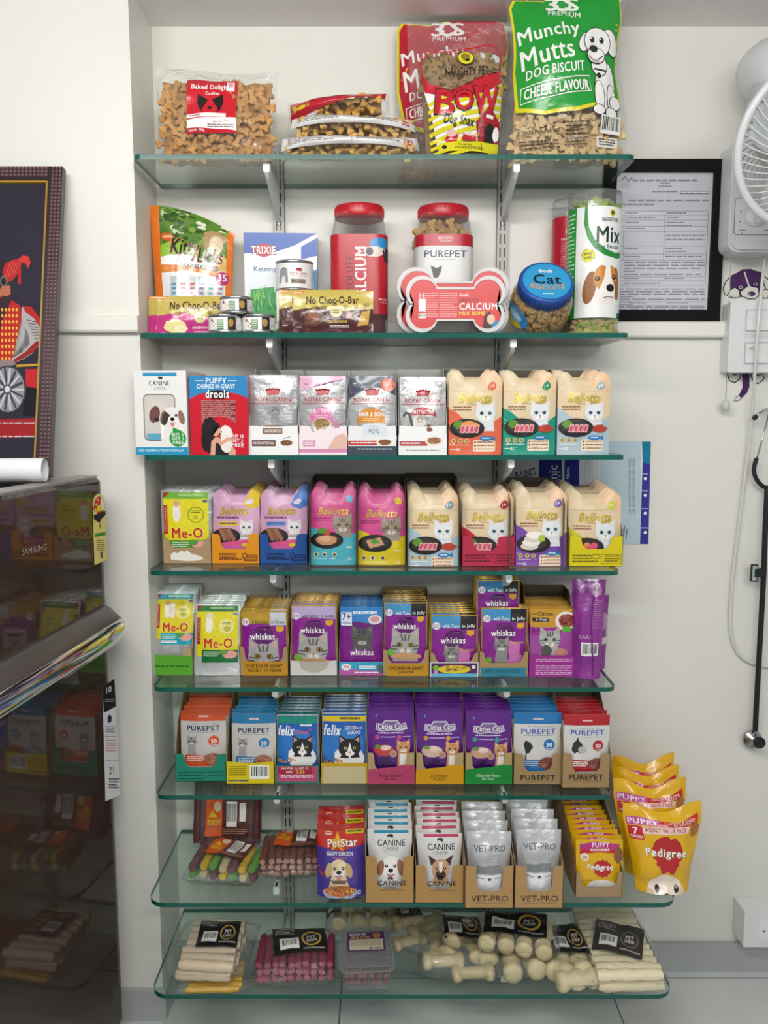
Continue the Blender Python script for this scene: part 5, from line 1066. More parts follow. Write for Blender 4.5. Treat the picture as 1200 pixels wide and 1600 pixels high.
# three bags lying flat in a stack
for (x0, x1, y0, y1, ty, nm, dk, Tn) in ((428, 662, 203, 241, 0, 'lowest', 1, .12), (444, 655, 172, 207, 1.5, 'middle', 1, .12), (447, 611, 140, 176, -6, 'topmost', 0, .11)):
    Yb = 1.66; L, R_ = P(x0, y0, Yb - .05), P(x1, y0, Yb - .05); W = R_.x - L.x; zb = max(SH[1], P(500, y1, Yb - .05).z); H = L.z - zb + .001; a = Art(); h = H / W * 100
    if dk:
        a.poly([(4, h * .12), (96, h * .1), (98, h * .62), (3, h * .66)], c('e6e4e2')); a.lines(8, h * .2, 40, h * .55, 4, c('6a6664'), .4); a.lines(55, h * .18, 84, h * .5, 4, c('5a5654'), .4, 7); a.text('M.R.P.', 56, h * .18, 66, h * .26, c('2a2422'), .02)
        a.frame(87, h * .3, 93, h * .5, .6, c('c02030')); a.rect(89, h * .37, 91, h * .43, c('c02030')); a.rect(12, h * .66, 16, h * .71, BLK); a.rect(86, h * .66, 90, h * .71, BLK); a.rect(52, h * .12, 52.4, h * .6, c('c9a8a8'))
    else:
        a.poly([(3, h * .1), (60, 0), (98, h * .04), (96, h * .38), (55, h * .55), (2, h * .92)], c('b8162a')); a.poly([(2, h * .92), (30, h * .73), (30, h * .8), (4, h)], c('e8e4e0')); a.ell(14, h * .5, 5, h * .1, c('d9c01c')); a.lines(24, h * .3, 70, h * .36, 1, c('8f1020'), .8)
    o, m4, b_4 = clear_bag('biscuit_bag', {'lowest': 'clear backed biscuit bag lying flat at the bottom of the flat stack', 'middle': 'white printed biscuit bag lying in the middle of the flat stack', 'topmost': 'red topped biscuit bag lying tilted on the flat stack'}[nm], 'biscuit bag', ((L.x + R_.x) / 2, Yb, zb + .001), (0, radians(ty), 0), W, H, Tn, a, 'bags lying in a flat stack', 'printed_panel', dict(bulge=.5), seed=21 + int(x0), wr=.002)
    mb = bone_biscuit_mesh(.026, .014, .009, 'cfa565' if dk else 'c99a4a')
    scatter(mb, 'bone_biscuit', f'biscuit seen through the {nm} bag of the flat stack', f'biscuits in the {nm} flat bag', m4, frange(-W * .42, W * .40, .02), frange(H * .22, H * .62, .013), (.8,), clipf=lambda x, z, y, b_4=b_4, W=W, H=H: -b_4(min(.96, max(.04, .5 + x / W)), z / H)[1] * .8 + .004)
    filler('biscuit_heap', f'biscuits packed inside the {nm} bag of the flat stack', W, H, Tn, m4, b_4, 'c09a60', H * .15, H * .8, .84, .6)

# ------------------------------------------------------------------ second highest shelf
Z2 = SH[2] + .0006
a = Art(); a.rect(0, 0, 100, 160, c('5f8a34')); R = random.Random(3)
for k in range(60): a.blob(R.uniform(8, 95), R.uniform(2, 46), R.uniform(3, 8), R.uniform(2, 5), c(R.choice(('3f6a22', '86a544', '4d7a2c', 'c6cf9a', '2f5220', 'e6ead0'))), k, .3, 9)
a.blob(30, 58, 26, 14, c('8fc23a'), 5, .1); a.blob(78, 40, 14, 16, c('b99a70'), 6, .2); a.blob(80, 48, 8, 12, c('e2c8a8'), 7, .1); a.poly([(6, 62), (40, 58), (70, 66), (96, 74), (96, 160), (6, 160)], c('e6e8ea')); a.poly([(6, 70), (50, 72), (96, 82), (96, 88), (50, 78), (6, 80)], c('d8843a'))
a.ell(20, 38, 9, 5, c('cf5a22'), 15); a.lines(14, 36, 26, 40, 1, c('f0c8a0'), .7); a.blob(88, 70, 8, 9, c('d9b46a'), 4, .1)
a.text('Kitty', 23, 40, 61, 66, c('f0a050'), .035, .15, 5); a.text('Licks', 57, 52, 90, 70, c('f0a050'), .035, .15, 5); a.text('Kitty', 24, 41, 60, 65, c('1d1a1c'), .03, .15, 5); a.text('Licks', 58, 53, 89, 69, c('1d1a1c'), .03, .15, 5)
a.text('7 FLAVORS ASSORTED', 36, 71, 84, 76, c('3a3030'), .02, 0, 6)
for k in range(6): x = 22 + k * 12; a.poly([(x, 84), (x + 9, 84), (x + 8, 150), (x + 1, 150)], c(('b9c4cc', 'd6dadd', 'c9ced2')[k % 3])); a.lines(x + 2, 92, x + 8, 140, 9, c(('2f8ab0', 'c0304a', 'd04a5a', '7a3a9a', '2a9a9a', 'c05a8a')[k]), .45, k)
a.rect(0, 0, 11, 160, c('e8761a')); a.rect(93, 0, 100, 160, c('e8761a')); a.ell(89, 87, 8, 8, c('b8307a')); a.text('35', 84, 82, 94, 90, WHT, .04)
Yb = 1.714; L, R_ = P(228, 318, Yb), P(362, 318, Yb); W = R_.x - L.x; H = L.z - SH[2]
me = pouch_mesh('kitty', W, H, .035, c('d9861a'), a, top=lambda U: 1 - .02 * U - .2 * U * U if U > .05 else .99, side=lambda V: .84 + .16 * V, bottom=.9, bulge=.35, seed=5, wr=.0015)
put(me, 'cat_treat_pouch', 'orange edged pouch with foliage picture and cat treat sticks', 'cat treat pouch', ((L.x + R_.x) / 2 + .004, Yb, Z2), (-radians(3), radians(0), 0))
def choc(lo, mid, brown):
    a = Art(); a.rect(0, 0, 100, 60, c('c9b45a')); a.poly([(0, 24), (30, 20), (60, 26), (100, 22), (100, 60), (0, 60)], c(lo)); a.poly([(0, 0), (14, 0), (12, 3), (0, 4)], c('d9701c')); a.rect(2, 1, 12, 2.6, c('f0d8b0'))
    for k in range(12): a.blob(20 + k * 6.5, 20 + 3 * sin(k * 2.2), 3.4, 2.6, c('8f7a2c' if k % 2 else 'dccb7a'), k, .2, 9)
    a.text('No Choc-O-Bar', 17, 7, 82, 16.5, c('2a1a12'), .035); a.ell(54, 27, 7, 6.5, c('d9cf9a')); a.lines(50, 24, 58, 30, 2, c('8a7a3a'))
    if brown: a.poly([(14, 32), (22, 24), (36, 28), (38, 38), (30, 44), (16, 42)], c('6a3a24')); a.poly([(20, 27), (34, 30), (32, 38), (18, 34)], c('8a5236')); a.ell(70, 31, 3.4, 3.4, c('b0202a')); a.poly([(80, 44), (86, 26), (96, 24), (94, 42)], c('c9a04a'))
    else: a.blob(24, 37, 14, 8, c('e8df9a'), 4, .15); a.blob(30, 40, 8, 5, c('f1eabc'), 6, .15)
    a.text('CHICKEN FLAVOUR', 44, 37, 68, 40, c('e8c85a') if brown else WHT, .04); a.lines(46, 43, 70, 46, 2, WHT, .5); a.lines(5, 44, 11, 46, 1, WHT)
    return a
def bar(x0, x1, y0, Yb, lo, brown, lab, tip=8):
    L, R_ = P(x0, y0, Yb), P(x1, y0, Yb); W = R_.x - L.x; H = (L.z - SH[2]) * 1.01
    me = pouch_mesh('bar', W, H, .016, c('c2ad55'), choc(lo, lo, brown), seed=int(x0), wr=.0006, NU=14, NV=10)
    put(me, 'treat_bar', lab, 'treat bar', ((L.x + R_.x) / 2, Yb, Z2), (-radians(tip), 0, 0), 'cat and dog treat bars')
bar(230, 360, 463, 1.676, 'c22f80', False, 'pink and gold treat bar behind another pink one', 5)
bar(243, 372, 463, 1.657, 'c22f80', False, 'pink and gold treat bar in front, beside the small tins', 6)
bar(435, 560, 453, 1.628, '4a1c1c', True, 'brown and gold treat bar behind another brown one', 5)
bar(457, 583, 455, 1.604, '4a1c1c', True, 'brown and gold treat bar in front of the grass box', 6)
def can(x, y0, y1, Yc, r, lab, art, lcol, sup=None, group=None):
    z0 = P(x, y1, Yc).z if sup is None else sup; h = P(x, y0, Yc).z - z0; o_ = Acc(); M_ = c('b9bbbc')
    o_.lathe([(r * .93, 0), (r, .0015), (r, .004), (r * .975, .005), (r * .975, h - .005), (r, h - .004), (r, h - .001), (r * .95, h), (r * .93, h - .002), (0, h - .0025)], 36, M_)
    xx = P(x, y1, Yc).x; o = o_.obj('tin_can', 'metal', None, (xx, Yc, z0)); tag(o, lab, 'tin', group)
    l = Acc(); rr = r * .978; l.lathe([(rr, .006), (rr, h - .006)], 36, c(lcol), cap=False); Wl = 2 * rr; cyl_art(l, art, rr, h - .006, 1, Wl, hmax=(h - .012) / Wl * 100, umax=130); l.obj('paper_label', 'gloss_card', o); return h
ta = Art(); ta.rect(8, 2, 60, 40, WHT); ta.rrect(34, 6, 54, 36, 2, c('4a8a4a')); ta.lines(36, 8, 52, 34, 5, WHT, .4); ta.rect(66, 0, 92, 40, c('2a2420')); ta.blob(76, 16, 8, 12, c('b08a4a'), 3, .2); ta.rect(92, 0, 130, 40, c('c9cac8')); ta.ell(15, 9, 4, 4, c('8a2a3a'))
for k in range(4): ta.blob(22 + (k % 2) * 8, 14 + k * 6, 3, 2.4, c('c98a5a'), k, .2, 9)
Yc = 1.614; rc = P(379, 505, Yc).x - P(352.5, 505, Yc).x
hc_ = can(352.5, 493, 521, Yc, rc, 'small low tin at the base of the tin pile, against the pink bar', ta, 'e6e6e4', Z2, 'small tins')
can(405, 493, 521, Yc, rc * .98, 'small low tin at the base of the tin pile, towards the brown bars', ta, 'e6e6e4', Z2, 'small tins')
can(370, 465, 493, Yc, rc * .98, 'small low tin on top of the other two', ta, 'e6e6e4', Z2 + hc_ + .0005, 'small tins')
ta = Art(); ta.poly([(8, 50), (12, 20), (18, 14), (22, 22), (30, 12), (36, 18), (38, 52), (30, 52), (28, 34), (20, 36), (16, 52)], c('9a9c9e')); ta.poly([(58, 22), (60, 15), (64, 19), (67, 14), (70, 19), (74, 15), (76, 22)], c('b0202c')); ta.text('ROYAL CANIN', 44, 25, 90, 31, c('b0202c'), .03); ta.rect(44, 34, 90, 35, c('b0202c')); ta.rect(46, 42, 86, 54, c('8f7a70')); ta.lines(48, 44, 60, 52, 1, c('3a3030'), .8)
Yr = 1.682; rr_ = (P(490, 430, Yr).x - P(431, 430, Yr).x) / 2
ba = Art(); ba.rect(0, 96, 100, 140, c('1f8a3a')); ba.lines(60, 20, 90, 70, 8, c('7a9a80'), .4)
sb, Wq, h1 = carton('small_carton', 2, 432, 492, 455, Yr - rr_ - .002, rr_ * 2 + .004, ba, 'e8ebe8', 'small white carton with green foot carrying the white tin')
can(460.5, 410, 454, Yr, rr_, 'white tin with a grey dog outline above the brown bars', ta, 'ecebe8', Z2 + h1 + .0012)
# grass box
a = Art(); a.rect(0, 0, 100, 140, c('e4eaf0')); a.poly([(0, 0), (100, 0), (92, 6), (70, 17), (44, 26), (20, 28), (0, 28)], c('2456b0')); a.poly([(78, 18), (100, 6), (100, 30), (78, 35)], c('2456b0')); a.stroke([(0, 28), (20, 28), (44, 26), (70, 17), (96, 3)], 1.6, WHT)
a.ell(27, 23, 13, 9, c('b8283c')); a.text('TRIXIE', 9, 17, 44, 29, c('8a1a2a'), .05); a.text('TRIXIE', 10, 18, 43, 28, WHT, .045); a.text('Katzengras', 13, 45, 55, 53, c('2f4f92'), .02); R = random.Random(8)
a.poly([(8, 76), (40, 72), (46, 118), (6, 118)], c('2f9a4a'))
for k in range(46): x = R.uniform(6, 42); y = R.uniform(84, 112); a.poly([(x - 1.2, y), (x + 1.2, y), (x + R.uniform(-6, 6), y - R.uniform(10, 22))], c(R.choice(('2f9a4a', '5fbf4a', '1f7a3a', '88c85a', '3fae6a'))))
a.rect(0, 114, 100, 122, c('6ab82a')); a.rect(0, 122, 60, 134, WHT); a.rect(0, 130, 100, 140, c('1f8a3a')); a.poly([(94, 50), (100, 48), (100, 90), (96, 90)], c('2f8ac0'))
ob, Wb, Hb = carton('grass_box', 2, 381, 495, 364, 1.726, .045, a, 'dfe6ee', 'white and blue cat grass box with a tuft of grass pictured', side='5a4a4a', skew=3)
# jars
def jar(x0, x1, xl0, xl1, ytop, ylid, ysh, Yc, lab, lidcol, art, lcol, yl0, yl1, sq, lidlab=None):
    cx = P((x0 + x1) / 2, 500, Yc).x; r = (P(x1, 450, Yc).x - P(x0, 450, Yc).x) / 2; rl = (P(xl1, 330, Yc).x - P(xl0, 330, Yc).x) / 2; zt = lambda y: P(600, y, Yc - r * .8).z - SH[2]
    o_ = Acc(); q = sq; h = zt(ylid); hs = zt(ysh)
    rb = r * (.9 if sq else 1)
    o_.lathe([(rb * .85, 0.0015), (rb * .97, .006), (rb, .014), (rb, hs - .004), (rb * .97, hs), (rl * .98, h - .004), (rl * .92, h), (rl * .92, h + .004)], 48, c('ffffff'), sq=sq, cap=False)
    o = o_.obj('treat_jar', 'jar', None, (cx, Yc, Z2)); tag(o, lab, 'jar')
    li = Acc(); ht = zt(ytop); pr = [(rl * .98, h - .002), (rl, h), (rl, ht - .004), (rl * .96, ht - .0005), (rl * .9, ht), (0, ht)]; li.lathe(pr, 48, c(lidcol))
    for k in range(60): t = 2 * pi * k / 60; li.box(-.0006, .0006, -rl - .0008, -rl + .001, h + .002, ht - .005, c(lidcol)); li.v[-8:] = [tuple(Matrix.Rotation(t, 4, 'Z') @ Vector(v)) for v in li.v[-8:]]
    li.obj('screw_lid', 'plastic', o)
    la = Acc(); z0, z1 = zt(yl1), zt(yl0); rr = rb * 1.006; la.lathe([(rr, z0), (rr, z1)], 64, c(lcol), sq=sq, cap=False); Wl = 2 * r
    cyl_art(la, art, rr, z1, 1, Wl, hmax=(z1 - z0) / Wl * 100, ul=[i * 4 - 20 for i in range(36)], sq=sq, umax=145); la.obj('printed_label', 'gloss_card', o)
    return o, cx, r, hs, h
ca = Art(); ca.rect(-30, 0, 8, 130, c('e0dedd')); ca.text('CALCIUM', 8, 56, 98, 73, WHT, .03, 0, -90); ca.text('ABSOLUTE', 2, 62, 72, 72, c('4a1418'), .02, 0, -90); ca.ell(80, 14, 14, 9, c('2a86c0')); ca.blob(72, 26, 14, 8, c('d8c8bc'), 3, .1); ca.poly([(82, 24), (96, 20), (98, 40), (86, 42)], c('2a2530')); ca.blob(66, 26, 5, 6, c('2a2530'), 4, .1); ca.text('Net Content', 78, 96, 92, 99, WHT, .02); ca.text('1.2 kg', 80, 101, 90, 104, WHT, .02)
for q in ca.it: pass
ca.it = [(vs if not tx else [(v[0] + (0), v[1]) for v in vs], fs, col, bb, l, tx) for vs, fs, col, bb, l, tx in ca.it]
o, cx, r, hs, h = jar(513, 611, 523, 600, 315, 333, 366, 1.702, 'tall clear jar with red lid and red wrap label', 'c01a26', ca, 'b8202c', 367, 492, 3.0)
st = Acc(); st.lathe([(r * .5, .004), (r * .82, .006), (r * .84, hs * .5), (r * .5, hs * .62)], 20, c('7a2a28')); s_ = st.obj('calcium_bones', 'biscuit', None, (cx, 1.702, Z2)); tag(s_, 'dark red calcium bones heaped inside the red label jar', 'biscuits', None, 'stuff')
pa = Art(); pa.rect(-30, 0, 145, 17, c('b51a30')); pa.text('BISCUITS', 40, 4, 62, 8, c('f0d0d4'), .02); pa.lines(42, 10, 60, 12, 1, c('f0d0d4')); pa.lines(24, 20, 76, 21.5, 1, c('8a8f98')); pa.text('PUREPET', 22, 24, 80, 34, c('1b2a55'), .04); pa.lines(36, 37, 66, 38.5, 1, c('8a8f98')); pa.poly([(30, 46), (38, 50), (46, 46), (44, 56), (40, 64), (34, 64), (32, 54)], c('2a2a2c'))
o, cx, r, hs, h = jar(641, 741, 652, 731, 316, 334, 366, 1.714, 'clear jar of biscuits with red lid behind the bone tubs', 'b8182a', pa, 'dcdcda', 367, 520, 2.2)
b5 = bone_biscuit_mesh(.036, .020, .010, 'b8915a')
mj = Matrix.Translation((cx, 1.714, Z2))
scatter(b5, 'bone_biscuit', 'biscuit in the neck of the red lidded biscuit jar', 'biscuits in the red lidded jar', mj, frange(-r * .62, r * .62, .02), frange(hs - .012, h - .010, .014), (.62, .2), flat=.7, clipf=lambda x, z, y, r=r, hs=hs, h=h: None if abs(x) > r * .72 else -sqrt(max(0, (r * .74) ** 2 - x * x)) * y)
st = Acc(); st.lathe([(r * .5, .004), (r * .8, .006), (r * .8, hs - .012), (r * .3, hs + .006)], 20, c('a8814e')); s_ = st.obj('biscuit_heap', 'biscuit', None, (cx, 1.714, Z2)); tag(s_, 'biscuits heaped inside the red lidded jar', 'biscuits', None, 'stuff')
# two bone shaped tubs
def tub(x0, x1, y0, Yb, lab, full=True):
    L, R_ = P(x0, y0, Yb), P(x1, y0, Yb); W = R_.x - L.x; H = L.z - SH[2]; D = .034; sc = lambda k, s_=1.0: bone2d(W - 2 * k, H - 2 * k, 12, 163, .29)
    fine = bone2d(W, H, 12, 163, .29)
    o_ = Acc(); o_.prism(fine, .004, D, c('ffffff')); o = o_.obj('bone_tub', 'tub', None, ((L.x + R_.x) / 2, Yb, Z2 + H / 2)); tag(o, lab, 'tub', 'bone shaped tubs')
    rim = Acc(); inn = sc(.007); n = len(fine); rim.add([(p[0], y, p[1]) for y in (-.002, .005) for p in fine] + [(p[0], y, p[1]) for y in (-.002, .005) for p in inn], [(i, (i + 1) % n, n + (i + 1) % n, n + i) for i in range(n)] + [(i, 2 * n + i, 2 * n + (i + 1) % n, (i + 1) % n) for i in range(n)], c('c9c6c6')); rim.obj('clear_rim', 'plastic', o)
    lid = Acc(); lid.prism(inn, -.0005, .003, c('cf3a3c')); ar = Art(); k = 100 / W
    ar.text('drools', 54, 17.5, 63, 20.5, WHT, .06); ar.text('ABSOLUTE', 54, 22.6, 73, 25.6, c('5a1a1c'), .02); ar.text('CALCIUM', 54, 27, 92, 33.5, WHT, .045); ar.text('MILK BONE', 54, 35, 80, 39, c('e8d23a'), .04); ar.lines(19, 17, 33, 42, 11, c('e8b0ac'), .35); ar.lines(34, 17, 52, 42, 11, c('e8b0ac'), .35, 9); ar.barcode(13, 37, 20, 42); ar.rect(13, 23, 20, 35, WHT); ar.text('22', 13, 17, 19, 19.6, WHT, .02); ar.text('22', 13, 20, 19, 22, WHT, .02)
    ar.poly([(78, 52), (79, 40), (84, 35), (88, 40), (87, 54)], c('3a2226')); ar.blob(86, 43, 4, 5, c('e0b8a0'), 3, .08); ar.poly([(88, 46), (96, 43), (95, 54), (85, 55)], c('2f86b8'))
    flat_art(lid, ar, W, (-W / 2, -.0007, H / 2)); lid.obj('printed_lid', 'gloss_card', o); return o
tub(620, 796, 418, 1.622, 'red bone shaped tub behind the front one'); tub(634, 790, 431, 1.584, 'red bone shaped tub in front, lettered for calcium')
# cat biscuit jar lying back with its blue lid to the front
ax = Vector((.03, -.80, .60)).normalized(); Rm = ax.to_track_quat('Z', 'Y').to_matrix().to_4x4(); Yc = 1.638; ctr = P(845, 473, Yc); r = .057; ctr.z = SH[2] + .0605
mt = Matrix.Translation(ctr) @ Rm
o_ = Acc(); prof = [(r * .35, -r * 1.02), (r * .8, -r * .98), (r * .98, -r * .7), (r * 1.04, -r * .2), (r * 1.02, r * .3), (r * .9, r * .62), (r * .84, r * .72), (r * .84, r * .82)]
o_.lathe(prof, 40, c('ffffff'), cap=False); oj = o_.obj('treat_jar', 'jar'); oj.matrix_world = mt; tag(oj, 'round jar of cat biscuits lying back with a blue lid', 'jar')
li = Acc(); rl = r * .90; li.lathe([(rl, r * .60), (rl, r * .98), (rl * .95, r * 1.03), (rl * .9, r * 1.035), (0, r * 1.035)], 44, c('1f4f9f')); 
for k in range(48): li.box(-.0009, .0009, -rl - .001, -rl + .001, r * .62, r * .97, c('1a4690')); li.v[-8:] = [tuple(Matrix.Rotation(2 * pi * k / 48, 4, 'Z') @ Vector(v)) for v in li.v[-8:]]
ar = Art(); ar.ell(50, 50, 44, 44, c('2f9ad0')); ar.text('drools', 37, 20, 62, 29, WHT, .06); ar.text('Cat', 26, 34, 76, 57, c('14181c'), .05); ar.text('BISCUITS', 20, 61, 80, 72, c('e89a2a'), .06, 0, 0, -5); ar.lines(40, 80, 60, 83, 1, WHT)
xw = Matrix(Rm.to_3x3().transposed()) @ Vector((1, 0, 0)); t0 = atan2(xw.y, xw.x); ux = Vector((cos(t0), sin(t0), 0)); vx = Vector((sin(t0), -cos(t0), 0))
if (Rm.to_3x3() @ vx).z > 0: vx = -vx
flat_art(li, ar, rl * 2, Vector((0, 0, r * 1.036)) - ux * rl - vx * rl, ux, vx, (0, 0, 1)); lo_ = li.obj('screw_lid', 'plastic', oj)
la = Acc(); ar = Art(); ar.ell(50, 40, 46, 34, c('2f86c8')); ar.ell(40, 60, 40, 14, c('d9c02a')); ar.blob(50, 36, 26, 18, c('7ab8dc'), 4, .2); ar.lines(24, 28, 76, 44, 3, WHT, .5)
cyl_art(la, ar, r * 1.045, r * .42, 1, .07, hmax=100)
th = atan2(-1.0, -.75); la.xf(Matrix.Rotation(radians(-62), 4, 'Z')); la.obj('printed_label', 'gloss_card', oj)
kb = Acc(); kb.lathe([(.0035, -.0032), (.0068, -.002), (.0072, .001), (.005, .0034), (.002, .0022)], 9, c('a8834a')); kme = kb.mesh('cat_biscuit', 'biscuit')
R = random.Random(2); N = 0
for i in range(420):
    z = R.uniform(-.98, .5); t = R.uniform(0, 2 * pi); p = Vector((sqrt(1 - z * z) * cos(t), sqrt(1 - z * z) * sin(t), z)) * r * .93; w_ = Rm @ p
    if w_.y > .02 or (w_.z > .03): continue
    o = bpy.data.objects.new('cat_biscuit', kme); COL.objects.link(o); o.matrix_world = Matrix.Translation(ctr + w_) @ Euler((R.uniform(0, 3), R.uniform(0, 3), R.uniform(0, 3))).to_matrix().to_4x4(); tag(o, 'small round biscuit in the blue lidded cat biscuit jar', 'biscuit', 'cat biscuits in the round jar'); N += 1
st = Acc(); st.lathe([(0, -r * .9), (r * .6, -r * .72), (r * .86, -r * .2), (r * .8, r * .3), (0, r * .55)], 20, c('8f6c38')); s_ = st.obj('biscuit_heap', 'biscuit'); s_.matrix_world = mt; tag(s_, 'cat biscuits heaped inside the blue lidded round jar', 'biscuits', None, 'stuff')
# tubes of mixed biscuits
def tube_can(x0, x1, ytop, ylid, Yc, lab, lcol, art, yl0, yl1):
    cx = P((x0 + x1) / 2, 480, Yc).x; r = (P(x1, 430, Yc).x - P(x0, 430, Yc).x) / 2; zt = lambda y: P(600, y, Yc - r).z - SH[2]; ht, h = zt(ytop), zt(ylid); o_ = Acc()
    o_.lathe([(r * .94, .001), (r * .985, .004), (r * .985, h)], 40, c('ffffff'), cap=False); o = o_.obj('treat_tube', 'jar', None, (cx, Yc, Z2)); tag(o, lab, 'tube jar', 'biscuit tubes')
    li = Acc(); li.lathe([(r, h - .004), (r * 1.01, h), (r * 1.01, h + .004), (r * .99, h + .005), (r * 1.0, ht - .003), (r * .97, ht), (r * .5, ht - .001), (0, ht - .001)], 40, c('d8dcda')); li.obj('clear_lid', 'tub', o)
    la = Acc(); z0, z1 = zt(yl1), zt(yl0); la.lathe([(r * 1.0, z0), (r * 1.0, z1)], 48, c(lcol), cap=False); Wl = 2 * r; cyl_art(la, art, r * 1.0, z1, 1, Wl, hmax=(z1 - z0) / Wl * 100, ul=[i * 4 - 40 for i in range(46)], umax=150); la.obj('printed_label', 'gloss_card', o); return cx, r, z0, z1, h
xa = Art(); xa.rect(-40, 0, 3, 240, c('1f9a3a')); xa.poly([(20, 0), (19, 30), (26, 56), (40, 76), (60, 88), (86, 92), (104, 88), (104, 78), (82, 82), (60, 76), (40, 60), (28, 36), (25, 0)], c('1f8a3a'))
xa.ell(73, 11, 6, 6, c('d9c41c')); xa.blob(73, 11, 3.5, 3.5, c('5a4a14'), 3, .2); xa.text('NAUGHTY PET', 52, 20, 88, 27, c('2a2a2a'), .03); xa.text('Mix', 43, 36, 94, 64, c('16382c'), .035); xa.text('Dog Biscuits', 44, 68, 92, 77, c('1f5a3a'), .03); xa.star(28, 88, 13, 10, 12, c('e0d81c')); xa.text('WHEAT', 20, 82, 36, 87, c('2a2a2a'), .03, 0, -5); xa.text('FREE', 21, 89, 35, 94, c('2a2a2a'), .03, 0, -5)
xa.poly([(36, 128), (52, 108), (78, 108), (84, 150), (80, 176), (44, 176)], c('f0e8e0')); xa.ell(32, 146, 12, 30, c('8f5a26'), 10); xa.ell(88, 138, 9, 30, c('9a622a'), -6); xa.blob(56, 128, 17, 22, c('d08a3a'), 4, .05); xa.blob(74, 126, 12, 20, c('d08a3a'), 5, .05); xa.poly([(62, 106), (70, 106), (74, 128), (84, 146), (82, 166), (52, 166), (50, 148), (58, 130)], c('f4eee6'))
for u, v_ in ((46, 130), (80, 126)): xa.ell(u, v_, 5, 4.4, c('2a170c')); xa.ell(u - 1, v_ - 1, 1, 1, WHT)
xa.ell(72, 146, 9, 7, c('1a1516')); xa.stroke([(58, 164), (68, 162), (80, 163)], 1.4, c('3a2a24')); xa.rect(-40, 200, 150, 212, c('156a34')); xa.rect(94, 190, 120, 200, c('156a34')); xa.lines(-30, 10, 0, 190, 24, c('d8f0d8'), .3)
cx, r, z0, z1, h = tube_can(884, 966, 294, 313, 1.670, 'clear tube of mixed biscuits with a beagle on the label', 'eeeeec', xa, 322, 497)
mj = Matrix.Translation((cx, 1.670, Z2)); cl = lambda x, z, y, r=r: None if abs(x) > r * .78 else -sqrt(max(0, (r * .8) ** 2 - x * x)) * y
for nm, col, zz in (('green', '9ab04a', (0, 1)), ('tan', 'c0a070', (0, 1))):
    bm_ = bone_biscuit_mesh(.024, .012, .007, col)
    scatter(bm_, 'bone_biscuit', f'{nm} biscuit in the tube with the beagle label', f'{nm} biscuits in the beagle tube', mj, frange(-r * .8, r * .8, .015), frange(.006, z0 + .004, .009) if nm == 'tan' else frange(.006, z0, .011) + [z1 + .004, h - .004], (.95,), flat=.7, clipf=cl)
st = Acc(); st.lathe([(r * .5, .004), (r * .8, .005), (r * .8, z1), (r * .2, z1 + .006)], 20, c('a9a860')); s_ = st.obj('biscuit_heap', 'biscuit', None, (cx, 1.670, Z2)); tag(s_, 'mixed biscuits heaped inside the beagle tube', 'biscuits', None, 'stuff')
xr = Art(); xr.ell(36, 40, 10, 10, c('d9c41c')); xr.blob(36, 40, 6, 6, c('5a4a14'), 3, .2); xr.text('NAUGHTY PET', 14, 56, 60, 62, WHT, .02); xr.lines(14, 66, 50, 130, 16, c('d89aa0'), .3)
cx, r, z0, z1, h = tube_can(860, 918, 308, 327, 1.738, 'clear tube with a red label behind the beagle tube', 'b81c30', xr, 337, 505)
st = Acc(); st.lathe([(r * .5, .004), (r * .85, .005), (r * .85, z1 - .01), (r * .2, z1 - .004)], 20, c('a87a50')); s_ = st.obj('biscuit_heap', 'biscuit', None, (cx, 1.738, Z2)); tag(s_, 'biscuits heaped inside the red labelled tube', 'biscuits', None, 'stuff')

# ------------------------------------------------------------------ packs of chews on the two lowest shelves
def flatpack(sh, px0, px1, yfar, ynear, T, label, art, arr, z0=0.0, yaw=0, tilt=0, name='chew_pack', cat='chew pack', seed=0, squeeze=None, group=None, fy=None, shape={}):
    """clear pack lying on the shelf; arr(W, L, T, put) lays the chews in pack space (x across, y into the shelf, z up)"""
    z = SH[sh] + z0 + .0008; xm = (px0 + px1) / 2
    Yn = onz(xm, ynear, z).y; Yf_ = min(onz(xm, yfar, z + T * .6).y, YB - .012) if fy is None else fy
    k = (Yn + Yf_) / 2; W = P(px1, (yfar + ynear) / 2, k).x - P(px0, (yfar + ynear) / 2, k).x; L_ = Yf_ - Yn; xc = (P(px0, ynear, Yn).x + P(px1, ynear, Yn).x) / 2
    loc = Vector((xc, Yn, z + T / 2)); rot = Euler((-pi / 2 + radians(tilt), 0, 0)); me, pr, base = pouch_mesh(label, W, L_, T, c('ffffff'), art or Art(), mat='bag', ret=True, seed=seed, wr=.0015, bulge=.5, NU=14, NV=14, pw=9, pv=7, **shape)
    mtx = Matrix.Translation(Vector((xc, k, z + T / 2))) @ Matrix.Rotation(radians(yaw), 4, 'Z') @ Matrix.Translation((0, -L_ / 2, 0)) @ rot.to_matrix().to_4x4()
    o = bpy.data.objects.new(name, me); COL.objects.link(o); o.matrix_world = mtx; tag(o, label, cat, group)
    if pr.f: pr.obj('printed_label', 'matte', o)
    base_m = Matrix.Translation((xc, k, z + T / 2)) @ Matrix.Rotation(radians(yaw), 4, 'Z') @ Matrix.Rotation(radians(tilt), 4, 'X')
    def lay(me2, nm, lab, grp, x, y, zz, yawl=0, pit=0, roll=0, cat='chew'):
        q = bpy.data.objects.new(nm, me2); COL.objects.link(q)
        q.matrix_world = base_m @ Matrix.Translation((x, y, zz)) @ Euler((roll, pit, yawl)).to_matrix().to_4x4(); tag(q, lab, cat, grp)
    arr(W, L_, T, lay); return o
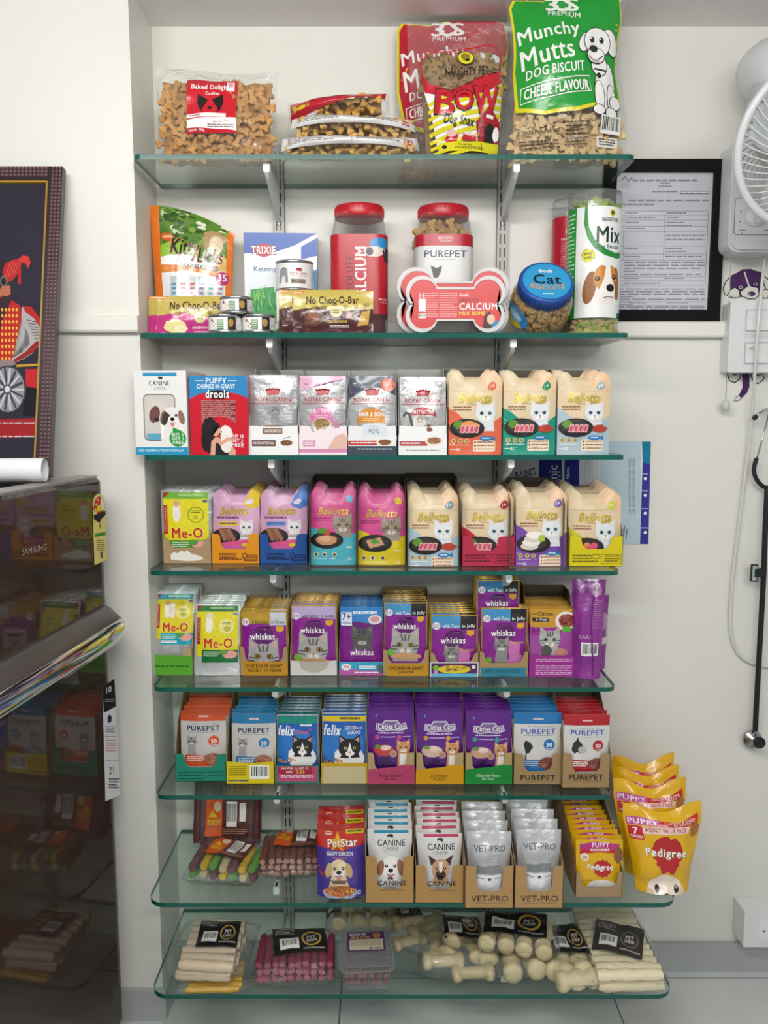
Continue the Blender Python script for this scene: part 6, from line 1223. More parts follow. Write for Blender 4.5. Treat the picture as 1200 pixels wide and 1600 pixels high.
def blabel(x0, y0, x1, y1, rot=0, bg='1b1a1c', disc='c9a04a', bar='e8e6e0', extra=None):
    a = Art(); cx, cy = (x0 + x1) / 2, (y0 + y1) / 2; w, h = x1 - x0, y1 - y0; B = Art(); B.rect(x0, y0, x1, y1, c(bg)); B.lines(x0 + w * .05, y0 + h * .08, x0 + w * .42, y0 + h * .3, 4, c('b8b4ac'), .4); B.rect(x0 + w * .12, y0 + h * .45, x0 + w * .48, y0 + h * .85, c(bar)); B.barcode(x0 + w * .14, y0 + h * .5, x0 + w * .46, y0 + h * .8)
    B.ring(x0 + w * .72, y0 + h * .5, w * .17, h * .26, w * .04, c(disc)); B.text('PET', x0 + w * .64, y0 + h * .38, x0 + w * .8, y0 + h * .5, c('e8e4da'), .03); B.text('CHEW', x0 + w * .62, y0 + h * .53, x0 + w * .82, y0 + h * .64, c('e8e4da'), .03); B.lines(x0 + w * .55, y0 + h * .84, x0 + w * .95, y0 + h * .93, 1, c('b8b4ac'))
    if rot:
        r_ = radians(rot); B.tf(lambda u, v: (cx + (u - cx) * cos(r_) - (v - cy) * sin(r_), cy + (u - cx) * sin(r_) + (v - cy) * cos(r_)))
    return B
def rows_x(me, nm, lab, grp, cols, rows, r, z0=None, jit=.004):
    def f(W, L, T, lay):
        for j in range(rows):
            for i in range(cols): lay(me, nm, lab, grp, RB.uniform(-jit, jit), -L / 2 + L * (i + .6) / (cols + .2), -T / 2 + r * 1.15 + j * r * 1.9, RB.uniform(-.04, .04), 0, RB.uniform(0, 6))
    return f
def rows_y(mes, nm, labs, grps, cols, rows, r, jit=.004):
    def f(W, L, T, lay):
        for j in range(rows):
            for i in range(cols):
                k = (i + j * 2) % len(mes); lay(mes[k], nm, labs[k], grps[k], -W / 2 + W * (i + .6) / (cols + .2), RB.uniform(-jit, jit), -T / 2 + r * 1.15 + j * r * 1.9, pi / 2 + RB.uniform(-.05, .05), 0, RB.uniform(0, 6))
    return f
CH = [stick_mesh(.108, .0108, 'd2c0a6', end='bda88c'), stick_mesh(.105, .006, 'dcae1c'), stick_mesh(.092, .0080, '86284a', end='a84a68'), stick_mesh(.128, .0115, 'e4d8b6', twist=True)]
flatpack(8, 268, 390, 1500, 1556, .020, 'pack of yellow chew sticks lying under the cream sticks', None, rows_x(CH[1], 'chew_stick', 'thin yellow chew stick in the lower pack', 'yellow chew sticks', 6, 1, .006), 0, 3, seed=2, group='packs of chew sticks')
flatpack(8, 258, 384, 1441, 1540, .047, 'pack of cream rawhide sticks with black label, topmost at the shelf corner', blabel(30, 12, 80, 66, -6), rows_x(CH[0], 'chew_stick', 'cream rawhide stick in the pack with the black label', 'cream rawhide sticks', 7, 2, .0104), .022, -3, seed=3, group='packs of chew sticks')
flatpack(8, 396, 518, 1455, 1551, .051, 'pack of dark pink chew sticks with a tilted black label', blabel(20, 10, 88, 62, -8), rows_y([CH[2]], 'chew_stick', ['dark pink chew stick in the pink pack'], ['dark pink chew sticks'], 10, 3, .0078), 0, 2, seed=4, group='packs of chew sticks')
# lidded tub of dark sticks
z8 = SH[8] + .0006; Yn = onz(572, 1549, z8).y; Yf_ = onz(572, 1448, z8 + .05).y; X0, X1 = P(530, 1540, Yn).x, P(612, 1540, Yn).x; Wt = X1 - X0; Lt = Yf_ - Yn; xc = (X0 + X1) / 2; k = (Yn + Yf_) / 2
t_ = Acc(); vs = []; o1 = rpts(-Wt * .46, -Lt * .46, Wt * .46, Lt * .46, .014); o2 = rpts(-Wt * .5, -Lt * .5, Wt * .5, Lt * .5, .016); n = len(o1)
t_.add([(p[0], p[1], .0) for p in o1] + [(p[0], p[1], .042) for p in o2], [(i, (i + 1) % n, n + (i + 1) % n, n + i) for i in range(n)] + [list(range(n))[::-1]], c('ffffff'), 0, False)
ot = t_.obj('plastic_tub', 'tub', None, (xc, k, z8), (0, 0, radians(3))); tag(ot, 'clear lidded tub of dark chew sticks with a purple label', 'tub')
l_ = Acc(); o3 = rpts(-Wt * .54, -Lt * .54, Wt * .54, Lt * .54, .018); l_.prism(o3, .042, .047, c('ffffff'), 0, 'z'); l_.prism(rpts(-Wt * .46, -Lt * .46, Wt * .46, Lt * .46, .012), .047, .051, c('ffffff'), 0, 'z'); lo = l_.obj('tub_lid', 'tub', ot)
p_ = Acc(); ar = Art(); ar.rrect(0, 0, 100, 78, 4, c('5a1f66')); ar.text('MUNCHY PET', 6, 5, 52, 15, WHT, .04); ar.text('BBQ STIX', 10, 18, 60, 28, c('e8c02a'), .05); ar.blob(80, 15, 11, 12, c('c07a3a'), 3, .15); ar.rect(6, 30, 96, 74, c('c9c3a8')); ar.lines(10, 34, 92, 60, 6, c('6a6450'), .35); ar.rect(60, 64, 66, 71, c('3a3a3a')); ar.rect(72, 66, 90, 70, c('5a5648'))
flat_art(p_, ar, Wt * .74, (-Wt * .37, Lt * .34, .0514), (1, 0, 0), (0, -1, 0), (0, 0, 1)); p_.obj('paper_label', 'gloss_card', lo)
ds = stick_mesh(Lt * .8, .0068, '5a2028', end='8a4a4a')
for j in range(2):
    for i in range(7):
        o = bpy.data.objects.new('chew_stick', ds); COL.objects.link(o); o.matrix_world = Matrix.Translation((xc - Wt * .38 + Wt * .76 * i / 6, k, z8 + .009 + j * .0145)) @ Euler((0, 0, pi / 2 + RB.uniform(-.04, .04))).to_matrix().to_4x4(); tag(o, 'dark maroon chew stick inside the clear lidded tub', 'chew', 'chew sticks in the tub')
KB = knot_bone_mesh(.085, .019, 'cdbd92'); KB2 = knot_bone_mesh(.075, .017, 'c6b488'); RL = roll_mesh(.05, .017, 'c9b98e'); RL2 = roll_mesh(.085, .02, 'd3c59c')
def place(lst, me, nm, lab, grp):
    def f(W, L, T, lay):
        for (x, y, zz, yw) in lst: lay(me, nm, lab, grp, x * W, y * L, -T / 2 + zz, radians(yw), RB.uniform(-.1, .1), RB.uniform(-.2, .2))
    return f
flatpack(8, 508, 622, 1418, 1470, .05, 'pack of knotted rawhide rolls behind the lidded tub', blabel(2, 4, 20, 50), place([(-.3, 0, .018, 80), (-.05, .05, .018, 92), (.2, 0, .018, 86), (.42, 0, .018, 95), (-.15, .1, .042, 10), (.25, .1, .042, 5)], RL, 'rawhide_roll', 'cream rawhide roll in the pack behind the tub', 'rawhide rolls behind the tub'), 0, 2, seed=6, group='packs of rawhide', fy=YB - .014)
flatpack(8, 612, 692, 1420, 1500, .045, 'pack of rawhide bones leaning next to the lidded tub', blabel(2, 2, 46, 56, -30), place([(-.05, -.25, .018, 40), (.15, .05, .02, 50), (-.2, .1, .03, 45), (.1, .3, .02, 35)], KB2, 'rawhide_bone', 'small rawhide bone in the pack beside the tub', 'small rawhide bones by the tub'), 0, -18, seed=7, group='packs of rawhide')
flatpack(8, 660, 788, 1436, 1544, .06, 'pack of big rawhide bones with label at its far end', blabel(30, 4, 76, 58, -4), place([(-.3, .05, .02, 85), (-.08, .1, .022, 70), (.16, .08, .02, 110), (.34, .05, .022, 88), (-.2, -.28, .03, 8), (.15, -.38, .02, 4), (0, .1, .048, 60)], KB, 'rawhide_bone', 'big rawhide bone in the middle bone pack', 'big rawhide bones'), 0, -4, seed=8, group='packs of rawhide')
flatpack(8, 782, 890, 1466, 1537, .042, 'pack of pressed rawhide rolls under the labelled roll pack', None, place([(-.3, -.1, .02, 84), (0, -.1, .02, 95), (.28, -.1, .02, 88), (-.1, .28, .02, 5), (.25, .3, .02, 0)], RL2, 'rawhide_roll', 'thick rawhide roll in the lower roll pack', 'rawhide rolls in the lower pack'), 0, 3, seed=9, group='packs of rawhide')
flatpack(8, 752, 878, 1428, 1500, .04, 'pack of short rawhide rolls with wide black label on top', blabel(10, 4, 86, 56, 4), place([(-.36, -.2, .018, 80), (-.14, -.22, .018, 88), (.08, -.26, .018, 84), (.3, -.3, .018, 92), (-.2, .2, .018, 85), (.1, .2, .018, 92), (.34, .18, .018, 88)], RL, 'rawhide_roll', 'short rawhide roll under the wide black label', 'short rawhide rolls'), .043, -7, tilt=0, seed=10, group='packs of rawhide')
flatpack(8, 868, 938, 1446, 1558, .05, 'narrow pack of two thick rawhide rolls with black label', blabel(8, 30, 94, 130), place([(-.2, -.08, .022, 90), (.2, -.08, .022, 90), (0, -.36, .018, 8)], RL2, 'rawhide_roll', 'thick rawhide roll in the narrow pack', 'rawhide rolls in the narrow pack'), 0, 3, seed=11, group='packs of rawhide')
flatpack(8, 930, 1044, 1420, 1556, .055, 'pack of long twisted white sticks at the open shelf end', blabel(18, 56, 82, 122, 20, '3a3634', '6a625a'), rows_x(CH[3], 'chew_stick', 'twisted white rawhide stick in the end pack', 'twisted white sticks', 11, 2, .0115), 0, 0, seed=12, group='packs of chew sticks')
# second lowest shelf
mr = stick_mesh(.15, .0075, '5a2a2a', end='7a4040')
def maroon(W, L, T, lay):
    for j in range(2):
        for i in range(10): lay(mr, 'chew_stick', 'dark maroon chew stick in the standing pack', 'dark maroon sticks', -W / 2 + W * (i + .6) / 10.2, RB.uniform(-.004, .004), -T / 2 + .009 + j * .0145, pi / 2)
def olabel(x0, y0, x1, y1, rot=0):
    w, h = x1 - x0, y1 - y0; B = Art(); B.rect(x0, y0, x1, y1, c('5a2c24')); B.rect(x0, y0, x0 + w * .38, y1, c('cf5a22')); B.poly([(x0 + w * .06, y0 + h * .5), (x0 + w * .16, y0 + h * .3), (x0 + w * .26, y0 + h * .5)], c('d9b41c')); B.text('MUNCHY', x0 + w * .05, y0 + h * .55, x0 + w * .34, y0 + h * .72, c('e0c02a'), .03); B.blob(x0 + w * .28, y0 + h * .2, w * .09, h * .14, c('d8c0a0'), 3, .15); B.barcode(x0 + w * .48, y0 + h * .06, x0 + w * .72, y0 + h * .74); B.lines(x0 + w * .4, y0 + h * .8, x0 + w * .96, y0 + h * .96, 3, c('b09080'), .4); B.rect(x0 + w * .78, y0 + h * .1, x0 + w * .92, y0 + h * .6, c('e8e2d8'))
    cx, cy = (x0 + x1) / 2, (y0 + y1) / 2
    if rot: r_ = radians(rot); B.tf(lambda u, v: (cx + (u - cx) * cos(r_) - (v - cy) * sin(r_), cy + (u - cx) * sin(r_) + (v - cy) * cos(r_)))
    return B
Yq = 1.70; Lm, Rm_ = P(302, 1290, Yq), P(408, 1290, Yq); Wm = Rm_.x - Lm.x
me, pr, base = pouch_mesh('maroon_pack', Wm, .175, .040, c('ffffff'), olabel(20, 48, 84, 100), mat='bag', ret=True, seed=15, wr=.002, pw=9, pv=7)
mm = Matrix.Translation(((Lm.x + Rm_.x) / 2, Yq - .01, SH[7] + .004)) @ Matrix.Rotation(-radians(16), 4, 'X')
o = bpy.data.objects.new('chew_pack', me); COL.objects.link(o); o.matrix_world = mm; tag(o, 'pack of dark maroon sticks leaning upright against the wall', 'chew pack', 'packs of chew sticks'); pr.obj('printed_label', 'matte', o)
for j in range(2):
    for i in range(10):
        q = bpy.data.objects.new('chew_stick', mr); COL.objects.link(q); q.matrix_world = mm @ Matrix.Translation((-Wm * .44 + Wm * .88 * i / 9, -.0075 + j * .015, .085 + RB.uniform(-.004, .004))) @ Euler((0, pi / 2, 0)).to_matrix().to_4x4(); tag(q, 'dark maroon chew stick in the upright pack', 'chew', 'dark maroon sticks')
cols = [('green', '5a9a3a'), ('cream', 'c9b88a'), ('purple', '6a3a48'), ('yellow', 'c9a81c')]
flatpack(7, 290, 402, 1312, 1393, .042, 'pack of green, cream, purple and yellow chew sticks', olabel(22, 22, 80, 66, 12), rows_y([stick_mesh(.085, .009, k) for n_, k in cols], 'chew_stick', [f'{n_} chew stick in the mixed colour pack' for n_, k in cols], [f'{n_} sticks in the mixed pack' for n_, k in cols], 7, 2, .009), 0, -6, seed=16, group='packs of chew sticks')
bs_ = stick_mesh(.1, .0072, '7a3e30', end='b08070')
flatpack(7, 402, 494, 1302, 1381, .046, 'pack of reddish brown chew sticks beside the mixed colour pack', olabel(24, 8, 98, 72, 4), rows_y([bs_], 'chew_stick', ['reddish brown chew stick in the brown pack'], ['reddish brown sticks'], 8, 3, .0068), 0, 3, seed=17, group='packs of chew sticks')
# ================================================================== on the open wall
def px_art(acc, art, fn, nrm, eps=.00025, mat=0):
    n = Vector(nrm); emit(acc, art, lambda u, v, d: fn(u, v) + n * d, [], [], eps, None, mat)
def wallfn(Y): return lambda u, v: P(u, v, Y)
K = c('1b1b1e')
# framed certificate
Yc = 1.762; L, B = P(947, 250, Yc), P(1136, 502, Yc); X0, X1, z1, z0 = L.x, P(1131, 375, Yc).x, P(1040, 248, Yc).z, B.z; Wf, Hf = X1 - X0, z1 - z0
o = empty('certificate_frame', 'black framed printed certificate on the wall beside the shelves', 'framed certificate', ((X0 + X1) / 2, YB, z0))
fr = Acc(); b_ = .0235
for q in ((-Wf / 2, Wf / 2, 0, b_), (-Wf / 2, Wf / 2, Hf - b_, Hf), (-Wf / 2, -Wf / 2 + b_, b_, Hf - b_), (Wf / 2 - b_, Wf / 2, b_, Hf - b_)): fr.box(q[0], q[1], Yc - YB, -.001, q[2], q[3], c('0c0c10'))
fr.obj('frame', 'paper', o)
pg = Acc(); pg.box(-Wf / 2 + b_, Wf / 2 - b_, -.006, -.001, b_, Hf - b_, c('d3d3d8')); a = Art(); iw = Wf - 2 * b_; hh = (Hf - 2 * b_) / iw * 100; ink = c('85868c')
a.stroke([(6, 8), (10, 4), (13, 9), (17, 5)], 1.5, ink); a.lines(6, 11, 15, 16, 3, ink, .3); a.lines(17, 7, 84, 9, 1, ink, .8); a.lines(46, 10, 56, 11.5, 1, ink, .8); a.lines(44, 13, 58, 14.5, 1, ink, .8); a.lines(38, 18, 64, 20, 1, ink, .8); a.rect(67, 18, 97, 21.5, c('8a8a90')); a.lines(68, 19, 96, 20.6, 1, WHT, .7)
a.lines(14, 27, 97, 29, 1, ink, .7); a.lines(6, 31, 40, 33, 1, ink, .7); a.frame(5, 38, 97, 113, .5, ink)
for q in (42.5, 47, 53, 58, 73, 81, 87, 104, 108): a.rect(5, q, 97, q + .4, ink)
for q in (10, 52): a.rect(q, 38, q + .4, 87, ink)
for k, (u0, v0, u1) in enumerate(((12, 39.5, 24), (54, 39.5, 74), (12, 44, 42), (54, 44, 66), (12, 49, 26), (54, 49, 72), (54, 52, 80), (12, 55, 32), (54, 62, 94), (54, 66, 94), (12, 75, 26), (54, 75, 72), (54, 78, 76), (12, 83, 28), (54, 83, 92), (12, 89, 96), (12, 92, 96), (12, 95, 94), (12, 98, 24), (12, 101, 92), (12, 105, 28), (54, 105, 74), (12, 110, 50))): a.lines(u0, v0, u1, v0 + 1.5, 1, ink, .8, k)
for k in range(9): a.lines(5, 116 + k * 2.6, 97 if k not in (3, 5, 6) else 22, 117.6 + k * 2.6, 1, ink, .7, k)
a.rect(5, hh - 9, 96, hh - 8.6, ink); a.rect(5, hh - 5, 96, hh - 4.6, ink); a.lines(18, hh - 8, 36, hh - 6.6, 1, ink); a.lines(58, hh - 8, 80, hh - 6.6, 1, ink)
flat_art(pg, a, iw, (-iw / 2, -.0062, Hf - b_)); pg.obj('certificate_sheet', 'paper', o)
gl = Acc(); gl.box(-iw / 2, iw / 2, -.0095, -.0085, b_, Hf - b_, c('ffffff')); gl.obj('glass_pane', 'picture_glass', o)
# clinic letterhead taped sideways behind the cream pouches
Yq = 1.7785; a = Art(); a.rect(792, 690, 1017, 850, c('dcdfe2')); a.rect(938, 690, 1001, 850, c('b9cdd8')); a.rect(912, 690, 938, 850, c('d3d5da')); a.poly([(1003, 690), (1017, 690), (1016, 726), (1004, 722)], c('1f7fa0')); a.poly([(1004, 722), (1016, 726), (1013, 850), (1000, 850)], c('3a3a94'))
a.text('E UNIT', 806, 734, 838, 746, c('26262a'), .02, 0, -14); a.rrect(842, 690, 878, 850, 3, c('27358c')); a.rrect(882, 690, 905, 850, 3, c('27358c')); a.poly([(842, 690), (878, 690), (872, 712), (846, 718)], c('2a5aa8')); a.text('Clinic', 842, 742, 886, 756, WHT, .01, 0, -90); a.lines(872, 736, 876, 766, 5, c('a8b4d8'), .5)
a.text('E. Name', 874, 740, 900, 746, WHT, .01, 0, -90)
for k in range(4): a.rect(915 + k * 6, 712, 915.6 + k * 6, 850, c('b4b6bc'))
for q in (984, 990): a.text('LIVER AND CARE FOR PETS AND THEIR OWNERS', 940 + q - 984, 758, 1028 + q - 984, 762, c('5a6a74'), .0, 0, -90)
for y in (740, 766, 794, 824): a.lines(1002, y, 1012, y + 3, 1, c('c0c4e8')); a.ell(1008, y + 8, 2.4, 2.4, WHT)
a.stroke([(972, 832), (976, 822), (974, 838), (980, 826), (978, 842)], 1.2, K)
q = Acc(); px_art(q, a, wallfn(Yq), (0, -1, 0), .0001); ob = q.obj('letterhead_poster', 'paper'); tag(ob, 'blue and white clinic letterhead sheet taped to the wall behind the cream pouches', 'poster')
# dog sticker round the switchboard
a = Art(); PU = c('4a2a5a'); WH = c('d8d8ce')
def outl(pts, wd=1.6): a.stroke(pts + [pts[0]], wd, K)
e1 = [(1141, 432), (1134, 440), (1130, 450), (1132, 460), (1138, 462), (1142, 452)]; e2 = [(1192, 430), (1202, 438), (1206, 452), (1200, 458), (1194, 446)]
for e_ in (e1, e2): a.poly(e_, WH); outl(e_)
a.poly([(1142, 452), (1140, 440), (1143, 430), (1152, 426), (1160, 421), (1172, 420), (1180, 423), (1190, 425), (1194, 436), (1191, 452), (1184, 464), (1150, 464)], PU)
p1 = [(1136, 462), (1140, 454), (1148, 449), (1155, 454), (1156, 464), (1148, 466), (1142, 465)]; p2 = [(1186, 464), (1188, 454), (1198, 452), (1206, 458), (1206, 466), (1192, 466)]; mz = [(1156, 456), (1164, 450), (1170, 446), (1176, 448), (1184, 450), (1186, 460), (1180, 467), (1168, 467), (1158, 462)]
for e_ in (p1, p2, mz): a.poly(e_, WH); outl(e_, 1.2)
a.stroke([(1163, 425), (1166, 436), (1170, 447)], 2.4, WH); a.ell(1174, 459, 6, 3.6, PU); a.ell(1171, 460, 1, 1.4, WH)
for u, v_ in ((1157, 449), (1180, 444)): a.ell(u, v_, 3, 2.2, WH); a.ell(u, v_, 1.8, 1.6, K)
for u in (1143, 1148, 1192, 1198): a.stroke([(u, 462), (u + 1, 466)], .9, K)
q = Acc(); px_art(q, a, wallfn(YB - .0004), (0, -1, 0), .00015); ob = q.obj('dog_sticker', 'paper'); tag(ob, 'purple and white dog head sticker peeping over the switchboard', 'sticker')
a = Art(); h1_ = [(1136, 584), (1142, 582), (1148, 586), (1156, 583), (1156, 592), (1148, 598), (1140, 595)]; h2 = [(1173, 585), (1178, 582), (1184, 587), (1192, 584), (1194, 592), (1184, 600), (1176, 594)]
for e_ in (h1_, h2): a.poly(e_, WH); outl(e_, 1.8)
a.poly([(1158, 582), (1171, 582), (1171, 604), (1167, 614), (1159, 622), (1154, 618), (1160, 606), (1160, 594)], PU); tp = [(1154, 618), (1159, 622), (1153, 626), (1146, 627), (1149, 622)]; a.poly(tp, WH); outl(tp, 1)
q = Acc(); px_art(q, a, wallfn(YB - .0004), (0, -1, 0), .00015); ob = q.obj('dog_tail_sticker', 'paper'); tag(ob, 'purple dog tail and hind paws sticker hanging under the switchboard', 'sticker')
# switchboard
Ys = 1.738; X0 = P(1139, 530, Ys).x; X1 = X0 + .155; z1, z0 = P(1150, 471, Ys).z, P(1150, 582, Ys).z
o = empty('switchboard', 'white wall switchboard under the dog sticker', 'switchboard', (X0, YB, z0)); C_ = c('dcdfdf')
q = Acc(); q.prism(rpts(0, 0, X1 - X0, z1 - z0, .006), Ys - YB, -.0005, C_); q.obj('body', 'plastic', o)
for (u0, u1, v0, v1) in ((1167, 1181, 485, 517), (1185, 1199, 485, 517), (1165, 1180, 536, 568), (1184, 1198, 536, 568)):
    A_, B_ = P(u0, v0, Ys), P(u1, v1, Ys); f = Acc(); f.rbox(A_.x - X0 - .0016, B_.x - X0 + .0016, Ys - YB - .0012, Ys - YB, B_.z - z0 - .0016, A_.z - z0 + .0016, .0015, c('b4b6b4')); fo = f.obj('switch_plate', 'plastic', o)
    r_ = Acc(); hz = (A_.z + B_.z) / 2 - z0; r_.prism([(Ys - YB - .0012, B_.z - z0), (Ys - YB - .0045, B_.z - z0 + .001), (Ys - YB - .002, hz), (Ys - YB - .0045, A_.z - z0 - .001), (Ys - YB - .0012, A_.z - z0)], A_.x - X0, B_.x - X0, c('e0e2e2'), 0, 'x')
    if u0 == 1165: ar = Art(); ar.stroke([(30, 60), (40, 40), (52, 66), (70, 44)], 6, c('c05a4a')); flat_art(r_, ar, B_.x - A_.x, (A_.x - X0, Ys - YB - .0046, A_.z - z0))
    r_.obj('rocker', 'plastic', fo)
lf = Acc(); lf.box(P(1160, 520, Ys).x - X0, X1 - X0 - .006, Ys - YB - .0008, Ys - YB, P(1160, 528, Ys).z - z0, P(1160, 521, Ys).z - z0, c('d2d4d2')); lf.obj('cover_seam', 'plastic', o)
# wall fan
A0 = P(1139, 393, 1.705); fz0 = A0.z; fx = A0.x
o = empty('wall_fan', 'white wall fan with wire guard and speed dial', 'fan', (fx + .07, YB, fz0)); FW = c('d8dadc')
bz = P(1150, 290, 1.705).z - fz0
q = Acc(); pr = [(0, -.0005), (-.055, -.0005)]
q.prism(rpts(-.07, 0, .075, bz + .09, .02, 6), 1.712 - YB, -.0005, FW, 0, 'y'); q.prism(rpts(-.066, .004, .071, bz + .086, .018, 6), 1.706 - YB, 1.712 - YB, FW); q.obj('wall_base', 'plastic', o)
pl = Acc(); yf = 1.706 - YB; a0, b0 = P(1146, 367, 1.705), P(1146, 309, 1.705); ww = .115; pl.prism(rpts(a0.x - fx - .07, a0.z - fz0, a0.x - fx - .07 + ww, b0.z - fz0, .006), yf - .0012, yf, c('6a6c6e')); pl.prism(rpts(a0.x - fx - .069, a0.z - fz0 + .001, a0.x - fx - .071 + ww, b0.z - fz0 - .001, .005), yf - .0018, yf, FW)
kc = P(1181, 337, 1.70); a = Art(); T9 = c('4a4c4e')
for k_ in range(6): t = radians(200 - k_ * 44); a.ell(50 + 44 * cos(t), 45 - 36 * sin(t), 2, 2, T9)
a.lines(8, 80, 26, 84, 1, T9); a.lines(78, 80, 96, 84, 1, T9); a.poly([(16, 87), (14, 91), (18, 91)], T9)
flat_art(pl, a, .07, (kc.x - fx - .07 - .035, yf - .0019, kc.z - fz0 + .030)); pl.obj('dial_panel', 'plastic', o)
kn = Acc(); kn.lathe([(.0205, 0), (.0205, .004), (.0185, .008), (.0175, .009), (0, .009)], 32, c('e0e2e3')); kn.box(-.0045, .0045, -.016, .016, .009, .015, c('d4d6d7')); kn.xf(Matrix.Translation((kc.x - fx - .07, yf - .0012, kc.z - fz0)) @ Matrix.Rotation(pi / 2, 4, 'X')); kn.obj('speed_knob', 'plastic', o)
O = Vector((fx + .07, YB, fz0)); ctr = P(1271, 224, 1.50) - O; axis = Vector((.10, -.93, -.34)).normalized(); MR = axis.to_track_quat('Z', 'Y').to_matrix().to_4x4(); MT = Matrix.Translation(ctr) @ MR; R0 = .134
hd = P(1212, 112, 1.66) - O; dm = Acc(); dm.lathe([(0, -.08), (.03, -.077), (.05, -.056), (.06, -.02), (.06, .02), (.052, .05), (.04, .07)], 32, FW); dm.xf(Matrix.Translation(hd) @ MR); dm.obj('motor_housing', 'plastic', o)
cl_ = Acc(); cl_.tube(smooth_path([(0, -.045, bz + .05), (hd.x * .5, -.05, bz + .13), (hd.x, hd.y + .03, hd.z - .02)], 5), .032, FW, 14); cl_.obj('neck', 'plastic', o)
nk = Acc(); nk.tube([hd, ctr - axis * .10, ctr - axis * .05], .04, FW, 16, rs=[.05, .048, .04]); nk.obj('motor_neck', 'plastic', o)
rg = Acc(); rg.tube([Vector((R0 * cos(2 * pi * k / 60), R0 * sin(2 * pi * k / 60), 0)) for k in range(60)], .0075, FW, 10, closed=True); rg.xf(MT); rg.obj('guard_ring', 'plastic', o)
def wires(sgn, dep, r_in, n, swirl):
    w_ = Acc()
    for k in range(n):
        t = 2 * pi * k / n; pts = []
        for j in range(7):
            s_ = j / 6; rr = R0 + (r_in - R0) * s_; zz = sgn * dep * sin(min(1, s_ * 1.15) * pi / 2); tt = t + swirl * s_; pts.append((rr * cos(tt), rr * sin(tt), zz))
        w_.tube(pts, .00125, c('d2d2cc'), 5)
    w_.tube([Vector((r_in * cos(2 * pi * k / 30), r_in * sin(2 * pi * k / 30), sgn * dep)) for k in range(30)], .0018, c('d2d2cc'), 6, closed=True)
    rm = (R0 + r_in) / 2; w_.tube([Vector((rm * cos(2 * pi * k / 40), rm * sin(2 * pi * k / 40), sgn * dep * .8)) for k in range(40)], .0014, c('d2d2cc'), 5, closed=True)
    w_.xf(MT); return w_
wires(1, .045, .036, 56, .5).obj('front_guard', 'plastic', o); wires(-1, .095, .05, 44, -.3).obj('rear_guard', 'plastic', o)
bd = Acc(); bd.lathe([(.037, .043), (.037, .048), (.03, .051), (0, .052)], 28, FW); bd.xf(MT); bd.obj('guard_badge', 'plastic', o)
hb = Acc(); hb.lathe([(.028, -.03), (.028, .01), (.02, .022), (0, .026)], 24, c('b8bcc0')); hb.xf(MT); hb.obj('blade_hub', 'plastic', o)
for k in range(3):
    t0 = 2 * pi * k / 3 + .5; b_ = Acc(); vs = []
    for j in range(7):
        s_ = j / 6; rr = .026 + .098 * s_
        for i in range(9): tt = t0 + (i / 8 - .5) * (1.0 + .5 * sin(pi * s_)); vs.append((rr * cos(tt), rr * sin(tt), (i / 8 - .5) * .034 * (1 - .3 * s_)))
    b_.add(vs, [(j * 9 + i, j * 9 + i + 1, (j + 1) * 9 + i + 1, (j + 1) * 9 + i) for j in range(6) for i in range(8)], c('b9bdc2'), 0, True); b_.xf(MT); b_.obj('blade', 'plastic', o)
pc = Acc(); T1, T2 = P(1142, 392, 1.735), P(1134, 626, 1.755); pc.tube([T1 - O, T2 - O], .0009, c('b4b4ac'), 6); pco = pc.obj('pull_cord', 'plastic', o)
wt = Acc(); wt.lathe([(.004, 0), (.0082, .002), (.0085, .016), (.006, .02), (.002, .021)], 18, c('c9cac6')); wt.xf(Matrix.Translation(T2 - O - Vector((0, 0, .02)))); wt.obj('cord_weight', 'plastic', pco)
# power cord of the fan
q = Acc(); q.tube(smooth_path([P(1196, 392, 1.75), P(1187, 480, 1.722), P(1181, 560, 1.724), P(1174, 660, 1.76), P(1162, 760, 1.77), P(1152, 840, 1.772), P(1143, 920, 1.772), P(1141, 980, 1.772), P(1150, 1015, 1.772), P(1170, 1034, 1.772), P(1210, 1044, 1.772)], 8), .0032, c('d6d6d2'), 8)
ob = q.obj('power_cord', 'plastic'); tag(ob, 'white power cord hanging in a long loop down the wall', 'cord')
# hook and stethoscope
q = Acc(); q.tube(smooth_path([P(1203, 640, 1.775), P(1196, 640, 1.76), P(1188, 645, 1.745), P(1180, 652, 1.745)], 5), .003, c('c0c2c4'), 8, rs=None); hk = q.obj('wall_hook', 'metal'); tag(hk, 'small metal wall hook with a black tip under the switchboard', 'hook')
q = Acc(); q.tube([P(1183, 649, 1.745), P(1180, 652, 1.745), P(1177, 655, 1.745)], .005, K, 10, rs=[.0035, .0056, .004]); q.obj('rubber_tip', 'rubber', hk)
Yt = 1.755; o = empty('stethoscope', 'black stethoscope hanging from the wall hook', 'stethoscope', P(1196, 760, Yt)); O = o.location.copy()
q = Acc(); q.tube([P(1203, 640, Yt) - O, P(1190, 690, Yt) - O, P(1181, 722, Yt) - O], .0018, c('b8babc'), 8); q.tube([P(1203, 640, Yt) - O, P(1216, 690, Yt) - O, P(1222, 722, Yt) - O], .0018, c('b8babc'), 8); q.obj('ear_tubes', 'metal', o)
q = Acc(); q.tube([v - O for v in smooth_path([P(1182, 716, Yt), P(1178, 735, Yt), P(1184, 752, Yt), P(1198, 762, Yt), P(1214, 752, Yt), P(1222, 735, Yt), P(1221, 718, Yt)], 6)], .0046, K, 10)
q.tube([v - O for v in smooth_path([P(1199, 761, Yt), P(1196, 820, Yt), P(1193, 900, Yt), P(1187, 1010, Yt), P(1182, 1100, Yt), P(1180, 1142, Yt)], 6)], .0058, K, 12); q.obj('rubber_tube', 'rubber', o)
q = Acc(); q.tube([P(1180, 1138, Yt) - O, P(1180, 1152, Yt) - O], .0035, c('b4b6b8'), 10)
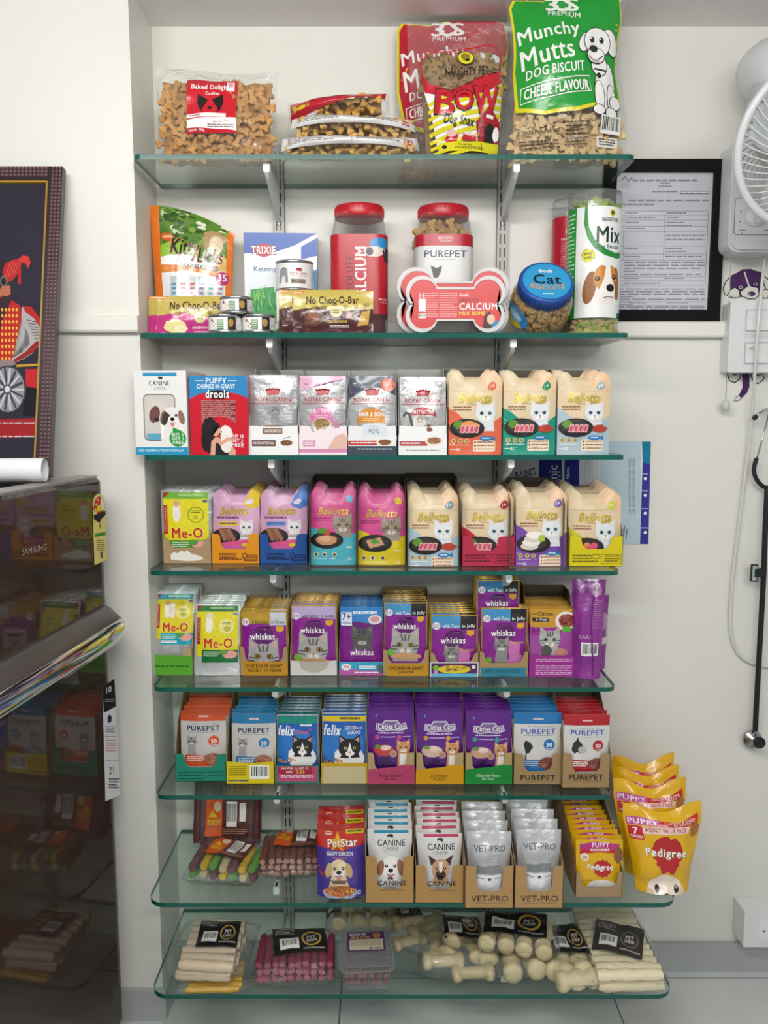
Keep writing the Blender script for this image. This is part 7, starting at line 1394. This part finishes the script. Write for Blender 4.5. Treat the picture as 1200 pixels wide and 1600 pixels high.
hd = P(1181, 1158, Yt - .004) - O; hm = Matrix.Translation(hd) @ Matrix.Rotation(pi / 2, 4, 'X'); d_ = Acc(); d_.lathe([(.012, -.012), (.0195, -.010), (.0205, -.006), (.0195, -.002), (.010, 0), (.008, .006)], 30, c('b0b2b4')); d_.xf(Matrix.Translation((-.004, .004, .001)) @ hm); q.v += []; cp = q.obj('chest_stem', 'metal', o); d_.obj('chest_piece', 'metal', o)
d_ = Acc(); d_.lathe([(.0125, .004), (.0128, .009), (.0105, .010), (.0085, .009)], 28, K); d_.xf(Matrix.Translation((.004, -.002, 0)) @ hm); d_.obj('bell_ring', 'rubber', o)
d_ = Acc(); d_.lathe([(.009, .006), (.009, .0085), (.003, .009), (.003, .0075), (0, .0075)], 24, c('c4c6c8')); d_.xf(Matrix.Translation((.004, -.002, 0)) @ hm); d_.obj('bell', 'metal', o)
tc = P(1178, 895, Yt - .006) - O; d_ = Acc(); d_.rbox(tc.x - .0075, tc.x + .0075, tc.y - .003, tc.y + .002, tc.z - .019, tc.z + .019, .002, K); d_.box(tc.x, tc.x + .022, tc.y - .004, tc.y + .014, tc.z - .009, tc.z + .009, K); tg = d_.obj('name_tag', 'plastic', o)
d_ = Acc(); d_.rbox(tc.x - .005, tc.x + .005, tc.y - .0036, tc.y - .003, tc.z - .016, tc.z + .016, .001, c('9aa8ae')); d_.obj('tag_insert', 'paper', tg)
# surface socket near the floor
Yk = 1.722; A_, B_ = P(1164, 1425, Yk), P(1164, 1480, Yk); o = empty('socket_box', 'white surface mounted socket box near the floor', 'socket', (A_.x, YB - .001, B_.z)); hz = A_.z - B_.z; q = Acc(); q.prism(rpts(0, 0, .15, hz, .003), Yk - YB + .001, 0, c('dfe1e0')); q.obj('body', 'plastic', o)
A2, B2 = P(1185, 1438, Yk), P(1185, 1469, Yk); q = Acc(); q.prism(rpts(A2.x - A_.x, B2.z - B_.z, A2.x - A_.x + .06, A2.z - B_.z, .002), Yk - YB - .0012, Yk - YB + .0012, c('e6e8e7')); a = Art()
for u, v_ in ((22, 45), (52, 26), (52, 45)): a.ell(u, v_ * .9, 4, 4, K)
flat_art(q, a, .06, (A2.x - A_.x, Yk - YB - .0013, A2.z - B_.z)); q.obj('socket_plate', 'plastic', o)

# ================================================================== fridge, picture and paper roll by the pillar
YFR = 1.55; pf = P(163, 770, YFR); tdir = Vector((-.096, -.9954, 0)).normalized(); nrm = Vector((.9954, -.096, 0)).normalized(); ZT = P(162, 746, YFR).z
o = empty('fridge', 'dark brown glossy fridge in front of the wall beside the shelves', 'fridge', (pf.x, pf.y, 0), (0, 0, atan2(-tdir.x, -tdir.y) * 1.0))
ang = atan2(tdir.y, tdir.x); o.rotation_euler = (0, 0, ang); FM = Matrix.Translation((pf.x, pf.y, 0)) @ Matrix.Rotation(ang, 4, 'Z')
# local frame: +x runs along the door towards the camera, +y is out of the door face
FL = .56; q = Acc(); q.prism(rpts(0.004, -.54, FL, -.05, .01), .06, ZT - .004, c('2a2625'), 0, 'z'); q.obj('body', 'paint', o)
dp = rpts(0, -.045, FL, 0, .02, 6)
def door(z0, z1, name):
    q = Acc(); q.prism(dp, z0, z1 - .006, c('ffffff'), 0, 'z', False); k_ = [(FL / 2 + (x - FL / 2) * .985, -.0225 + (y + .0225) * .8) for x, y in dp]; n = len(dp)
    q.add([(p[0], p[1], z1 - .006) for p in dp] + [(p[0], p[1], z1) for p in k_], [(i, (i + 1) % n, n + (i + 1) % n, n + i) for i in range(n)] + [list(range(n, 2 * n))], c('ffffff')); return q.obj(name, 'lacquer', o)
HZ1, HZ0 = P(170, 947, YFR).z, P(178, 992, YFR).z
door(HZ0, ZT, 'upper_door_panel'); door(.07, HZ0 - .002, 'lower_door_panel')
tr = Acc(); tr.prism(rpts(.004, -.05, FL, -.006, .015), ZT, ZT + .004, c('8a8682'), 0, 'z'); tr.obj('top_trim', 'plastic', o)
# grip: a long bar with a rounded far end, chrome along its lower edge
def bar3(prof, name, mat, col, ext):
    q = Acc(); n = len(prof); vs = []; xs = [-ext + .0, -ext + .004, -ext + .012, -ext + .028, .1, FL - .01]; sc = [.15, .55, .82, 1, 1, 1]
    zc = sum(p[1] for p in prof) / n
    for x, s_ in zip(xs, sc): vs += [(x, p[0] * (s_ if s_ == 1 else .35 + .65 * s_), zc + (p[1] - zc) * s_) for p in prof]
    q.add(vs, [(j * n + i, j * n + (i + 1) % n, (j + 1) * n + (i + 1) % n, (j + 1) * n + i) for j in range(len(xs) - 1) for i in range(n)] + [list(range(n))], c(col), 0, True); return q.obj(name, mat, o)
hz = HZ1 - HZ0
bar3([(-.004, HZ1 + .012), (.010, HZ1 + .004), (.024, HZ1 - hz * .2), (.033, HZ1 - hz * .35), (.034, HZ1 - hz * .45), (.02, HZ1 - hz * .6), (-.004, HZ0 + .008)], 'handle', 'plastic', '4a4442', 0.0)
ho = bar3([(.030, HZ1 - hz * .30), (.036, HZ1 - hz * .33), (.040, HZ1 - hz * .5), (.039, HZ1 - hz * .8), (.032, HZ0 - .004), (.018, HZ0 - .006), (.016, HZ0 + .004), (.026, HZ1 - hz * .5)], 'handle_trim', 'chrome', 'c9c9c9', 0.002)
FI = FM.inverted()
def facefn(off): return lambda u, v: FI @ (onplane(u, v, pf, nrm)) + Vector((0, off, 0))
def sticker(a, name, mat, off=.0006):
    q = Acc(); px_art(q, a, facefn(off), (0, 1, 0), .0002); return q.obj(name, mat, o)
a = Art(); a.add([], [], WHT) if False else None
vs, fs = text_mesh('SAMSUNG', .03, 0); a.add([(34 + 38 * x, 858 - 9 * x + 10 * y + (0) * x) for x, y in vs], fs, c('b9bdb4', .6), True); sticker(a, 'badge_lettering', 'plastic')
a = Art(); YE = c('dccf7a'); a.poly([(144, 786), (147, 775), (153, 771), (158, 772), (161, 778), (163, 786), (167, 874), (147, 883)], YE); a.poly([(145, 796), (147, 783), (152, 776), (157, 776), (160, 784), (162, 797), (154, 804)], c('c8402a')); a.poly([(157, 776), (160, 784), (162, 797), (158, 796), (156, 784)], c('e8e0d8')); a.poly([(149, 800), (151, 790), (156, 788), (159, 798)], c('e0c82a'))
for u, v_ in ((148, 796), (149, 788), (152, 781)): a.star(u, v_, 1.8, .8, 5, WHT)
a.poly([(145, 805), (163, 798), (164, 804), (156, 812), (155, 817), (146, 812)], c('232020')); a.stroke([(155, 818), (156, 826)], 1.2, c('232020')); a.poly([(148, 834), (164, 831), (164, 836), (148, 839)], c('3a8a3a')); a.lines(150, 844, 163, 862, 6, c('6a6440'), .4); a.rect(156, 862, 160, 872, c('5a5a6a'))
sticker(a, 'energy_label', 'paper')
a = Art(); a.poly([(159, 1074), (178, 1060), (187, 1242), (164, 1252)], c('dfe0e2')); a.poly([(159, 1074), (178, 1060), (180, 1104), (161, 1114)], c('141216'))
vs, fs = text_mesh('10', .03, 0); a.add([(165 + 8 * x, 1074 - 3 * x + 10 * y) for x, y in vs], fs, WHT, True); a.lines(163, 1092, 177, 1098, 2, c('a8a8b0'))
a.poly([(170, 1116), (174, 1120), (173, 1128), (168, 1130), (167, 1121)], c('2a2a4a')); a.lines(164, 1134, 180, 1146, 4, c('4a4a58'), .4); a.lines(165, 1156, 180, 1176, 5, c('c86a5a'), .4); a.rect(163, 1150, 181, 1151, c('9a9aa0')); a.rect(165, 1188, 184, 1189, c('9a9aa0'))
vs, fs = text_mesh('21', .035, 0); a.add([(170 + 7 * x, 1199 - 2 * x + 11 * y) for x, y in vs], fs, c('1c1c20'), True); a.lines(169, 1216, 185, 1234, 4, c('2a2a2e'), .5)
sticker(a, 'warranty_label', 'paper', .0008)
# framed painting leaning on the wall, standing on the fridge
Bq, Tq = P(81, 745, 1.476), P(102, 265, 1.606); Bq.z = ZT + .006; up = (Tq - Bq).normalized(); up.x = 0; up.normalize(); bk = Vector((0, up.z, -up.y)); Hp = (Tq - Bq).length; Wp = .42
PM = Matrix(((1, bk.x, up.x, (Bq.x + Tq.x) / 2), (0, bk.y, up.y, Bq.y), (0, bk.z, up.z, Bq.z), (0, 0, 0, 1)))
o2 = bpy.data.objects.new('framed_painting', None); COL.objects.link(o2); o2.matrix_world = PM; tag(o2, 'dark painting of a seated warrior in red, in a beaded maroon frame', 'painting')
fw = .026; q = Acc(); DM = c('2c161c'); BE = c('8a6a72')
for (x0, x1, z0, z1) in ((-Wp, 0, 0, fw), (-Wp, 0, Hp - fw, Hp), (-Wp, -Wp + fw, fw, Hp - fw), (-fw, 0, fw, Hp - fw)): q.box(x0, x1, -.012, .004, z0, z1, DM)
def bead(x, z, hx, hz):
    v = [(x - hx, -.012, z - hz), (x + hx, -.012, z - hz), (x + hx, -.012, z + hz), (x - hx, -.012, z + hz), (x - hx * .4, -.0155, z - hz * .4), (x + hx * .4, -.0155, z - hz * .4), (x + hx * .4, -.0155, z + hz * .4), (x - hx * .4, -.0155, z + hz * .4)]
    q.add(v, [(0, 1, 5, 4), (1, 2, 6, 5), (2, 3, 7, 6), (3, 0, 4, 7), (4, 5, 6, 7)], BE)
z = .004
while z < Hp - .002:
    for x in (-.004, -.0105, -.017): bead(x, z, .0022, .0026)
    z += .0072
x = -.030
while x > -Wp:
    for zz in (Hp - .004, Hp - .0105, Hp - .017): bead(x, zz, .0026, .0022)
    x -= .0072
q.obj('frame', 'plastic', o2)
q = Acc(); gw = .004
for (x0, x1, z0, z1) in ((-Wp + fw, -fw, fw, fw + gw), (-Wp + fw, -fw, Hp - fw - gw, Hp - fw), (-fw - gw, -fw, fw, Hp - fw)): q.box(x0, x1, -.010, .002, z0, z1, c('a8842c'))
q.obj('gilt_edge', 'plastic', o2)
q = Acc(); q.box(-Wp + fw, -fw, -.003, .003, fw, Hp - fw, c('2e2b38')); PI_ = PM.inverted(); p0 = PM @ Vector((0, -.0031, 0)); pn = -bk
def cvfn(u, v): return PI_ @ onplane(u, v, p0, pn)
a = Art(); RD = c('b02a28')
a.poly([(-30, 430), (-4, 406), (8, 404), (2, 425), (4, 440), (0, 455), (-20, 455)], c('2a2a30')); a.poly([(6, 440), (4, 424), (8, 412), (20, 406), (30, 404), (34, 412), (30, 425), (18, 440)], RD); a.poly([(28, 406), (36, 399), (45, 401), (48, 410), (44, 420), (40, 412), (34, 410)], c('c83a34')); a.poly([(29, 412), (33, 412), (33, 444), (28, 444)], RD)
for k in range(4): a.stroke([(8 + k * 5, 436 - k * 3), (16 + k * 5, 409)], 1, c('d8605a'))
a.ell(6, 440, 6, 9, c('6a625e')); a.ell(6, 440, 3.6, 6, c('2a2628')); a.poly([(2, 448), (16, 446), (17, 460), (6, 466), (-4, 466)], c('b06a4e'))
a.poly([(-30, 470), (0, 463), (12, 465), (32, 478), (34, 500), (30, 566), (-30, 572)], RD); a.poly([(0, 466), (6, 462), (20, 466), (4, 500), (0, 520)], c('3a2a2c'))
for i in range(5):
    for k in range(9): a.ell(4 + i * 5.6, 484 + k * 9.6, 1.7, 2.6, c('e8a848'))
a.poly([(34, 480), (48, 482), (62, 500), (70, 516), (66, 534), (52, 552), (36, 562), (20, 568), (20, 560), (36, 550), (50, 534), (40, 512), (34, 500)], c('a8a4a4')); a.poly([(36, 478), (50, 480), (64, 500), (70, 514), (66, 518), (54, 498), (40, 488)], RD); a.poly([(66, 532), (54, 550), (36, 561), (22, 567), (22, 562), (40, 550), (56, 534)], c('8a2a2a'))
for k in range(7): a.stroke([(42 + k * 2, 500 + k * 5), (58 + k, 504 + k * 4)], 1.4, c('5a585c'))
a.poly([(-30, 564), (20, 562), (26, 570), (-30, 580)], c('8a7a78')); a.poly([(26, 570), (70, 568), (70, 571), (26, 574)], c('b8902c')); a.poly([(40, 577), (69, 576), (68, 608), (40, 604)], c('b82a2e')); a.poly([(38, 604), (68, 608), (66, 650), (36, 650)], c('1c1a20'))
a.ell(13, 609, 29, 38, c('3a3a40')); a.ell(13, 609, 26, 35, c('8a8c92'))
for k in range(18): t = 2 * pi * k / 18; a.stroke([(13 + 5 * cos(t), 609 + 6 * sin(t)), (13 + 25 * cos(t), 609 + 33 * sin(t))], 3.4, c('44464c' if k % 2 else 'b9bbc0'))
a.ell(13, 609, 7, 8, c('5a5c62')); a.ell(13, 609, 4, 5, c('c9cbd0'))
a.poly([(-30, 656), (66, 653), (64, 682), (-30, 686)], c('9a2228')); a.lines(-30, 660, 65, 662, 1, c('c9c4c4'), .9); a.lines(-30, 681, 64, 683, 1, c('c9c4c4'), .9)
B2 = Art(); B2.it = a.it; q2 = q; px_art(q2, B2, cvfn, (0, -1, 0), .00012); q2.obj('canvas', 'paper', o2)
# rolled sheet of white paper
zr = ZT + .0045; r = .0208; ec = P(70, 736, 1.395); ec.z = zr + r; ec2 = ec + Vector((-.26, -.02, 0)); dirr = (ec2 - ec).normalized(); side = dirr.cross(Vector((0, 0, 1))).normalized(); q = Acc(); n = 64; vs = []; turns = 2.2
for e_ in (ec, ec2):
    for i in range(n + 1): t = turns * 2 * pi * i / n; rr = r * (1 - .16 * (1 - i / n) * turns / 2.2); vs.append(e_ + side * rr * cos(t + 5.2) + Vector((0, 0, 1)) * rr * sin(t + 5.2))
q.add(vs, [(i, i + 1, n + 2 + i, n + 1 + i) for i in range(n)], c('e4e6ea'), 0, True); ob = q.obj('paper_roll', 'paper'); tag(ob, 'rolled sheet of white paper lying on the fridge', 'paper roll')
